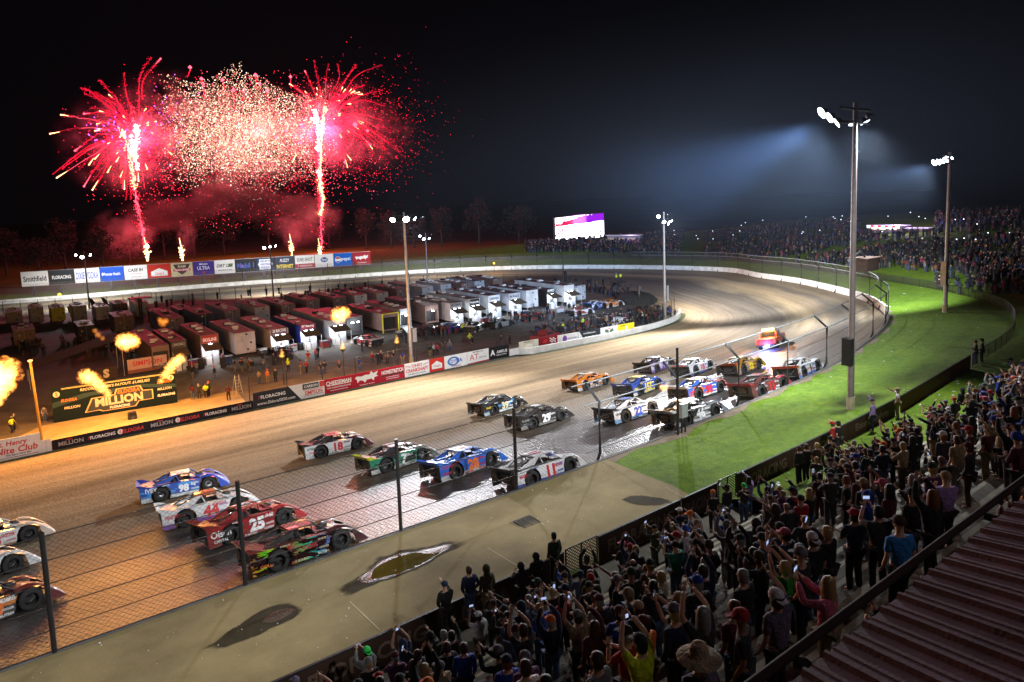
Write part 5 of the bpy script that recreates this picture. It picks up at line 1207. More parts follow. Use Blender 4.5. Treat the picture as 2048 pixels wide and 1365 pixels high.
rows = [ (299, 334, T_BR, 'dark brown trailer with arched dark front behind the stage flames', dict(mode='open')),
 (338, 371, T_K, 'black trailer with a pale oval mark beside the red signed trailer', dict(mode='awning', sign=('( RACING )', (.03, .02, .02), 'G'))),
 (400, 437, T_BR, 'brown trailer with a red sign over its awning', dict(sign=('SKYLINE', (.3, .01, .012), 'W'), lamp=1)),
 (468, 509, T_PK, 'pale trailer with closed doors and small dark plates', dict(mode='closed')),
 (537, 573, T_PK, 'pinkish trailer with a dark purple sign numbered 20', dict(sign=('20 RACING', (.06, .02, .05), 'W'), lamp=1.4)),
 (597, 630, T_BL, 'dark blue trailer with a red and white sign', dict(sign=('97 Racing', (.2, .02, .04), 'W'), lamp=1.6)),
 (656, 690, T_GR, 'blue grey trailer with a ramp awning next to the blue trailer', dict(lamp=1.4)),
 (697, 729, T_K, 'black trailer with two dazzling work lights above its open rear', dict(mode='open', lamp=2)),
 (764, 796, T_BR, 'brown trailer with a bright yellow door frame', dict(mode='open', frame=T_YE)),
 (802, 824, T_GR, 'grey trailer with a lit ramp right behind the light pole', dict(mode='ramp', lamp=1)),
 (855, 881, T_BR, 'brown trailer with an open dark door past the light pole', dict(mode='open', lamp=.8)),
 (897, 921, T_PK, 'pale trailer with a grey lettered sign and lit awning', dict(sign=('RACING', (.25, .25, .27), 'K'), lamp=1.5)),
 (936, 958, T_W, 'white trailer with a black sign reading in white', dict(sign=('Kryptonite', (.02, .02, .02), 'W'), lamp=1.3)),
 (980, 1003, T_W, 'white trailer with a white sign and an orange canopy light', dict(sign=('LONGHORN', (.55, .55, .55), 'K'), lamp=1)),
 (1017, 1040, T_GR, 'light grey trailer with a half white half black sign', dict(sign=('N RACE', (.4, .4, .4), 'K'), lamp=1)),
 (1056, 1080, T_W, 'tall white trailer with closed doors near the end of the row', dict(mode='closed')),
 (1096, 1114, T_K, 'black trailer with white lettering after the tall white one', dict(sign=('RUMLEY', (.03, .03, .03), 'W'), lamp=1)),
 (1129, 1149, T_W, 'white trailer with a small dark grid on its door', dict(sign=None, lamp=1.4)),
 (1156, 1172, T_GR, 'last grey trailer of the row beside the tyre pile', dict(mode='closed', L_=9))]
rv = random.Random(8)
for px0, px1, m_, lab, kw in rows:
    kw = dict(dict(h=rv.uniform(3.75, 4.35), L_=rv.uniform(12.5, 17.5)), **kw)
    a, b_ = RP(px0, px1); trailer(a, 108+rv.uniform(-.9, .7), min(b_-a, 3.0), m_, lab, **kw)
# second row: roofs behind
rn = random.Random(11)
r2 = 'red brown grey cream dark silver pale rusty maroon'.split()
cols2 = [T_BR, T_GR, T_PK, T_W, T_K, T_BL]
spots2 = [(x, 132+rn.uniform(-1.5, 1.5), 0) for x in range(24, 96, 5)]
ref2 = ['behind the red signed trailer', 'behind the closed pale trailer', 'behind the gap before the purple sign', 'behind the purple signed trailer', 'behind the blue trailer', 'behind the blue grey trailer', 'behind the two work lights', 'behind the yellow door frame', 'behind the lit ramp', 'behind the brown open trailer', 'behind the grey lettered sign', 'behind the black sign', 'behind the orange canopy light', 'behind the tall white trailer', 'behind the tyre pile']
for k, (x, y, _) in enumerate(spots2):
    m_ = rn.choice(cols2); trailer(x, y, 2.7, m_, f'{m_.name[8:]} trailer showing mostly its roof, {ref2[k]}, second row', L_=rn.uniform(11, 16), h=rn.uniform(3.7, 4.3), mode='closed', roofm=mat('roof_tone_%d' % (k % 4), [(.10, .06, .06), (.06, .04, .04), (.15, .11, .11), (.045, .03, .03)][k % 4], .65, var=.4, scale=.5, spec=.2))
# campers and small trailers at the left end
small_ = [((14, 48), 655, T_PK, 'low camper with a lit pale roof edge at the far end of the pits', 3.0), ((62, 90), 652, T_GR, 'square grey camper beside the low one', 3.6), ((105, 131), 651, T_YE, 'yellow painted camper with a white roof', 3.5), ((149, 174), 650, T_GR, 'white roofed grey camper next to the yellow one', 3.8),  # the yellow light on one camper is painted as its body colour
 ((194, 218), 648, T_W, 'pale box trailer between the feather flags', 3.4), ((232, 258), 643, T_BR, 'brown box trailer past the feather flags', 3.6), ((273, 296), 641, T_W, 'pale box trailer under the camera platform', 3.6), ((312, 340), 662, T_BR, 'red lit box trailer near the small flame', 3.2), ((360, 392), 655, T_K, 'dark low trailer behind the black trailer roofs', 3.4), ((30, 75), 700, T_BR, 'long maroon hauler near the left flame', 3.2), ((160, 190), 690, T_K, 'dark hauler with a sloping black canopy', 3.2), ((232, 275), 672, T_BR, 'maroon trailer behind the floating fireball', 3.5)]
for (a, b_), py, m_, lab, h in small_:
    A, B = on((a), py, 0), on(b_, py-2, 0); trailer(A.x, A.y, max(2.4, min(3.6, B.x-A.x)), m_, lab, L_=7.5, h=h, mode='closed', group='campers and box trailers at the far end', roofm=mat('camper_roof', (.3, .25, .24), .6))
# race cars parked at the trailers
pit = [((735, 690), 'red and white race car parked beside the yellow door frame', Rd, Wh, 100), ((565, 712), 'dark purple race car being worked on by the purple signed trailer', (.05, .02, .06), Bk, 80), ((855, 668), 'dark red race car parked outside the brown open trailer', (.1, .02, .03), Bk, 10), ((905, 664), 'blue and red race car in front of the pale trailers', Bl, Rd, 20), ((950, 662), 'black race car in front of the black sign trailer', Bk, Wh, 30), ((1000, 655), 'grey race car under the orange canopy light', (.2, .2, .2), Bk, 15), ((1060, 640), 'black and red race car before the tall white trailer', Bk, Rd, 10), ((1160, 630), 'red race car by the last lit trailer', (.25, .03, .02), Wh, 5), ((1192, 617), 'white and blue race car near the tyre pile', Wh, Bl, 8), ((1222, 614), 'orange race car near the tyre pile', (.5, .15, .02), Wh, 5)]
for (px, py), lab, a, b_, an in pit:
    P = on(px, py, 0); car(lab, a, b_, a, b_, b_, None, yaw=(P.x, P.y, an), group='race cars parked in the pits')
# pickup, tyre pile and stacks, ladder, flags, platform
def pickup(P, rz, c, label):
    t = thing('pickup_truck', label, 'truck', P, rz); RP_ = paint(c); G_ = mat('truck_glass', (.02, .02, .025), .1)
    mb = MB(); mb.prism([(-2.6, .5), (2.7, .5), (2.75, .95), (2.5, 1.1), (1.3, 1.2), (-2.65, 1.2), (-2.7, .8)], -1.0, 1.0); mb.build('body', RP_, t)
    mb = MB(); mb.prism([(1.15, 1.2), (.5, 1.82), (-.75, 1.85), (-1.0, 1.2)], -.88, .88); mb.build('cab', RP_, t)
    for s in (-1, 1): mb = MB(); mb.prism([(.95, 1.27), (.45, 1.74), (-.65, 1.76), (-.8, 1.27)], s*.885, s*.9); mb.build('side_window', G_, t)
    for x in (1.6, -1.6):
        for s in (-1, 1): w_ = obj('wheel', WM['front'][0], t, (x, s*.88, .43)); w_.rotation_euler = (0, 0, math.pi if s > 0 else 0); obj('rim', WM['front'][1]['S'], w_)
pickup(on(1240, 656, 0), R(20), (.6, .6, .6), 'white pickup truck parked behind the white flag banner'); pickup(on(1092, 684, 0), R(10), (.3, .02, .03), 'red pickup truck parked behind the maroon banner')
TY = MB(); TY.lathe([(.22, 0), (.40, .02), (.44, .08), (.44, .3), (.40, .36), (.22, .38), (.22, 0)], 14); TY_ME = TY.mesh('tyre', RUBBER)
def stack(P, n_, label):
    for k in range(n_): tag(obj('tyre', TY_ME, None, P+V((rn.uniform(-.05, .05), rn.uniform(-.05, .05), .38*k+.01))), f'black tyre {["lying on the ground", "second from the bottom", "third from the bottom", "on top"][min(k, 3)]} in the stack {label}', 'tyre', 'tyres stacked in the pits')
stack(on(403, 738, 0), 4, 'by the red signed trailer'); stack(on(447, 735, 0), 4, 'by the closed pale trailer'); stack(on(757, 692, 0), 2, 'under the yellow frame'); stack(on(600, 700, 0), 3, 'by the blue trailer'); stack(on(838, 668, 0), 3, 'by the light pole')
P0_ = on(1272, 604, 0); mb = MB(); mb.lathe([(4.6, -.1), (4.2, .7), (3.2, 1.5), (1.8, 2.0), (.01, 2.1)], 20)
for i, v in enumerate(mb.v): mb.v[i] = (v[0]*(1+.12*math.sin(i*2.3)), v[1]*(1+.12*math.cos(i*1.7)), v[2]*(1+.15*math.sin(i*3.1)))
o = mb.build('earth_mound', mat('dark_mound', (.03, .028, .025), .9, var=.5, scale=2, bump=.6), None, P0_); tag(o, 'dark covered mound at the open corner of the pits', 'mound')  # smooth dark lump standing in for the heap of tyres
def ladder(P, rz, label):
    t = thing('stepladder', label, 'ladder', P, rz)
    for s in (-1, 1): mb = MB(); mb.tube([(s*.4, 0, 0), (s*.25, .5, 2.4)], .04, 5); mb.build('rail', GALV, t)
    for k in range(6): mb = MB(); f = (k+.6)/6.2; mb.tube([(-(.4-.15*f), .5*f, 2.4*f), (.4-.15*f, .5*f, 2.4*f)], .03, 5); mb.build('rung', GALV, t)
    for s in (-1, 1): mb = MB(); mb.tube([(s*.4, 1.2, 0), (s*.25, .5, 2.4)], .03, 5); mb.build('back_leg', GALV, t)
ladder(on(480, 790, 0), .2, 'aluminium stepladder standing behind the black strip banner')
for (px, py, yt, lab) in ((186, 640, 596, 'dark feather flag on the camper side'), (211, 638, 594, 'dark feather flag nearer the platform')):
    P = on(px, py, 0); H_ = top_for(P, yt); t = thing('feather_flag', lab, 'flag', P); mb = MB(); mb.tube([(0, 0, 0), (0, 0, H_*.7), (-.5, 0, H_)], .05, 5); mb.build('mast', BLACK, t)
    mb = MB(); mb.prism([(.03, 1), (.9, 1.2), (.8, H_*.7), (.2, H_*.95), (-.45, H_), (.03, H_*.7)], -.015, .015); mb.build('cloth', mat('dark_flag', (.03, .01, .01), .8), t)
P = on(284, 648, 0); H_ = top_for(P, 597); t = thing('camera_platform', 'tall camera platform on a dark post above the pale box trailer', 'platform', P)
mb = MB(); mb.tube([(0, 0, 0), (0, 0, H_)], .35, 8); mb.build('post', BLACK, t); mb = MB(); mb.box(-2, 2, -1.2, 1.2, H_, H_+.2); mb.build('platform_deck', DARKSTEEL, t)
mb = MB(); mb.tube([(-2, -1.2, H_+.2), (-2, -1.2, H_+1.2), (2, -1.2, H_+1.2), (2, -1.2, H_+.2)], .05, 5); mb.build('railing', DARKSTEEL, t)

# ------------------------------------------------------------------ the stage
A, B = V((4.3, 90.5, 0)), V((16.6, 89.2, 0))
o, W_, h = banner(0, 0, 0, 3.85, (.004, .010, .011), 'huge dark teal stage backdrop with gold and orange lettering', X=(A, B), name='stage_backdrop', cat='backdrop', group=None)
GOLD = mat('gold_ink', (.50, .43, .30), .7); TEAL = ink('teal', (.03, .13, .12))
bpatch(o, 'sweep', [(-W_*.5, 1.6), (-W_*.2, 2.4), (W_*.2, 2.5), (W_*.5, 1.9), (W_*.5, 2.3), (W_*.2, 2.9), (-W_*.25, 2.8), (-W_*.5, 2.2)], (.007, .028, .027))
bpatch(o, 'top_band', [(-W_*.42, 3.55), (W_*.5, 3.55), (W_*.5, 3.72), (-W_*.42, 3.72)], (.3, .22, .09), .04)
text("RECORD DRIVER'S PAYOUT: $1,002,022", o, face_front(0, -.04, 3.2), .36, GOLD, W_*.72, bold=.03, shear=.25)
bpatch(o, 'badge', [(-W_*.26, .55), (-W_*.2, 2.1), (-W_*.02, 2.15), (W_*.0, 2.75), (W_*.2, 2.75), (W_*.22, 2.15), (W_*.3, 2.1), (W_*.3, .95), (W_*.18, .95), (W_*.15, .4), (-W_*.12, .4), (-W_*.15, .6)], (.55, .35, .15), .038); bpatch(o, 'badge_core', [(-W_*.245, .62), (-W_*.19, 2.02), (-W_*.01, 2.07), (W_*.01, 2.67), (W_*.19, 2.67), (W_*.21, 2.07), (W_*.29, 2.02), (W_*.29, 1.02), (W_*.175, 1.02), (W_*.14, .47), (-W_*.115, .47), (-W_*.14, .67)], (.02, .025, .025), .042)
text('MILLION', o, face_front(.25, -.046, 1.5), 1.0, GOLD, W_*.48, bold=.06); text('ELDORA', o, face_front(W_*.1, -.046, 2.35), .45, I_O, W_*.2, bold=.04, shear=.2); text('FLORACING', o, face_front(W_*.02, -.046, .72), .28, I_W, W_*.2, bold=.04)
for cx, cz, s, c_ in ((-W_*.37, 2.3, 'ELDORA', I_O), (-W_*.35, 1.45, 'MILLION', GOLD), (W_*.4, 2.75, 'ELDORA', I_O), (W_*.4, 1.95, 'MILLION', GOLD), (W_*.41, 1.2, 'FLORACING', I_W)): text(s, o, face_front(cx, -.04, cz), .3, c_, W_*.15, bold=.04, shear=.15)
for cx in (-W_*.46, W_*.46): bpatch(o, 'emblem', oval(cx, 3.1, .32, .32), (.6, .45, .3), .04); text('S', o, face_front(cx, -.044, 3.1), .38, I_R, bold=.04)
for x in (-W_*.48, 0, W_*.48): mb = MB(); mb.tube([(x, .12, 0), (x, .12, 3.8)], .06, 5); mb.build('support_post', BLACK, o)
for px, py in ((128, 838), (148, 836)):
    P = on(px, py, .012); t = thing('trophy', ('tall' if px < 140 else 'second') + ' white trophy on a slim column at the stage edge', 'trophy', P)
    mb = MB(); mb.lathe([(.3, 0), (.3, .12), (.12, .18), (.1, 1.0), (.28, 1.1)], 12); mb.build('column', T_W, t); mb = MB(); mb.prism([(-.8, 1.15), (.8, 1.15), (1.0, 1.35), (.3, 1.45), (.1, 1.7), (-.3, 1.7), (-.5, 1.45), (-1.0, 1.3)], -.12, .12); mb.build('figure', GOLD, t)
P = on(265, 838, .012); t = thing('stage_monitor', 'black wedge loudspeaker on the golden stage floor', 'speaker', P); mb = MB(); mb.prism([(-.45, 0), (.45, 0), (.4, .75), (-.4, .75)], -.3, .3); mb.build('cabinet', BLACK, t); mb = MB(); mb.lathe([(.001, 0), (.28, .02), (.3, .05)], 12, M=Matrix.Translation((0, -.32, .4)) @ Matrix.Rotation(R(90), 4, 'X')); mb.build('cone', DARKSTEEL, t)
P = on(84, 882, 0); H_ = top_for(P, 722); t = thing('yellow_post', 'leaning yellow post with a white cap beside the stage', 'post', P); mb = MB(); mb.tube([(0, 0, 0), (-.25, 0, H_)], [.13, .11], 8); mb.build('shaft', mat('yellow_post_paint', (.2, .11, .012), .6), t); mb = MB(); mb.ball((-.25, 0, H_+.05), .22, .22, .14); mb.build('cap', T_W, t)
o, W_, h = banner(0, 0, 0, 2.0, (.5, .3, .25), 'small pink board with a red outlined name standing above the stage backdrop', X=(V((14.2, 108.0, .4)), V((19.2, 108, .4))), name='team_board', cat='board', group=None)
bt(o, 'SIMPSON', 0, 1.3, .7, 'R', W_*.8, bold=.03); bpatch(o, 'lower_band', [(-W_*.5, 0), (W_*.5, 0), (W_*.5, .5), (-W_*.5, .5)], (.2, .05, .03))
o, W_, h = banner(0, 0, 0, 1.6, (.05, .03, .025), 'dark board with a single pale letter left of the pink board', X=(V((10.2, 107.0, .4)), V((12.8, 107, .4))), name='team_board', cat='board', group=None); bt(o, 'S', 0, .8, 1.2, 'C', bold=.08)
t = thing('canopy', 'sloping dark brown canopy above the pale letter board', 'canopy', (9, 110, 0)); mb = MB(); mb.add([(-6, 0, 2.6), (5, -1, 5.4), (5, 5, 5.4), (-6, 6, 2.6)], [(0, 1, 2, 3)]); mb.add([(-6, 0, 2.5), (5, -1, 5.3), (5, 5, 5.3), (-6, 6, 2.5)], [(3, 2, 1, 0)]); mb.build('cloth', AWN, t)
for x, y, z in ((-5.9, .1, 2.6), (4.9, -.8, 5.3), (4.9, 4.9, 5.3), (-5.9, 5.8, 2.6)): mb = MB(); mb.tube([(x, y, 0), (x, y, z)], .06, 5); mb.build('canopy_post', GALV, t)

# ------------------------------------------------------------------ flames
def fire_mat(nm, st, core, edge):
    """glowing gas: soft edged, torn by noise, yellow white inside and orange outside"""
    m = bpy.data.materials.new(nm); m.use_nodes = True; n, l = m.node_tree.nodes, m.node_tree.links
    n.remove(n['Principled BSDF']); em = n.new('ShaderNodeEmission'); l.new(em.outputs[0], n['Material Output'].inputs['Volume'])
    tc = n.new('ShaderNodeTexCoord'); no = n.new('ShaderNodeTexNoise'); no.inputs['Scale'].default_value = 2.6; no.inputs['Detail'].default_value = 5; no.inputs['Distortion'].default_value = .9
    oi = n.new('ShaderNodeObjectInfo'); ad = n.new('ShaderNodeVectorMath'); ad.operation = 'ADD'; l.new(tc.outputs['Object'], ad.inputs[0]); l.new(oi.outputs['Location'], ad.inputs[1]); l.new(ad.outputs[0], no.inputs['Vector'])
    ln = n.new('ShaderNodeVectorMath'); ln.operation = 'LENGTH'; l.new(tc.outputs['Object'], ln.inputs[0])
    k = n.new('ShaderNodeMath'); k.operation = 'MULTIPLY_ADD'; k.inputs[1].default_value = 2.5; l.new(no.outputs[0], k.inputs[0])
    k2 = n.new('ShaderNodeMath'); k2.operation = 'SUBTRACT'; k2.inputs[0].default_value = -.20; l.new(ln.outputs['Value'], k2.inputs[1]); l.new(k2.outputs[0], k.inputs[2])
    mr = n.new('ShaderNodeMapRange'); mr.inputs[1].default_value = .12; mr.inputs[2].default_value = .62; l.new(k.outputs[0], mr.inputs[0])
    r = n.new('ShaderNodeValToRGB'); e = r.color_ramp.elements; e[0].position = .22; e[0].color = (*edge, 1); e[1].position = .9; e[1].color = (*core, 1); l.new(mr.outputs[0], r.inputs[0]); l.new(r.outputs[0], em.inputs['Color'])
    pw = n.new('ShaderNodeMath'); pw.operation = 'POWER'; pw.inputs[1].default_value = 1.6; l.new(mr.outputs[0], pw.inputs[0])
    m2 = n.new('ShaderNodeMath'); m2.operation = 'MULTIPLY'; m2.inputs[1].default_value = st; l.new(pw.outputs[0], m2.inputs[0]); l.new(m2.outputs[0], em.inputs['Strength'])
    return m
F_HOT = fire_mat('fire_hot', 3.8, (1, .52, .10), (1, .17, .01)); F_DULL = fire_mat('fire_dull', 1.3, (1, .35, .04), (1, .10, .01))
SPH = MB(); SPH.ball((0, 0, 0), 1, 1, 1, 16, 10)
SPH_ME = {m.name: SPH.mesh('burning_gas', m) for m in (F_HOT, F_DULL)}
rf = random.Random(5)
def flame(label, pts, power, name='flame', dull=False):
    """pts: (point, radius) along the flame"""
    c = pts[0][0]; t = thing(name, label, 'flame', c); me = SPH_ME[(F_DULL if dull else F_HOT).name]
    for p, r_ in pts:
        o = obj('burning_gas', me, t, p-c); k = r_*1.45; o.scale = (k, k, k); o.rotation_euler = (rf.random()*6, rf.random()*6, rf.random()*6)
    if power:
        l_ = bpy.data.lights.new('flame_light', 'POINT'); l_.energy = power; l_.color = (1, .42, .08); l_.shadow_soft_size = 1.0
        o = bpy.data.objects.new('flame_light', l_); COL.objects.link(o); q, r_ = pts[len(pts)//2]; o.location = q-V((0, 1.6*r_+.4, 0)) if power < 5000 else q-V((0, 4.6, -2.2))
def fl(px, py, Y): return atY(px, py, Y)
flame('round fireball floating above the torch near the blue trailer', [(fl(680, 630, 83.5), .85), (fl(672, 632, 83.5), .6), (fl(690, 626, 83.5), .6)], 2600)
flame('round fireball floating over the stage backdrop', [(fl(254, 684, 88.5), .85), (fl(244, 682, 88.5), .6), (fl(267, 684, 88.5), .6)], 5000.1)
flame('flame jet leaning towards the yellow post in front of the backdrop', [(fl(216, 788, 87), .35), (fl(206, 778, 87), .5), (fl(196, 768, 87), .55), (fl(184, 758, 87), .65), (fl(172, 753, 87), .65)], 6500)
flame('flame jet leaning away from the backdrop over its white end', [(fl(322, 762, 87), .3), (fl(330, 751, 87), .45), (fl(340, 738, 87), .55), (fl(350, 726, 87), .55), (fl(360, 718, 87), .5)], 6000)
flame('huge flame column at the edge of the picture beside the stage', [(fl(-3, 805, 86), .4), (fl(-1, 790, 86), .6), (fl(0, 770, 86), 1.0), (fl(3, 748, 86), 1.35)], 7000)
flame('small dull orange flame drifting above the red lit trailer', [(fl(326, 646, 95), .45), (fl(320, 640, 95), .3), (fl(332, 642, 95), .3)], 0, dull=True)
flame('thin dull orange flame tail near the dark hauler', [(fl(190, 662, 95), .25), (fl(196, 670, 95), .3), (fl(205, 677, 95), .25)], 0, dull=True)
ef, nn_ = on_track(1400, 800); flame('yellow exhaust flame beside the orange and blue car', [(fl(1327, 776, ef.y-.6), .28), (fl(1322, 774, ef.y-.6), .16), (fl(1332, 775, ef.y-.6), .2)], 700)
for (px, yb, yt, lab) in ((690, 772, 700, 'burner pole with a flame in front of the blue grey trailer'), (797, 748, 688, 'burner pole with a flame left of the light pole'), (568, 770, 716, 'burner pole in front of the purple signed trailer')):
    P = on(px, yb, 0); H_ = top_for(P, yt); t = thing('burner_pole', lab, 'burner', P, 0, 'gas burner poles'); mb = MB(); mb.tube([(0, 0, 0), (0, 0, H_)], .07, 6); mb.build('pole', BLACK, t); mb = MB(); mb.lathe([(.1, H_-.3), (.3, H_), (.32, H_+.12)], 10); mb.build('burner_bowl', DARKSTEEL, t)
    flame('small flame burning on the '+lab.replace(' with a flame', '').replace('burner pole', 'burner'), [(P+V((0, 0, H_+.3)), .28), (P+V((.05, 0, H_+.7)), .2), (P+V((0, 0, H_+1.05)), .12)], 900)

# clutter between the trailers: generators, tool chests, canopies
CHE = [mat('chest_red', (.22, .012, .012), .4), mat('chest_blue', (.015, .04, .16), .4), mat('chest_black', (.015, .015, .015), .5), mat('chest_white', (.4, .4, .4), .5)]
cn = ['red', 'blue', 'black', 'white']
for k, (px, py, what) in enumerate(((387, 735, 'by the stack of tyres'), (455, 728, 'beside the closed pale trailer'), (525, 712, 'beside the pinkish trailer'), (585, 704, 'outside the dark blue trailer'), (650, 696, 'outside the blue grey trailer'), (745, 688, 'beside the yellow door frame'), (800, 676, 'behind the light pole'), (890, 660, 'outside the pale trailers'), (970, 648, 'near the orange canopy light'), (1050, 634, 'by the tall white trailer'), (330, 742, 'behind the stage backdrop'), (1120, 626, 'near the last lit trailer'))):
    P = on(px, py, .01); t = thing('tool_chest', f'{cn[k % 4]} tool chest on castors {what}', 'tool chest', P, rn.uniform(-.3, .3), 'tool chests in the pits')
    mb = MB(); mb.box(-.7, .7, -.35, .35, .15, 1.15); mb.build('chest_case', CHE[k % 4], t)
    for j in range(4): mb = MB(); mb.box(-.64, .64, -.38, -.352, .22+j*.23, .41+j*.23); mb.build('drawer', CHE[(k+1) % 4] if j == 3 else CHE[k % 4], t)
    mb = MB(); mb.box(-.76, .76, -.4, .4, 1.152, 1.2); mb.build('worktop', GALV, t)
def flag_stand():
    P = on(1238, 592, 0); t = thing('flag_platform', 'raised platform on posts at the far corner of the pit fence', 'platform', P); mb = MB(); mb.box(-1.6, 1.6, -.8, .8, 3.0, 3.12); mb.build('platform_deck', DARKSTEEL, t)
    for x in (-1.5, 1.5):
        for y in (-.7, .7): mb = MB(); mb.tube([(x, y, 0), (x, y, 3.0)], .07, 6); mb.build('post', BLACK, t)
    return P
FLAGP = flag_stand()
# ================================================================== PEOPLE
SKIN = tint('skin', .6, .12, 6); CLOTH = tint('cloth', .9, .45, 9); _n, _l = CLOTH.node_tree.nodes, CLOTH.node_tree.links; _t = _n.new('ShaderNodeTexCoord'); _w = _n.new('ShaderNodeTexNoise'); _w.inputs['Scale'].default_value = 11; _w.inputs['Detail'].default_value = 3; _w.inputs['Distortion'].default_value = 1.2; _l.new(_t.outputs['Object'], _w.inputs['Vector']); _b = _n.new('ShaderNodeBump'); _b.inputs['Strength'].default_value = .9; _b.inputs['Distance'].default_value = .05; _l.new(_w.outputs[0], _b.inputs['Height']); _l.new(_b.outputs[0], _n['Principled BSDF'].inputs['Normal'])
HAIR = tint('hair', .6, .35, 25); DARKF = mat('eyes_dark', (.03, .02, .02), .5)
def skin_body(joints, edges, rad, sub=1):
    """one continuous surface grown round a jointed skeleton"""
    me = bpy.data.meshes.new('grow'); me.from_pydata(joints, edges, []); o = bpy.data.objects.new('grow', me); COL.objects.link(o)
    o.modifiers.new('s', 'SKIN'); m2 = o.modifiers.new('d', 'SUBSURF'); m2.levels = sub; m2.render_levels = sub
    sv = me.skin_vertices[0].data
    for i, r_ in enumerate(rad): sv[i].radius = r_ if isinstance(r_, tuple) else (r_, r_); sv[i].use_root = (i == 0)
    dg = bpy.context.evaluated_depsgraph_get(); out = bpy.data.meshes.new_from_object(o.evaluated_get(dg))
    bpy.data.objects.remove(o); bpy.data.meshes.remove(me)
    return out
def mesh_to_mb(me, mb, mi=0): mb.add([v.co.copy() for v in me.vertices], [tuple(p.vertices) for p in me.polygons], mi, True)
SH = .20
ARMS = dict(down=((.25, -.03, 1.14), (.24, .10, .90)), phone=((.24, .26, 1.36), (.085, .42, 1.60)), high=((.27, .16, 1.66), (.095, .28, 1.92)), mid=((.25, .22, 1.22), (.10, .42, 1.40)),
 reach=((.26, .30, 1.52), (.20, .58, 1.66)), hips=((.40, -.08, 1.18), (.20, .07, 1.02)), fold=((.27, .08, 1.16), (-.10, .25, 1.20)), clap=((.26, .20, 1.20), (.04, .36, 1.32)), pocket=((.31, -.07, 1.16), (.19, .07, .95)), point=((.30, .26, 1.60), (.28, .52, 1.82)))
POSES = {'arms down': ('down', 'down'), 'hands in pockets': ('pocket', 'pocket'), 'arms folded': ('fold', 'fold'), 'hands on hips': ('hips', 'hips'), 'clapping': ('clap', 'clap'), 'filming with both hands': ('phone', 'phone'), 'filming with both arms overhead': ('high', 'high'),
 'one arm raised high': ('down', 'high'), 'one arm stretched out': ('pocket', 'reach'), 'pointing ahead': ('down', 'point'), 'one phone hand up': ('pocket', 'phone'), 'seated': ('mid', 'mid')}
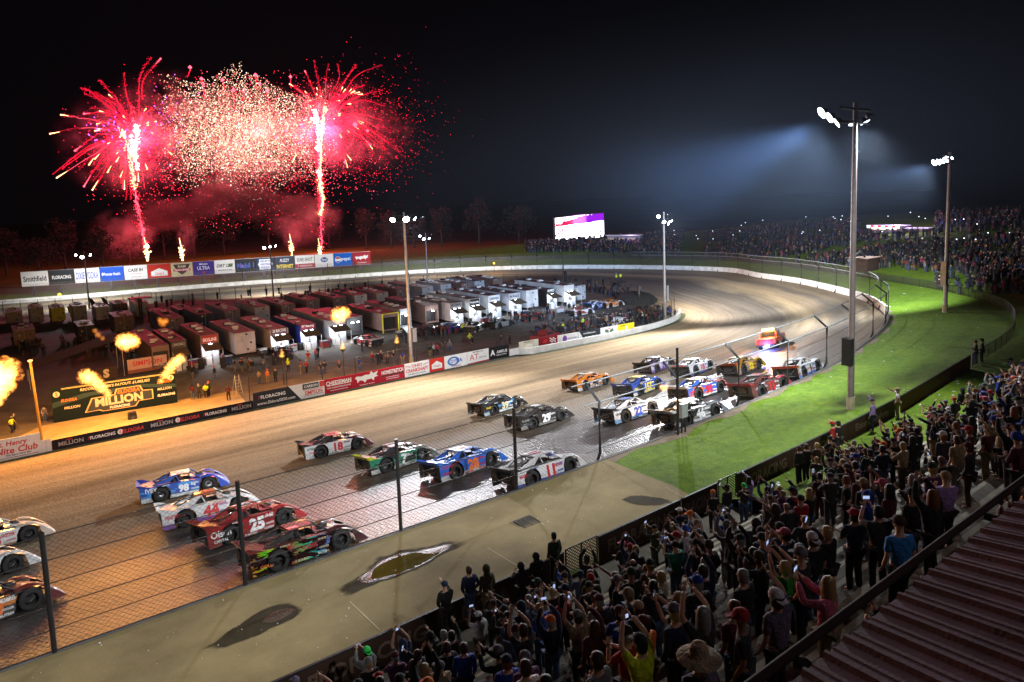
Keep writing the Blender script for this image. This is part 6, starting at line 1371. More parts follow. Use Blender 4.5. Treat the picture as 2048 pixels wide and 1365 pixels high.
def pose_meshes(pose):
    la, ra = POSES[pose]; sit = pose == 'seated'
    def arm(k, s): e, w_ = ARMS[k]; return V((s*e[0], e[1], e[2])), V((s*w_[0], w_[1], w_[2]))
    dz = -.42 if sit else 0
    J = [(0, 0, .95), (0, 0, 1.12), (0, .0, 1.32), (0, -.01, 1.46), (0, .01, 1.54), (0, .03, 1.64), (0, .025, 1.735)]
    E = [(0, 1), (1, 2), (2, 3), (3, 4), (4, 5), (5, 6)]; Rr = [(.145, .11), (.14, .105), (.155, .115), (.09, .08), (.058, .058), (.082, .098), (.062, .075)]
    hands = []
    for s, k in ((-1, la), (1, ra)):
        e, w_ = arm(k, s); sh = V((s*SH, 0, 1.41)); b = len(J)
        up = .03 if k in ('high', 'point') else 0
        J += [tuple(sh+V((0, 0, up))), tuple((sh+e)/2), tuple(e), tuple((e+w_)/2), tuple(w_)]; E += [(2, b), (b, b+1), (b+1, b+2), (b+2, b+3), (b+3, b+4)]; Rr += [.068, .054, .044, .042, .030]
        hands.append((w_, (w_-e).normalized(), s))
    for s in (-1, 1):
        b = len(J)
        if sit: pts = [(s*.10, .02, .90), (s*.13, .26, .93), (s*.14, .48, .92), (s*.14, .50, .70), (s*.14, .46, .46), (s*.15, .60, .45)]
        else:
            st = .03*s; pts = [(s*.10, 0, .88), (s*.11, .02+st, .68), (s*.115, .03+st, .49), (s*.12, 0+st, .28), (s*.125, -.02+st, .07), (s*.14, .13+st, .035)]
        J += pts; E += [(0, b)]+[(b+i, b+i+1) for i in range(5)]; Rr += [.095, .082, .058, .056, .042, .036]
    J = [V(j)+V((0, 0, dz)) for j in J]
    body = skin_body(J, E, Rr); mb = MB(); mesh_to_mb(body, mb)
    # face and ears
    z0 = dz
    mb.ball((0, .126, 1.655+z0), .016, .026, .022, 6, 4); mb.ball((-.084, .02, 1.655+z0), .012, .024, .034, 6, 4); mb.ball((.084, .02, 1.655+z0), .012, .024, .034, 6, 4)
    for s in (-1, 1): mb.ball((s*.034, .115, 1.685+z0), .013, .008, .008, 6, 4, 1)
    mb.ball((0, .119, 1.608+z0), .024, .008, .007, 6, 4, 1)
    # hands: palm, four fingers of different lengths curled, thumb from the side
    for w_, d, s in hands:
        w_ = w_+V((0, 0, dz)); side = d.cross(V((0, 0, 1))); side = side.normalized() if side.length > .1 else V((1, 0, 0)); nrm = side.cross(d)
        pc = w_+d*.05; Mh = Matrix((side, d, nrm)).transposed(); mb.ball(pc, .040, .055, .018, 8, 5, 0, Mh)
        for f, ln in enumerate((.062, .075, .07, .052)):
            a = pc+d*.045+side*(.027-.018*f); b = a+d*ln*.55+nrm*.008; c = b+d*ln*.3+nrm*(.022*(1 if s > 0 else 1)); mb.tube([a, b, c], [.0095, .0085, .007], 5)
        a = pc-d*.01+side*.035*s; b = a+side*.03*s+d*.02; c = b+d*.03+side*.005*s; mb.tube([a, b, c], [.012, .010, .008], 5)
    bm = mb.mesh('body', [SKIN, DARKF])
    def garment(js, es, rs, off=0): 
        me = skin_body([V(j)+V((0, 0, dz)) for j in js], es, rs); m_ = MB(); mesh_to_mb(me, m_); return m_
    out = {'body': bm, 'hands': hands, 'dz': dz}
    for long_ in (0, 1):
        js = [(0, 0, .86 if not sit else .93), (0, 0, 1.10), (0, 0, 1.32), (0, -.01, 1.455)]; es = [(0, 1), (1, 2), (2, 3)]; rs = [(.185, .15), (.17, .135), (.182, .14), (.10, .092)]
        if long_: rs = [(a*1.07, b*1.09) for a, b in rs]
        for s, k in ((-1, la), (1, ra)):
            e, w_ = arm(k, s); sh = V((s*SH, 0, 1.41)); b = len(js)
            up = .03 if k in ('high', 'point') else 0
            if long_: js += [tuple(sh+V((0, 0, up))), tuple((sh+e)/2), tuple(e), tuple(e.lerp(w_, .92))]; rs += [.092, .076, .066, .05]; es += [(2, b), (b, b+1), (b+1, b+2), (b+2, b+3)]
            else: js += [tuple(sh+V((0, 0, up))), tuple(sh.lerp(e, .45)), tuple(sh.lerp(e, .8))]; rs += [.084, .074, .07]; es += [(2, b), (b, b+1), (b+1, b+2)]
        out['long' if long_ else 'short'] = garment(js, es, rs).mesh('shirt', CLOTH)
    js = [(0, 0, .97)]; es = []; rs = [(.172, .138)]
    for s in (-1, 1):
        b = len(js)
        if sit: pts = [(s*.10, .02, .90), (s*.13, .26, .93), (s*.14, .48, .91), (s*.14, .50, .70), (s*.14, .46, .50)]
        else: st = .03*s; pts = [(s*.10, 0, .88), (s*.11, .02+st, .68), (s*.115, .03+st, .49), (s*.12, 0+st, .28), (s*.125, -.02+st, .07)]
        js += pts; es += [(0, b)]+[(b+i, b+i+1) for i in range(4)]; rs += [.112, .10, .08, .076, .07]
    out['trousers'] = garment(js, es, rs).mesh('trousers', CLOTH)
    return out
PM = {p: pose_meshes(p) for p in POSES}
def headgear(kind):
    mb = MB(); c = V((0, .028, 1.67))
    if kind == 'cap':
        mb.lathe([(.108, .005), (.112, .05), (.098, .10), (.06, .13), (.001, .14)], 14, M=Matrix.Translation(c+V((0, -.005, 0))) @ Matrix.Diagonal((.92, 1.08, 1, 1)))
        mb.add([c+V(p) for p in ((-.085, .085, .025), (.085, .085, .025), (.07, .19, .008), (0, .215, .004), (-.07, .19, .008), (-.085, .085, .012), (.085, .085, .012), (.07, .19, -.004), (0, .215, -.008), (-.07, .19, -.004))], [(0, 1, 2, 3, 4), (9, 8, 7, 6, 5), (0, 5, 6, 1), (1, 6, 7, 2), (2, 7, 8, 3), (3, 8, 9, 4), (4, 9, 5, 0)])
    elif kind == 'backward cap':
        mb.lathe([(.108, .005), (.112, .05), (.098, .10), (.06, .13), (.001, .14)], 14, M=Matrix.Translation(c+V((0, -.005, 0))) @ Matrix.Diagonal((.92, 1.08, 1, 1)))
        mb.add([c+V((x, -y, z)) for x, y, z in ((-.085, .085, .02), (.085, .085, .02), (.07, .18, -.005), (-.07, .18, -.005), (-.085, .085, .008), (.085, .085, .008), (.07, .18, -.017), (-.07, .18, -.017))], [(0, 1, 2, 3), (7, 6, 5, 4), (0, 4, 5, 1), (1, 5, 6, 2), (2, 6, 7, 3), (3, 7, 4, 0)])
    elif kind == 'beanie': mb.lathe([(.10, -.03), (.112, 0), (.113, .06), (.095, .115), (.05, .145), (.001, .15)], 14, M=Matrix.Translation(c) @ Matrix.Diagonal((.93, 1.08, 1, 1)))
    elif kind == 'hood': mb.ball(c+V((0, -.02, .0)), .128, .145, .155, 12, 8); mb.ball(c+V((0, -.06, -.15)), .13, .10, .10, 10, 6)
    elif kind == 'short hair': mb.lathe([(.09, -.10), (.102, -.05), (.104, .04), (.088, .095), (.05, .122), (.001, .128)], 14, M=Matrix.Translation(c+V((0, -.022, 0))) @ Matrix.Diagonal((.93, 1.05, 1, 1)))
    elif kind == 'long hair':
        mb.lathe([(.08, -.30), (.115, -.22), (.118, -.08), (.108, .04), (.09, .095), (.05, .122), (.001, .128)], 14, M=Matrix.Translation(c+V((0, -.045, 0))) @ Matrix.Diagonal((.98, .95, 1, 1)))
    elif kind == 'bald fringe': mb.lathe([(.09, -.08), (.101, -.03), (.10, .01)], 14, M=Matrix.Translation(c+V((0, -.022, 0))) @ Matrix.Diagonal((.93, 1.05, 1, 1)))
    elif kind == 'straw hat': mb.lathe([(.29, -.03), (.25, -.005), (.18, .01), (.125, .02), (.118, .10), (.09, .155), (.05, .15), (.001, .14)], 20, M=Matrix.Translation(c+V((0, -.01, .03))))
    elif kind == 'brimmed hat': mb.lathe([(.22, .0), (.20, .015), (.118, .02), (.112, .11), (.08, .13), (.001, .12)], 16, M=Matrix.Translation(c+V((0, -.01, .02))))
    return mb.mesh('hair' if 'hair' in kind or 'bald' in kind else kind.split()[-1], HAIR if 'hair' in kind or 'bald' in kind else CLOTH)
HG = {k: headgear(k) for k in ('cap', 'backward cap', 'beanie', 'hood', 'short hair', 'long hair', 'bald fringe', 'straw hat', 'brimmed hat')}
CC = {'black': (.010, .010, .011), 'charcoal': (.025, .025, .028), 'navy': (.010, .016, .045), 'dark green': (.010, .03, .016), 'maroon': (.07, .008, .014), 'brown': (.045, .026, .015), 'grey': (.13, .13, .135), 'purple grey': (.10, .085, .13), 'white': (.55, .53, .56), 'red': (.30, .012, .015), 'royal blue': (.012, .04, .28), 'sky blue': (.02, .17, .45), 'green': (.015, .30, .025), 'teal': (.01, .17, .11), 'neon yellow': (.5, .62, .015), 'orange': (.60, .14, .012), 'tan': (.26, .19, .11), 'pink': (.45, .10, .16), 'olive': (.05, .05, .02), 'denim blue': (.05, .09, .17), 'khaki': (.22, .17, .10), 'plum': (.08, .02, .08), 'camouflage': (.04, .045, .02), 'lavender': (.28, .18, .42), 'neon green': (.03, .5, .08)}
HAIRC = {'brown hair': (.04, .02, .01), 'black hair': (.008, .007, .006), 'blond hair': (.30, .20, .08), 'grey hair': (.2, .2, .2), 'red hair': (.14, .04, .015)}
SKINC = [(.42, .24, .16), (.48, .29, .20), (.36, .20, .13), (.40, .22, .15), (.22, .11, .07)]
SEEN = set(); rp = random.Random(21)
PHONE = MB(); PHONE.box(-.036, .036, -.006, .006, -.072, .072); PHONE_ME = PHONE.mesh('phone', BLACK)
SCR = MB(); SCR.quad((-.029, -.0085, -.058), (.029, -.0085, -.058), (.029, -.0085, .058), (-.029, -.0085, .058)); SCR_ME = SCR.mesh('screen', emit('phone_screen', (.5, .62, 1), .9, False))
NP = [0]
def person(P, face, top_, garment, bottom, head, headc, pose, where, s=1.10, group='spectators in the stand', phone=False, skin=None, rim=None):
    """head: a HG key; headc: colour name (hat) or hair name"""
    hd = {'cap': f'{headc} cap', 'backward cap': f'backward {headc} cap', 'beanie': f'{headc} beanie', 'hood': 'hood up', 'short hair': f'short {headc}', 'long hair': f'long {headc}', 'bald fringe': 'bald head', 'straw hat': 'wide straw hat', 'brimmed hat': f'{headc} brimmed hat'}[head]
    lab = f'person in {top_} {garment}, {hd}, {pose}, {where}' if where else f'person in {top_} {garment}, {bottom} trousers, {hd}, {pose}'
    k2 = (top_, garment, bottom, hd)
    if lab in SEEN or (phone and k2 in SEEN): return None
    SEEN.add(lab); SEEN.add(k2)
    pm = PM[pose]; t = thing('person', lab, 'person', P, face, group); t.scale = (s, s, s*rp.uniform(.96, 1.05))
    sk = skin or rp.choice(SKINC)
    obj('body', pm['body'], t, color=sk)
    obj('shirt' if garment in ('T-shirt', 'shirt') else ('hoodie' if garment == 'hoodie' else 'jacket'), pm['short' if garment == 'T-shirt' else 'long'], t, color=CC[top_])
    obj('trousers', pm['trousers'], t, color=CC[bottom])
    hc = HAIRC.get(headc) or CC.get(headc) or (.3, .22, .1)
    if head == 'hood': hc = CC[top_]
    h_ = obj(HG[head].name.split('.')[0], HG[head], t, (0, 0, pm['dz']), color=hc)
    if head in ('cap', 'backward cap', 'beanie') and rp.random() < .7: obj('hair', HG['short hair'], t, (0, 0, pm['dz']-.012), color=rp.choice(list(HAIRC.values())))
    if phone:
        two = POSES[pose][0] == POSES[pose][1]; wp_ = [w_+d_*.10 for w_, d_, s_ in pm['hands']]; q = (wp_[0]+wp_[1])/2 if two else wp_[1]
        q = q+V((0, .02, .02+pm['dz'])); M = Matrix.Translation(P) @ Matrix.Rotation(face, 4, 'Z') @ Matrix.Scale(s, 4)
        ph = obj('phone', PHONE_ME); ph.matrix_world = M @ Matrix.Translation(q) @ Matrix.Rotation(R(90) if two else R(rp.uniform(-12, 12)), 4, 'Y') @ Matrix.Rotation(R(rp.uniform(-12, 12)), 4, 'X') @ Matrix.Scale(1.12, 4)
        tag(ph, f'lit phone held by the {"hooded" if head == "hood" else hd + " wearer" if "hair" not in head and "bald" not in head else hd + " person"} in {top_} {garment} and {bottom}', 'phone', 'phones held up in the crowd'); obj('screen', SCR_ME, ph)
    NP[0] += 1
    return t
def stand_head(x, y, off=1.72):
    """foot position on the rows for a head seen at photo point x, y"""
    d = ray(x, y); g_ = ROW_H/ROW_D; k = (ROW_Z0+g_*(ROW_Y0-.3)+off-23)/(d.z+g_*d.y); P = CAMLOC+d*k
    i = row_of(P.y); z = row_z(i); Y = row_y(i)+.18
    # slide along the sight line to the row's own height
    k2 = (z+off-23)/d.z; Q = CAMLOC+d*k2
    return V((Q.x, max(min(Q.y, Y+.35), Y-.35), z)), i
placed = []
KEYPX = []
def key(px, py, *a, face=0, where='', **kw):
    P, i = stand_head(px, py); placed.append(P); KEYPX.append((px, py, (P-CAMLOC).length)); return person(P, R(face), *a, where, **kw)
# people that stand out in the photograph: head position first
key(1572, 1142, 'green', 'T-shirt', 'denim blue', 'short hair', 'blond hair', 'filming with both arms overhead', face=20, phone=True)
key(1352, 1100, 'teal', 'T-shirt', 'denim blue', 'cap', 'black', 'filming with both hands', face=-15, phone=True)
key(1283, 1310, 'neon yellow', 'T-shirt', 'black', 'cap', 'charcoal', 'filming with both arms overhead', face=0, phone=True)
key(958, 1235, 'white', 'T-shirt', 'brown', 'cap', 'white', 'filming with both hands', face=-5, phone=True)
key(1103, 1250, 'navy', 'hoodie', 'denim blue', 'cap', 'orange', 'filming with both arms overhead', face=-10, phone=True)
key(1157, 1247, 'tan', 'T-shirt', 'black', 'cap', 'grey', 'filming with both arms overhead', face=0, phone=True)
key(1400, 1335, 'purple grey', 'T-shirt', 'black', 'straw hat', 'tan', 'arms down', face=-20)
key(1555, 1215, 'purple grey', 'T-shirt', 'black', 'backward cap', 'white', 'one arm raised high', face=-10)
key(1655, 1175, 'pink', 'shirt', 'khaki', 'long hair', 'blond hair', 'filming with both hands', face=10, phone=True)
key(712, 1285, 'grey', 'hoodie', 'black', 'backward cap', 'neon green', 'filming with both hands', face=10, phone=True)
key(928, 1300, 'royal blue', 'hoodie', 'black', 'short hair', 'brown hair', 'arms down', face=-20)
key(1015, 1330, 'royal blue', 'jacket', 'charcoal', 'cap', 'navy', 'hands in pockets', face=-15)
key(1255, 1290, 'red', 'T-shirt', 'black', 'cap', 'black', 'clapping', face=10)
key(1290, 1262, 'orange', 'T-shirt', 'charcoal', 'cap', 'maroon', 'clapping', face=5)
key(1425, 995, 'black', 'T-shirt', 'black', 'beanie', 'orange', 'arms down', face=-25)
key(1488, 978, 'charcoal', 'T-shirt', 'denim blue', 'backward cap', 'neon green', 'arms folded', face=-30)
key(1445, 945, 'lavender', 'hoodie', 'denim blue', 'long hair', 'black hair', 'one arm stretched out', face=-20, phone=True)
key(1393, 960, 'charcoal', 'jacket', 'denim blue', 'cap', 'black', 'one phone hand up', face=-10, phone=True)
key(1300, 1000, 'navy', 'T-shirt', 'denim blue', 'cap', 'white', 'hands on hips', face=-5)
key(1310, 1060, 'camouflage', 'jacket', 'olive', 'cap', 'black', 'filming with both hands', face=0, phone=True)
key(1640, 960, 'maroon', 'hoodie', 'maroon', 'short hair', 'black hair', 'one phone hand up', face=-30, phone=True)
key(1800, 1068, 'sky blue', 'T-shirt', 'black', 'cap', 'brown', 'arms down', face=-30)
key(1710, 1040, 'navy', 'T-shirt', 'black', 'cap', 'red', 'arms folded', face=-30)
key(1893, 965, 'lavender', 'T-shirt', 'black', 'cap', 'tan', 'clapping', face=-35)
key(1788, 890, 'black', 'hoodie', 'black', 'cap', 'brown', 'one arm stretched out', face=0)
key(1915, 890, 'tan', 'T-shirt', 'grey', 'short hair', 'brown hair', 'one arm raised high', face=-20)
key(1975, 862, 'maroon', 'T-shirt', 'khaki', 'cap', 'grey', 'arms down', face=-10)
key(1868, 850, 'navy', 'hoodie', 'tan', 'cap', 'black', 'one arm stretched out', face=20)
key(1970, 812, 'black', 'shirt', 'black', 'brimmed hat', 'black', 'one arm stretched out', face=10)
key(1925, 785, 'black', 'hoodie', 'black', 'hood', 'black', 'arms down', face=-30)
key(2000, 720, 'royal blue', 'T-shirt', 'denim blue', 'brimmed hat', 'black', 'one arm stretched out', face=20)
key(1998, 760, 'royal blue', 'shirt', 'black', 'cap', 'royal blue', 'arms down', face=10)
# by the wall, on the walkway step and on the grass
def at_px(px, py, *a, face=0, where='', fn=None, **kw):
    P = (fn or on_bank)(px, py); placed.append(P); return person(P, R(face), *a, where, **kw)
for px, py, a in ((1108, 1074, ('dark green', 'hoodie', 'black', 'short hair', 'black hair', 'arms down')), (1072, 1108, ('black', 'hoodie', 'black', 'hood', 'black', 'hands in pockets')), (973, 1140, ('olive', 'hoodie', 'khaki', 'hood', 'olive', 'arms down')), (938, 1142, ('navy', 'jacket', 'denim blue', 'short hair', 'brown hair', 'hands in pockets')), (890, 1165, ('black', 'hoodie', 'black', 'cap', 'navy', 'one phone hand up')), (1042, 1130, ('black', 'jacket', 'black', 'hood', 'black', 'clapping'))):
    hp = atY(px, py, 20.2); P = V((hp.x, 20.2, hp.z-1.88)); placed.append(P); KEYPX.append((px, py, (P-CAMLOC).length)); person(P, R(-5), *a, 'at the printed wall')
key(546, 1306, 'maroon', 'shirt', 'black', 'cap', 'purple grey', 'clapping', face=15, where='by the chain link gate')
key(478, 1352, 'navy', 'hoodie', 'black', 'short hair', 'grey hair', 'one phone hand up', face=5, where='left of the gate', phone=True)
on_slope = lambda px, py: (lambda d: CAMLOC+d*((8.35-23)/d.z))(ray(px, py))
def sl_fix(P): 
    f = fen_pt(P.x); t_ = max(0, min(1, (f.y-P.y)/(f.y-15.6))); return V((P.x, P.y, lerp(f.z, 9.05, t_)+.02))
grs = [((1677, 893), ('black', 'T-shirt', 'charcoal', 'cap', 'black', 'one arm stretched out'), 0), ((1745, 850), ('lavender', 'shirt', 'navy', 'cap', 'charcoal', 'one arm raised high'), 15), ((1795, 828), ('white', 'T-shirt', 'khaki', 'cap', 'tan', 'one arm stretched out'), 20), ((1665, 895), ('red', 'T-shirt', 'black', 'cap', 'red', 'arms down'), 10), ((1612, 955), ('black', 'jacket', 'black', 'short hair', 'brown hair', 'arms down'), -20), ((1634, 955), ('brown', 'T-shirt', 'khaki', 'short hair', 'blond hair', 'hands on hips'), -20), ((1660, 950), ('black', 'T-shirt', 'grey', 'backward cap', 'black', 'arms folded'), -20), ((1598, 960), ('charcoal', 'hoodie', 'black', 'short hair', 'brown hair', 'hands in pockets'), -10), ((1950, 733), ('brown', 'hoodie', 'denim blue', 'short hair', 'brown hair', 'arms folded'), 30), ((1963, 730), ('black', 'jacket', 'black', 'cap', 'black', 'arms down'), 20)]
for (px, py), a, fc in grs:
    P = sl_fix(on_slope(px, py)); placed.append(P); person(P, R(fc), *a, 'on the grass by the wall')
# the rest of the stand
def proj(P):
    q = P-CAMLOC; z = q.dot(AF)
    if z < .5: return -9e3, -9e3
    return PX_CX+PX_F*q.dot(AX)/z, PX_CY-PX_F*q.dot(AU)/z
tops = ['black']*14+['charcoal']*6+['navy']*5+['brown', 'maroon', 'grey', 'purple grey', 'dark green', 'olive', 'plum', 'red', 'white', 'denim blue', 'royal blue', 'tan']
gar = ['T-shirt', 'hoodie', 'jacket', 'shirt', 'hoodie']
bots = ['black']*4+['denim blue']*4+['charcoal']*2+['khaki', 'grey', 'navy', 'brown']
heads = ['cap']*8+['backward cap']*2+['beanie']+['hood']*2+['short hair']*6+['long hair']*3+['bald fringe']
capc = ['black', 'grey', 'navy', 'white', 'charcoal', 'red', 'brown', 'tan', 'maroon', 'royal blue', 'dark green', 'purple grey', 'orange', 'pink']
poses = ['arms down']*4+['hands in pockets']*3+['arms folded']*2+['hands on hips', 'clapping', 'clapping']+['filming with both hands']*3+['filming with both arms overhead']*2+['one arm raised high', 'one arm stretched out', 'one phone hand up', 'one phone hand up']
def rand_look(r_):
    h = r_.choice(heads); return (r_.choice(tops), r_.choice(gar), r_.choice(bots), h, r_.choice(list(HAIRC)) if 'hair' in h else r_.choice(capc), r_.choice(poses))
cand = []
for i in range(NROW):
    x = -3+rp.random()
    while x < 63:
        if x < row_x1(i)-.5: cand.append((i, x+rp.uniform(-.2, .2), row_y(i)+rp.uniform(0, .3)))
        x += .62
rp.shuffle(cand)
GAPS = [(1395, 1000, 55, 26), (1500, 965, 40, 22), (1690, 1000, 36, 22), (1830, 925, 45, 24), (1770, 945, 50, 24), (1480, 1005, 50, 22), (1290, 1085, 40, 20), (1220, 1125, 36, 20), (640, 1330, 60, 60), (1590, 950, 60, 25)]
NSTAND = 238
good = []
for i, x, y in cand:
    P = V((x, y, row_z(i))); px, py = proj(P+V((0, 0, 1.7)))
    if not (640 < px < 2075 and 600 < py < 1400): continue
    hd = P+V((0, 0, 1.9)); d = hd-CAMLOC; k = (RY+.6)/d.y
    if k < 1 and (CAMLOC+d*k).z < RZ-.1: continue
    if any(abs(px-a)/rx_ < 1 and abs(py-b_)/ry_ < 1 for a, b_, rx_, ry_ in GAPS): continue
    dc = (P-CAMLOC).length; hw = 700/dc
    if any(dc < kd and abs(px-kx) < hw*.75 and -hw*.4 < py-ky < hw*2.6 for kx, ky, kd in KEYPX): continue
    if i == 0 and rp.random() < .5: continue
    if i in (1, 2) and rp.random() < .25: continue
    if rp.random() < (.55 if x > 30 and i < 7 else .17): continue
    if any((q-P).length < .64 for q in placed): continue
    placed.append(P); good.append(P)
good.sort(key=lambda P: (P-CAMLOC).length)
REST = []
for P in good:
    ok = None
    if NP[0] < NSTAND:
        for _ in range(8):
            L_ = rand_look(rp); ph = ('filming' in L_[5] or 'phone' in L_[5]) and rp.random() < .27
            ok = person(P, R(rp.gauss(-8, 22)), *L_, '', phone=ph)
            if ok: break
    if not ok: REST.append((P, R(rp.gauss(-15, 25)), rand_look(rp)))
print('stand', len(good), 'in the mass', len(REST))
# pit crews along the infield fence and round the trailers
GI = 'people in the infield'
vest = [('neon yellow', 'T-shirt'), ('neon yellow', 'jacket'), ('red', 'T-shirt'), ('black', 'T-shirt'), ('black', 'hoodie'), ('navy', 'T-shirt'), ('grey', 'T-shirt'), ('maroon', 'jacket'), ('white', 'T-shirt'), ('orange', 'T-shirt'), ('royal blue', 'T-shirt'), ('charcoal', 'jacket'), ('brown', 'hoodie'), ('pink', 'T-shirt'), ('tan', 'T-shirt'), ('dark green', 'jacket')]
inf_px = [(386, 800), (399, 798), (413, 797), (418, 795), (458, 802), (470, 745), (485, 742), (497, 740), (519, 770), (536, 768), (552, 766), (577, 745), (583, 722), (602, 748), (614, 748), (617, 728), (632, 722), (643, 752), (650, 750), (680, 752), (720, 742), (745, 730), (757, 732), (763, 728), (775, 730), (788, 728), (806, 728), (860, 715), (868, 713), (875, 712), (887, 700), (900, 705), (940, 690), (945, 688), (1003, 694), (1020, 690), (1086, 645), (1097, 640), (1108, 639), (1127, 668), (1139, 664), (1152, 660), (1166, 657), (1172, 662), (1190, 650), (1200, 650), (1214, 655), (1216, 645), (1265, 655), (1275, 650), (1285, 646), (1292, 650), (1300, 645), (1312, 640), (1318, 643), (1340, 636), (1350, 632), (1268, 604), (25, 868), (30, 862), (90, 845), (270, 720), (225, 705), (430, 760), (925, 668), (932, 666), (1040, 650)]
person(FLAGP+V((-.8, 0, 3.12)), R(190), 'neon yellow', 'jacket', 'navy', 'cap', 'white', 'arms folded', 'on the raised platform', group='people in the infield'); person(FLAGP+V((.6, 0, 3.12)), R(170), 'neon yellow', 'T-shirt', 'black', 'short hair', 'brown hair', 'arms down', 'on the raised platform', group='people in the infield')
inf_px.sort(key=lambda q: (on(*q)-CAMLOC).length)
for k, (px, py) in enumerate(inf_px):
    P = on(px, py, 0.01)
    if k >= 58: REST.append((P, rp.gauss(3, 1), rand_look(rp))); continue
    g_, b_ = vest[rp.randrange(len(vest))]; h = rp.choice(heads)
    for _ in range(20):
        if person(P, R(rp.gauss(180 if py > 690 else 0, 70)), g_, b_, rp.choice(bots), h, rp.choice(list(HAIRC)) if 'hair' in h else rp.choice(capc), rp.choice(poses[:12]), 'in the pits', s=1.08, group=GI): break
# everybody too far off to tell apart: one crowd on the hill and round the pits
CRW = tint('crowd_cloth', .9, .2, 4)
def crowd_mat():
    m, n, l, b = new_mat('crowd_clothes'); a = n.new('ShaderNodeAttribute'); a.attribute_name = 'col'; l.new(a.outputs['Color'], b.inputs['Base Color']); b.inputs['Roughness'].default_value = .9; return m
mb = MB(); colr = []; rc = random.Random(9)
pal = [(.005, .005, .006)]*9+[(.012, .012, .014)]*6+[(.022, .019, .026)]*4+[(.06, .012, .02), (.12, .015, .02), (.14, .14, .16), (.015, .03, .1), (.08, .06, .04), (.16, .03, .06), (.12, .05, .01)]
def mini(P, s, sit):
    a = rc.uniform(0, 6.28); h = (.95 if sit else 1.0)*s; c = rc.choice(pal); lg = rc.choice([(.015, .015, .02), (.03, .04, .07), (.08, .07, .05)]); sk = rc.choice(SKINC)
    b0 = len(mb.f); M = Matrix.Translation(P) @ Matrix.Rotation(a, 4, 'Z') @ Matrix.Scale(s, 4)
    zt = .55 if sit else .9
    def fr(z0, w0, d0, z1, w1, d1, y=0): 
        vs = [M @ V((sx*w_, y+sy*d_, z)) for z, w_, d_ in ((z0, w0, d0), (z1, w1, d1)) for sx, sy in ((-1, -1), (1, -1), (1, 1), (-1, 1))]
        mb.add(vs, [(0, 1, 5, 4), (1, 2, 6, 5), (2, 3, 7, 6), (3, 0, 4, 7), (4, 5, 6, 7)], 0, True)
    if sit: fr(.15, .22, .3, zt, .2, .2, .15)
    else: fr(0, .16, .1, zt, .19, .13)
    colr.extend([lg]*(len(mb.f)-b0)); b0 = len(mb.f)
    fr(zt-.05, .2, .13, zt+.5, .24, .13); 
    for sx in (-1, 1): mb.tube([M @ V((sx*.24, 0, zt+.45)), M @ V((sx*.3, .12, zt+.2)), M @ V((sx*.12, .3, zt+.3+.3*rc.random()))], .05*s, 4)
    colr.extend([c]*(len(mb.f)-b0)); b0 = len(mb.f)
    mb.ball(M @ V((0, .02, zt+.68)), .11*s, .11*s, .13*s, 6, 4); colr.extend([sk if rc.random() < .25 else rc.choice(pal)]*(len(mb.f)-b0))
cnt = 0
for _ in range(9000):
    px = rc.uniform(1050, 2075); u = rc.random()**1.2
    lo = lerp(506, 556, max(0, min(1, (px-1200)/850))); lo += (25 if px > 1950 else 0); hi = lerp(487, 424, max(0, min(1, (px-1100)/850)))
    P = on_hill(px, lerp(hi, lo, u))
    if P is None or P.x > 215: continue
    if 1720 < px < 1870 and lerp(hi, lo, u) < 470: continue
    if math.sin(P.x*.11+P.y*.05) > .93 or math.sin(P.x*.045-P.y*.06+2) > .97: continue
    mini(P, rc.uniform(1.0, 1.18), rc.random() < .45); cnt += 1
    if cnt > 2600: break
for _ in range(70):   # people sitting on the grass below the crowd
    P = on_hill(rc.uniform(1870, 2060), rc.uniform(540, 590)); 
    if P: mini(P, 1.1, rc.random() < .7)
for _ in range(330):  # pits, far side
    k = rc.random()
    if k < .35: px, py = rc.uniform(400, 1240), 0; P = IN[rc.randrange(9*12, NS-14)].copy(); i = 0; P += V((-2.5-rc.random()*4, -3-rc.random()*3, 0)); P.z = rc.choice((0, 0, 0, 1.2))
    elif k < .55: P = on(rc.uniform(20, 300), rc.uniform(690, 715), 0)
    elif k < .85: P = V((rc.uniform(70, 101), lerp(79.5, 90, rc.random()), 0)); P.y = max(P.y, 81+max(0, (P.x-88)*.35))
    else: P = V((rc.uniform(18, 92), rc.uniform(98, 106), 0))
    mini(P, rc.uniform(1.0, 1.12), False)
def full(P, face, L_):
    top_, gr_, bot_, hk, hc, po = L_; pm = PM[po]; s_ = rc.uniform(1.02, 1.1); M = Matrix.Translation(P) @ Matrix.Rotation(face, 4, 'Z') @ Matrix.Scale(s_, 4)
    hm = M @ Matrix.Translation((0, 0, pm['dz']))
    for me_, M_, c in ((pm['body'], M, rc.choice(SKINC)), (pm['short' if gr_ == 'T-shirt' else 'long'], M, CC[top_]), (pm['trousers'], M, CC[bot_]), (HG[hk], hm, HAIRC.get(hc) or (CC[top_] if hk == 'hood' else CC.get(hc)) or (.05, .03, .02))):
        mb.add([M_ @ v.co for v in me_.vertices], [tuple(p.vertices) for p in me_.polygons], 0, True); colr.extend([c]*len(me_.polygons))
for a in REST: full(*a)
me = mb.mesh('crowd', crowd_mat()); at_ = me.attributes.new('col', 'FLOAT_COLOR', 'FACE')
flat = []
for c in colr: flat += [c[0], c[1], c[2], 1]
at_.data.foreach_set('color', flat)
tag(obj('crowd', me), 'dense far crowd filling the dark hill outside the turn and the edges of the pits', 'crowd', kind='stuff')
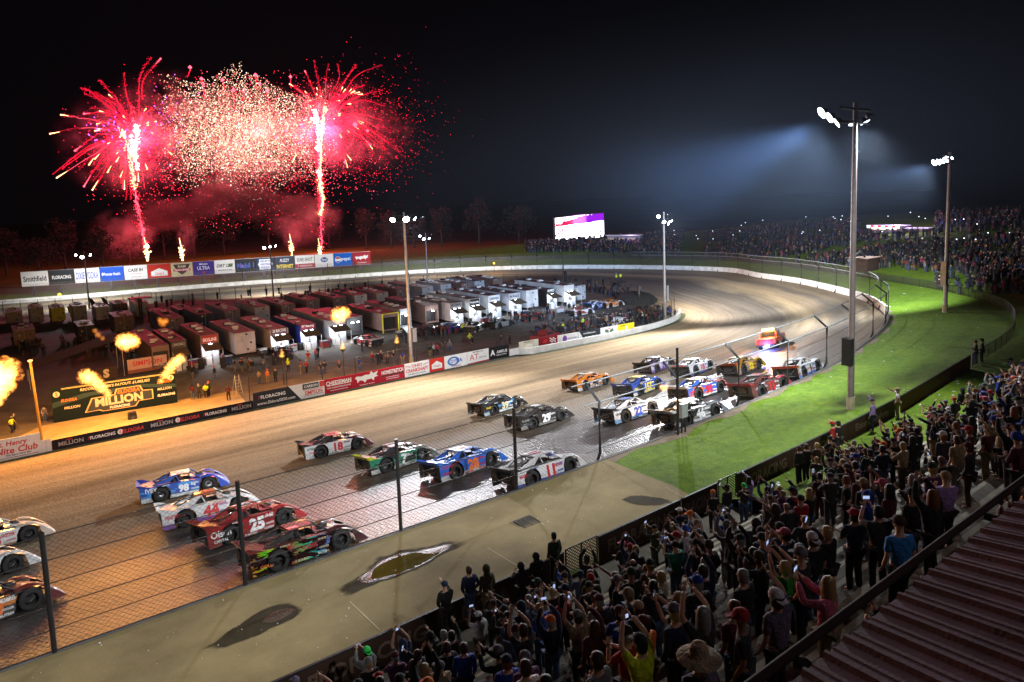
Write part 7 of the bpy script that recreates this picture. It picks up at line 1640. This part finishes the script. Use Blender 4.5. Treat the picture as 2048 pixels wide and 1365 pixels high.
# phone lights twinkling in the far crowd
mb = MB()
for _ in range(46):
    P = on_hill(rc.uniform(1150, 2048), rc.uniform(440, 500)); 
    if P is not None and P.x < 212: mb.box(P.x-.07, P.x+.07, P.y-.06, P.y+.06, P.z+1.75, P.z+1.88)
tag(mb.build('phone_lights', emit('far_phone_glow', (.7, .85, 1), 5, False)), 'tiny lit phone screens scattered through the far crowd', 'phone lights', kind='stuff')
# ================================================================== TREES BEHIND THE FAR STRAIGHT
LEAF = mat('dark_leaves', (.018, .018, .010), .8, var=.5, scale=.8); BARK = mat('bark', (.05, .04, .03), .9, var=.4)
rt = random.Random(4)
def tree_meshes(seed, H, Wd):
    r_ = random.Random(seed); tr = MB(); tr.tube([(0, 0, -1), (.1, 0, H*.3), (-.1, .1, H*.6), (0, 0, H*.85)], [.5, .38, .25, .08], 7)
    cl = []
    for k in range(9):
        a = k*2.4; z = H*(.28+.06*k); L_ = Wd*r_.uniform(.5, .95)*(1-.4*k/9); e = V((math.cos(a)*L_, math.sin(a)*L_, z+H*.14)); tr.tube([(0, 0, z), tuple(e*.5+V((0, 0, z*.55))), tuple(e)], [.16, .1, .04], 5); cl.append((e, Wd*r_.uniform(.3, .5)))
    for k in range(8): cl.append((V((r_.gauss(0, Wd*.3), r_.gauss(0, Wd*.3), H*r_.uniform(.6, .98))), Wd*r_.uniform(.25, .45)))
    lf = MB()
    for c, R_ in cl:
        for _ in range(110):
            d = V((r_.gauss(0, 1), r_.gauss(0, 1), r_.gauss(0, .8))).normalized()*R_*r_.uniform(.45, 1.05); p = c+d; s = r_.uniform(.25, .5)
            u = V((r_.gauss(0, 1), r_.gauss(0, 1), r_.gauss(0, 1))).normalized(); v = u.cross(V((r_.gauss(0, 1), r_.gauss(0, 1), r_.gauss(0, 1)))).normalized()
            lf.add([p-u*s, p+v*s*.6, p+u*s, p-v*s*.6], [(0, 1, 2, 3)])
    return tr.mesh('trunk', BARK), lf.mesh('crown', LEAF)
TM = [tree_meshes(s, h, w_) for s, h, w_ in ((1, 17, 6.5), (2, 14, 7.5), (3, 19, 6))]
tl = ['round dark tree', 'broad low dark tree', 'tall narrow dark tree']
wh = ['at the end past the black lettered billboard', 'behind the charcoal billboard', 'behind the blue lettered billboard', 'behind the white flower billboard', 'behind the italic billboard', 'behind the barn billboard', 'behind the bull badge billboard', 'behind the navy billboard', 'behind the framed badge billboard', 'behind the yellow capitals billboard', 'behind the red banded billboard', 'behind the dark red billboard', 'beyond the end of the billboards', 'between the billboards and the far light pole', 'behind the small far light pole', 'between the small pole and the video screen', 'left of the video screen']
for k, (px, Y) in enumerate(((10, 300), (75, 290), (130, 305), (205, 285), (260, 300), (330, 340), (390, 330), (450, 345), (540, 340), (590, 330), (660, 340), (735, 300), (785, 285), (830, 275), (885, 270), (960, 262), (1040, 250))):
    m_ = k % 3; P = atY(px, 520, Y); P.z = 1.0; t = thing('tree', f'{tl[m_]} {wh[k]}', 'tree', P, k*1.3, 'trees beyond the far straight'); s = rt.uniform(.85, 1.2); t.scale = (s, s, s)
    obj('trunk', TM[m_][0], t); obj('crown', TM[m_][1], t)

# ================================================================== FIREWORKS
FR = emit('spark_red', (1, .008, .04), 3.2, False); FP = emit('spark_pink', (1, .09, .15), 3.6, False); FG = emit('spark_gold', (1, .55, .22), 6, False); FWm = emit('spark_white', (1, .82, .62), 7, False); FC = emit('crackle_cream', (1, .66, .42), 2.2, False); FV = emit('spark_violet', (.55, .12, 1), 3, False); FDK = emit('trail_dark_red', (1, .01, .05), 1.2, False)
FM = [FR, FP, FG, FWm, FC, FV, FDK]
rw = random.Random(17)
YF = 300
def fw(px, py, dy=0): return atY(px, py, YF+dy)
def octa(mb, p, r_, mi):
    mb.add([p+V((r_, 0, 0)), p-V((r_, 0, 0)), p+V((0, r_, 0)), p-V((0, r_, 0)), p+V((0, 0, r_)), p-V((0, 0, r_))], [(0, 2, 4), (2, 1, 4), (1, 3, 4), (3, 0, 4), (2, 0, 5), (1, 2, 5), (3, 1, 5), (0, 3, 5)], mi)
def trail(mb, pts, r0, r1, mi, jit=.0):
    k = len(pts); q = []
    for i, p in enumerate(pts): q.append(p+V((rw.gauss(0, jit), rw.gauss(0, jit), rw.gauss(0, jit))))
    mb.tube(q, [lerp(r0, r1, i/(k-1)) for i in range(k)], 4, mi)
def beads(mb, pts, r_, mi, n_, sp):
    """a trail of separate glowing grains"""
    for _ in range(n_):
        f = rw.random()*(len(pts)-1); i = min(int(f), len(pts)-2); p = pts[i].lerp(pts[i+1], f-i); octa(mb, p+V((rw.gauss(0, sp), rw.gauss(0, sp), rw.gauss(0, sp))), r_*rw.uniform(.5, 1.3), mi)
def curve(a, b_, sag, n_=9):
    return [a.lerp(b_, i/(n_-1))+V((0, 0, sag*4*(i/(n_-1))*(1-i/(n_-1)))) for i in range(n_)]
def burst(cx, cy, label, ends, column, heads, spill):
    c = fw(cx, cy); t = thing('firework_burst', label, 'firework', c)
    mb = MB()
    for ex, ey, col, hd in ends:
        e = fw(ex, ey, rw.uniform(-14, 14)); L_ = (e-c).length; e = V()+(e-c)
        mid = e*.55+V((rw.gauss(0, L_*.05), 0, L_*rw.uniform(.06, .2)))
        P = cr([V(), e*.28+V((0, 0, L_*.07)), mid, e], 6); st = rw.uniform(.12, .5); P2 = P[int(st*len(P)):]
        k2 = max(2, int(len(P2)*rw.uniform(.35, .7))); wob = rw.choice((.06, .1, .22, .3))
        trail(mb, P2[:k2+1], .065, .05, col, wob*.5); trail(mb, P2[k2:], .05, .035, rw.choice((0, 6, 6, col)), wob)
        beads(mb, P2, .085, rw.choice((0, 6, 0)), int(L_*5), .3)
        if hd: octa(mb, P2[-1], .42 if hd == 1 else .28, 1 if hd == 1 else 2); trail(mb, P2[-3:], .06, .2, 2 if hd == 2 else 1)
    mb.build('trails', FM, t)['kind'] = 'stuff'
    mb = MB()
    for pts, r0, r1, col in column:
        P = [fw(x, y)-c for x, y in pts]; trail(mb, cr(P, 4), r0, r1, col, .12); beads(mb, cr(P, 4), .22, col, 260, .5); beads(mb, cr(P, 4), .18, 0, 200, 1.1)
    mb.build('comet_trail', FM, t)['kind'] = 'stuff'
    mb = MB()
    for x, y, r_, col in heads: octa(mb, fw(x, y, rw.uniform(-8, 8))-c, r_, col)
    for n_, (x, y, sx, sy, col, r_) in spill:
        for _ in range(n_): octa(mb, fw(rw.gauss(x, sx), rw.gauss(y, sy), rw.uniform(-15, 15))-c, r_*rw.uniform(.5, 1.4), col)
    mb.build('sparks', FM, t)['kind'] = 'stuff'
    return t
def ring(cx, cy, n_, r0, r1, a0, a1, sq=1.0):
    out = []
    for k in range(n_):
        a = R(a0+(a1-a0)*(k+rw.random()*.8)/n_); r_ = rw.uniform(r0, r1)*(.62+.30*math.sin(a*5.3+cx)+.22*math.sin(a*11.7)); r_ = max(r_, r0*.6); out.append((cx+math.cos(a)*r_*sq, cy-math.sin(a)*r_+(.0012*r_*r_), rw.choice((0, 0, 0, 1)), rw.choice((0, 0, 0, 2))))
    return out
endsL = ring(272, 275, 80, 50, 168, 95, 275) + ring(272, 275, 34, 30, 100, -80, 95) + [(100, 268, 1, 2), (150, 302, 0, 1), (168, 373, 0, 1), (190, 318, 0, 2), (168, 228, 0, 1), (122, 230, 1, 2), (198, 160, 0, 0), (248, 145, 0, 0), (300, 115, 0, 0), (321, 118, 0, 1), (215, 345, 0, 2), (178, 330, 1, 2), (190, 262, 0, 2), (105, 350, 0, 0), (185, 380, 0, 2), (218, 190, 0, 2)]
burst(272, 275, 'red firework bursting in long drooping streaks at the outer side of the white cloud', endsL, [([(252, 268), (264, 330), (272, 400), (279, 430), (285, 462), (293, 500)], .22, .10, 1), ([(274, 250), (272, 290), (264, 300)], .42, .3, 3), ([(262, 275), (268, 300), (276, 340)], .3, .15, 3), ([(245, 262), (258, 300), (270, 380)], .18, .08, 2)], [(278, 427, .7, 1), (287, 460, .8, 1), (293, 492, 1.0, 3), (265, 305, 1.3, 3), (273, 262, 1.5, 3), (262, 272, 1.0, 3), (290, 255, .8, 1)], [(900, (265, 290, 50, 48, 0, .15)), (300, (300, 300, 30, 60, 0, .17)), (170, (262, 282, 14, 26, 1, .28)), (60, (215, 265, 28, 16, 5, .25)), (60, (330, 250, 25, 40, 5, .2))])
endsR = ring(650, 245, 84, 45, 155, -60, 95, 1.15) + ring(650, 245, 30, 40, 115, 95, 180) + [(628, 122, 0, 0), (657, 128, 0, 0), (675, 128, 0, 0), (712, 130, 0, 0), (764, 130, 0, 0), (610, 143, 0, 1), (685, 175, 1, 2), (742, 290, 0, 1), (776, 300, 0, 0), (698, 265, 1, 2), (695, 335, 1, 2), (585, 325, 1, 2), (770, 212, 0, 0), (790, 285, 0, 0), (730, 170, 0, 0)]
burst(650, 245, 'red firework with a blazing vertical trail on the far side of the white cloud', endsR, [([(636, 205), (637, 260), (638, 330), (642, 380), (642, 440), (643, 500)], .26, .11, 1), ([(630, 220), (636, 255), (637, 300)], .5, .3, 3), ([(650, 215), (645, 250), (640, 350)], .22, .12, 2), ([(640, 350), (641, 375), (646, 400), (640, 430)], .25, .16, 2), ([(622, 225), (632, 290), (640, 420)], .15, .08, 0)], [(628, 238, 1.9, 3), (636, 297, 1.5, 3), (637, 345, 1.2, 3), (641, 350, 1.0, 3), (641, 455, .8, 0), (710, 250, 1.3, 1), (735, 262, .9, 1), (736, 288, .9, 0), (690, 325, .8, 1)], [(1500, (705, 262, 60, 55, 0, .15)), (420, (610, 300, 40, 60, 0, .17)), (220, (650, 270, 22, 50, 1, .22)), (90, (720, 300, 45, 40, 1, .2)), (500, (770, 270, 55, 60, 6, .16)), (30, (612, 265, 25, 20, 5, .22))])
# white crackling cloud between them
c = fw(500, 250); t = thing('firework_burst', 'huge cloud of cream white crackling sparks between the two red bursts', 'firework', c)
mb = MB(); n_ = 0
while n_ < 12500:
    x = rw.gauss(500, 120); y = rw.gauss(265, 66)
    u = (x-330)/310
    if not -.08+.05*math.sin(y*.11) < u < 1.08+.05*math.sin(y*.09) or (u < .12 and rw.random() > .35+u*5) or (u > .95 and rw.random() > .5): continue
    topy = 150+20*math.sin(u*9)+25*(u-.4)**2+ (15 if u > .5 else -8); lowy = 395-70*abs(u-.55)+14*math.sin(u*13)
    if y < topy or y > lowy: continue
    if y > 345 and rw.random() < .55: continue
    octa(mb, fw(x, y, rw.uniform(-22, 22))-c, rw.uniform(.09, .2), 4 if rw.random() < .8 else (1 if rw.random() < .6 else 3)); n_ += 1
for _ in range(2600):
    x = rw.gauss(480, 120); y = rw.gauss(285, 85)
    if 300 < x < 720 and 140 < y < 470: octa(mb, fw(x, y, rw.uniform(-22, 22))-c, rw.uniform(.08, .2), rw.choice((0, 0, 1)))
mb.build('sparks', FM, t)['kind'] = 'stuff'
mb = MB()
for x, y in ((380, 135), (511, 150), (581, 154), (519, 168), (466, 181), (445, 160), (406, 168), (487, 182), (534, 182), (403, 158)):
    e = fw(x, y, rw.uniform(-8, 8))-c; octa(mb, e, .8, 1); trail(mb, [e+V((rw.uniform(-1.5, 1.5), 0, -rw.uniform(4, 9))), e+V((0, 0, -1)), e], .06, .3, 0)
mb.build('rising_stars', FM, t)['kind'] = 'stuff'
# launch flares low behind the billboards
for (x, y, lab) in ((363, 505, 'between the bull badge and navy billboards'), (583, 495, 'above the yellow capitals billboard'), (640, 503, 'above the red banded billboard'), (294, 505, 'under the drooping red burst')):
    P = fw(x, y, -40); t = thing('launch_flare', f'small orange launch flare glowing {lab}', 'flare', P, 0, 'launch flares behind the billboards'); mb = MB()
    for _ in range(40): octa(mb, V((rw.gauss(0, .5), rw.gauss(0, .5), rw.gauss(0, 1.2))), rw.uniform(.1, .35), 2)
    trail(mb, [V((0, 0, -3)), V((.2, 0, 0)), V((-.4, 0, 5))], .35, .1, 2, .1); mb.build('sparks', FM, t)['kind'] = 'stuff'
def plight(px, py, dy, e, col, r_=4):
    l_ = bpy.data.lights.new('firework_light', 'POINT'); l_.energy = e; l_.color = col; l_.shadow_soft_size = r_; o = bpy.data.objects.new('firework_light', l_); COL.objects.link(o); o.location = fw(px, py, dy)
plight(268, 285, 0, 230*KW, (1, .03, .09)); plight(645, 255, 0, 290*KW, (1, .04, .10)); plight(500, 260, 0, 60*KW, (1, .15, .16)); plight(292, 495, -12, 16*KW, (1, .06, .08), 1); plight(641, 480, -6, 16*KW, (1, .05, .08), 1)

# ------------------------------------------------------------------ smoke
def smoke_mat(nm, col, dens, sc, thr, ani=.2, absorb=0):
    m = bpy.data.materials.new(nm); m.use_nodes = True; n, l = m.node_tree.nodes, m.node_tree.links
    n.remove(n['Principled BSDF']); pv = n.new('ShaderNodeVolumePrincipled'); l.new(pv.outputs[0], n['Material Output'].inputs['Volume'])
    pv.inputs['Color'].default_value = (*col, 1); pv.inputs['Anisotropy'].default_value = ani
    tc = n.new('ShaderNodeTexCoord'); no = n.new('ShaderNodeTexNoise'); no.inputs['Scale'].default_value = sc; no.inputs['Detail'].default_value = 5; no.inputs['Roughness'].default_value = .6; l.new(tc.outputs['Object'], no.inputs['Vector'])
    ln = n.new('ShaderNodeVectorMath'); ln.operation = 'LENGTH'; l.new(tc.outputs['Object'], ln.inputs[0])
    fo = n.new('ShaderNodeMapRange'); fo.inputs[1].default_value = 1.0; fo.inputs[2].default_value = .35; l.new(ln.outputs['Value'], fo.inputs[0])
    mr = n.new('ShaderNodeMapRange'); mr.inputs[1].default_value = thr; mr.inputs[2].default_value = thr+.25; l.new(no.outputs[0], mr.inputs[0])
    fo.interpolation_type = 'SMOOTHERSTEP'; fo.inputs[2].default_value = .1; mu = n.new('ShaderNodeMath'); mu.operation = 'MULTIPLY'; l.new(fo.outputs[0], mu.inputs[0]); l.new(mr.outputs[0], mu.inputs[1])
    m2 = n.new('ShaderNodeMath'); m2.operation = 'MULTIPLY'; m2.inputs[1].default_value = dens; l.new(mu.outputs[0], m2.inputs[0]); l.new(m2.outputs[0], pv.inputs['Density'])
    return m
def puff(nm, px, py, dy, rx, rz, ry, m):
    mb = MB(); mb.ball((0, 0, 0), 1.02, 1.02, 1.02, 20, 12); o = mb.build(nm, m, None, fw(px, py, dy)); s = .19*1.0
    o.scale = (rx*s, ry, rz*s); return tag(o, None, None, None, 'stuff')
S1 = smoke_mat('red_lit_smoke', (.9, .9, .9), .16, 3.0, .47); S2 = smoke_mat('thick_smoke', (.8, .8, .8), .34, 2.0, .45); S3 = smoke_mat('dark_smoke', (.25, .2, .2), .6, 2.2, .42)  # front smoke is coloured dark to paint it as unlit
puff('smoke', 262, 290, 2, 150, 130, 16, S1); puff('smoke', 690, 255, 4, 190, 140, 18, S1); puff('smoke', 500, 280, 8, 240, 150, 16, S1); puff('smoke', 770, 270, 10, 120, 110, 14, S1); puff('smoke', 330, 230, 6, 130, 110, 14, S1)
puff('smoke', 245, 470, -4, 75, 60, 9, S2); puff('smoke', 430, 385, 10, 70, 70, 9, S2); puff('smoke', 610, 440, 4, 110, 75, 9, S2); puff('smoke', 372, 470, -2, 26, 60, 5, S2); puff('smoke', 583, 475, -6, 26, 45, 5, S2)
puff('smoke', 428, 395, -24, 55, 45, 8, S3); puff('smoke', 500, 400, -26, 75, 55, 9, S3); puff('smoke', 340, 425, -22, 100, 45, 9, S3); puff('smoke', 590, 410, -24, 70, 38, 8, S3)

# mist added high over the turn, shaped and tinted so the lamp beams show
mb = MB(); mb.ball((0, 0, 0), 1, 1, 1, 24, 14)
m = bpy.data.materials.new('drifting_mist'); m.use_nodes = True; n, l = m.node_tree.nodes, m.node_tree.links
n.remove(n['Principled BSDF']); pv = n.new('ShaderNodeVolumePrincipled'); l.new(pv.outputs[0], n['Material Output'].inputs['Volume']); pv.inputs['Color'].default_value = (.5, .68, 1, 1); pv.inputs['Anisotropy'].default_value = .1
tc = n.new('ShaderNodeTexCoord'); ln = n.new('ShaderNodeVectorMath'); ln.operation = 'LENGTH'; l.new(tc.outputs['Object'], ln.inputs[0]); mr = n.new('ShaderNodeMapRange'); mr.interpolation_type = 'SMOOTHSTEP'; mr.inputs[1].default_value = 1.0; mr.inputs[2].default_value = .15; mr.inputs[3].default_value = 0; mr.inputs[4].default_value = .0010; l.new(ln.outputs['Value'], mr.inputs[0]); l.new(mr.outputs[0], pv.inputs['Density'])
o = mb.build('mist', m, None, (64, 36, 27.5)); o.scale = (54, 52, 13); o.rotation_euler = (0, 0, R(-20)); tag(o, None, None, None, 'stuff')

# ================================================================== NIGHT AIR
HAZE = True
if HAZE:
    m = bpy.data.materials.new('night_haze'); m.use_nodes = True; n, l = m.node_tree.nodes, m.node_tree.links
    n.remove(n['Principled BSDF']); pv = n.new('ShaderNodeVolumePrincipled'); l.new(pv.outputs[0], n['Material Output'].inputs['Volume'])
    pv.inputs['Color'].default_value = (.75, .85, 1, 1); pv.inputs['Density'].default_value = .00002; pv.inputs['Anisotropy'].default_value = .35
    mb = MB(); mb.box(-120, 330, -60, 380, -2.5, 120); tag(mb.build('haze', m), None, None, None, 'stuff')
print('people', NP[0])
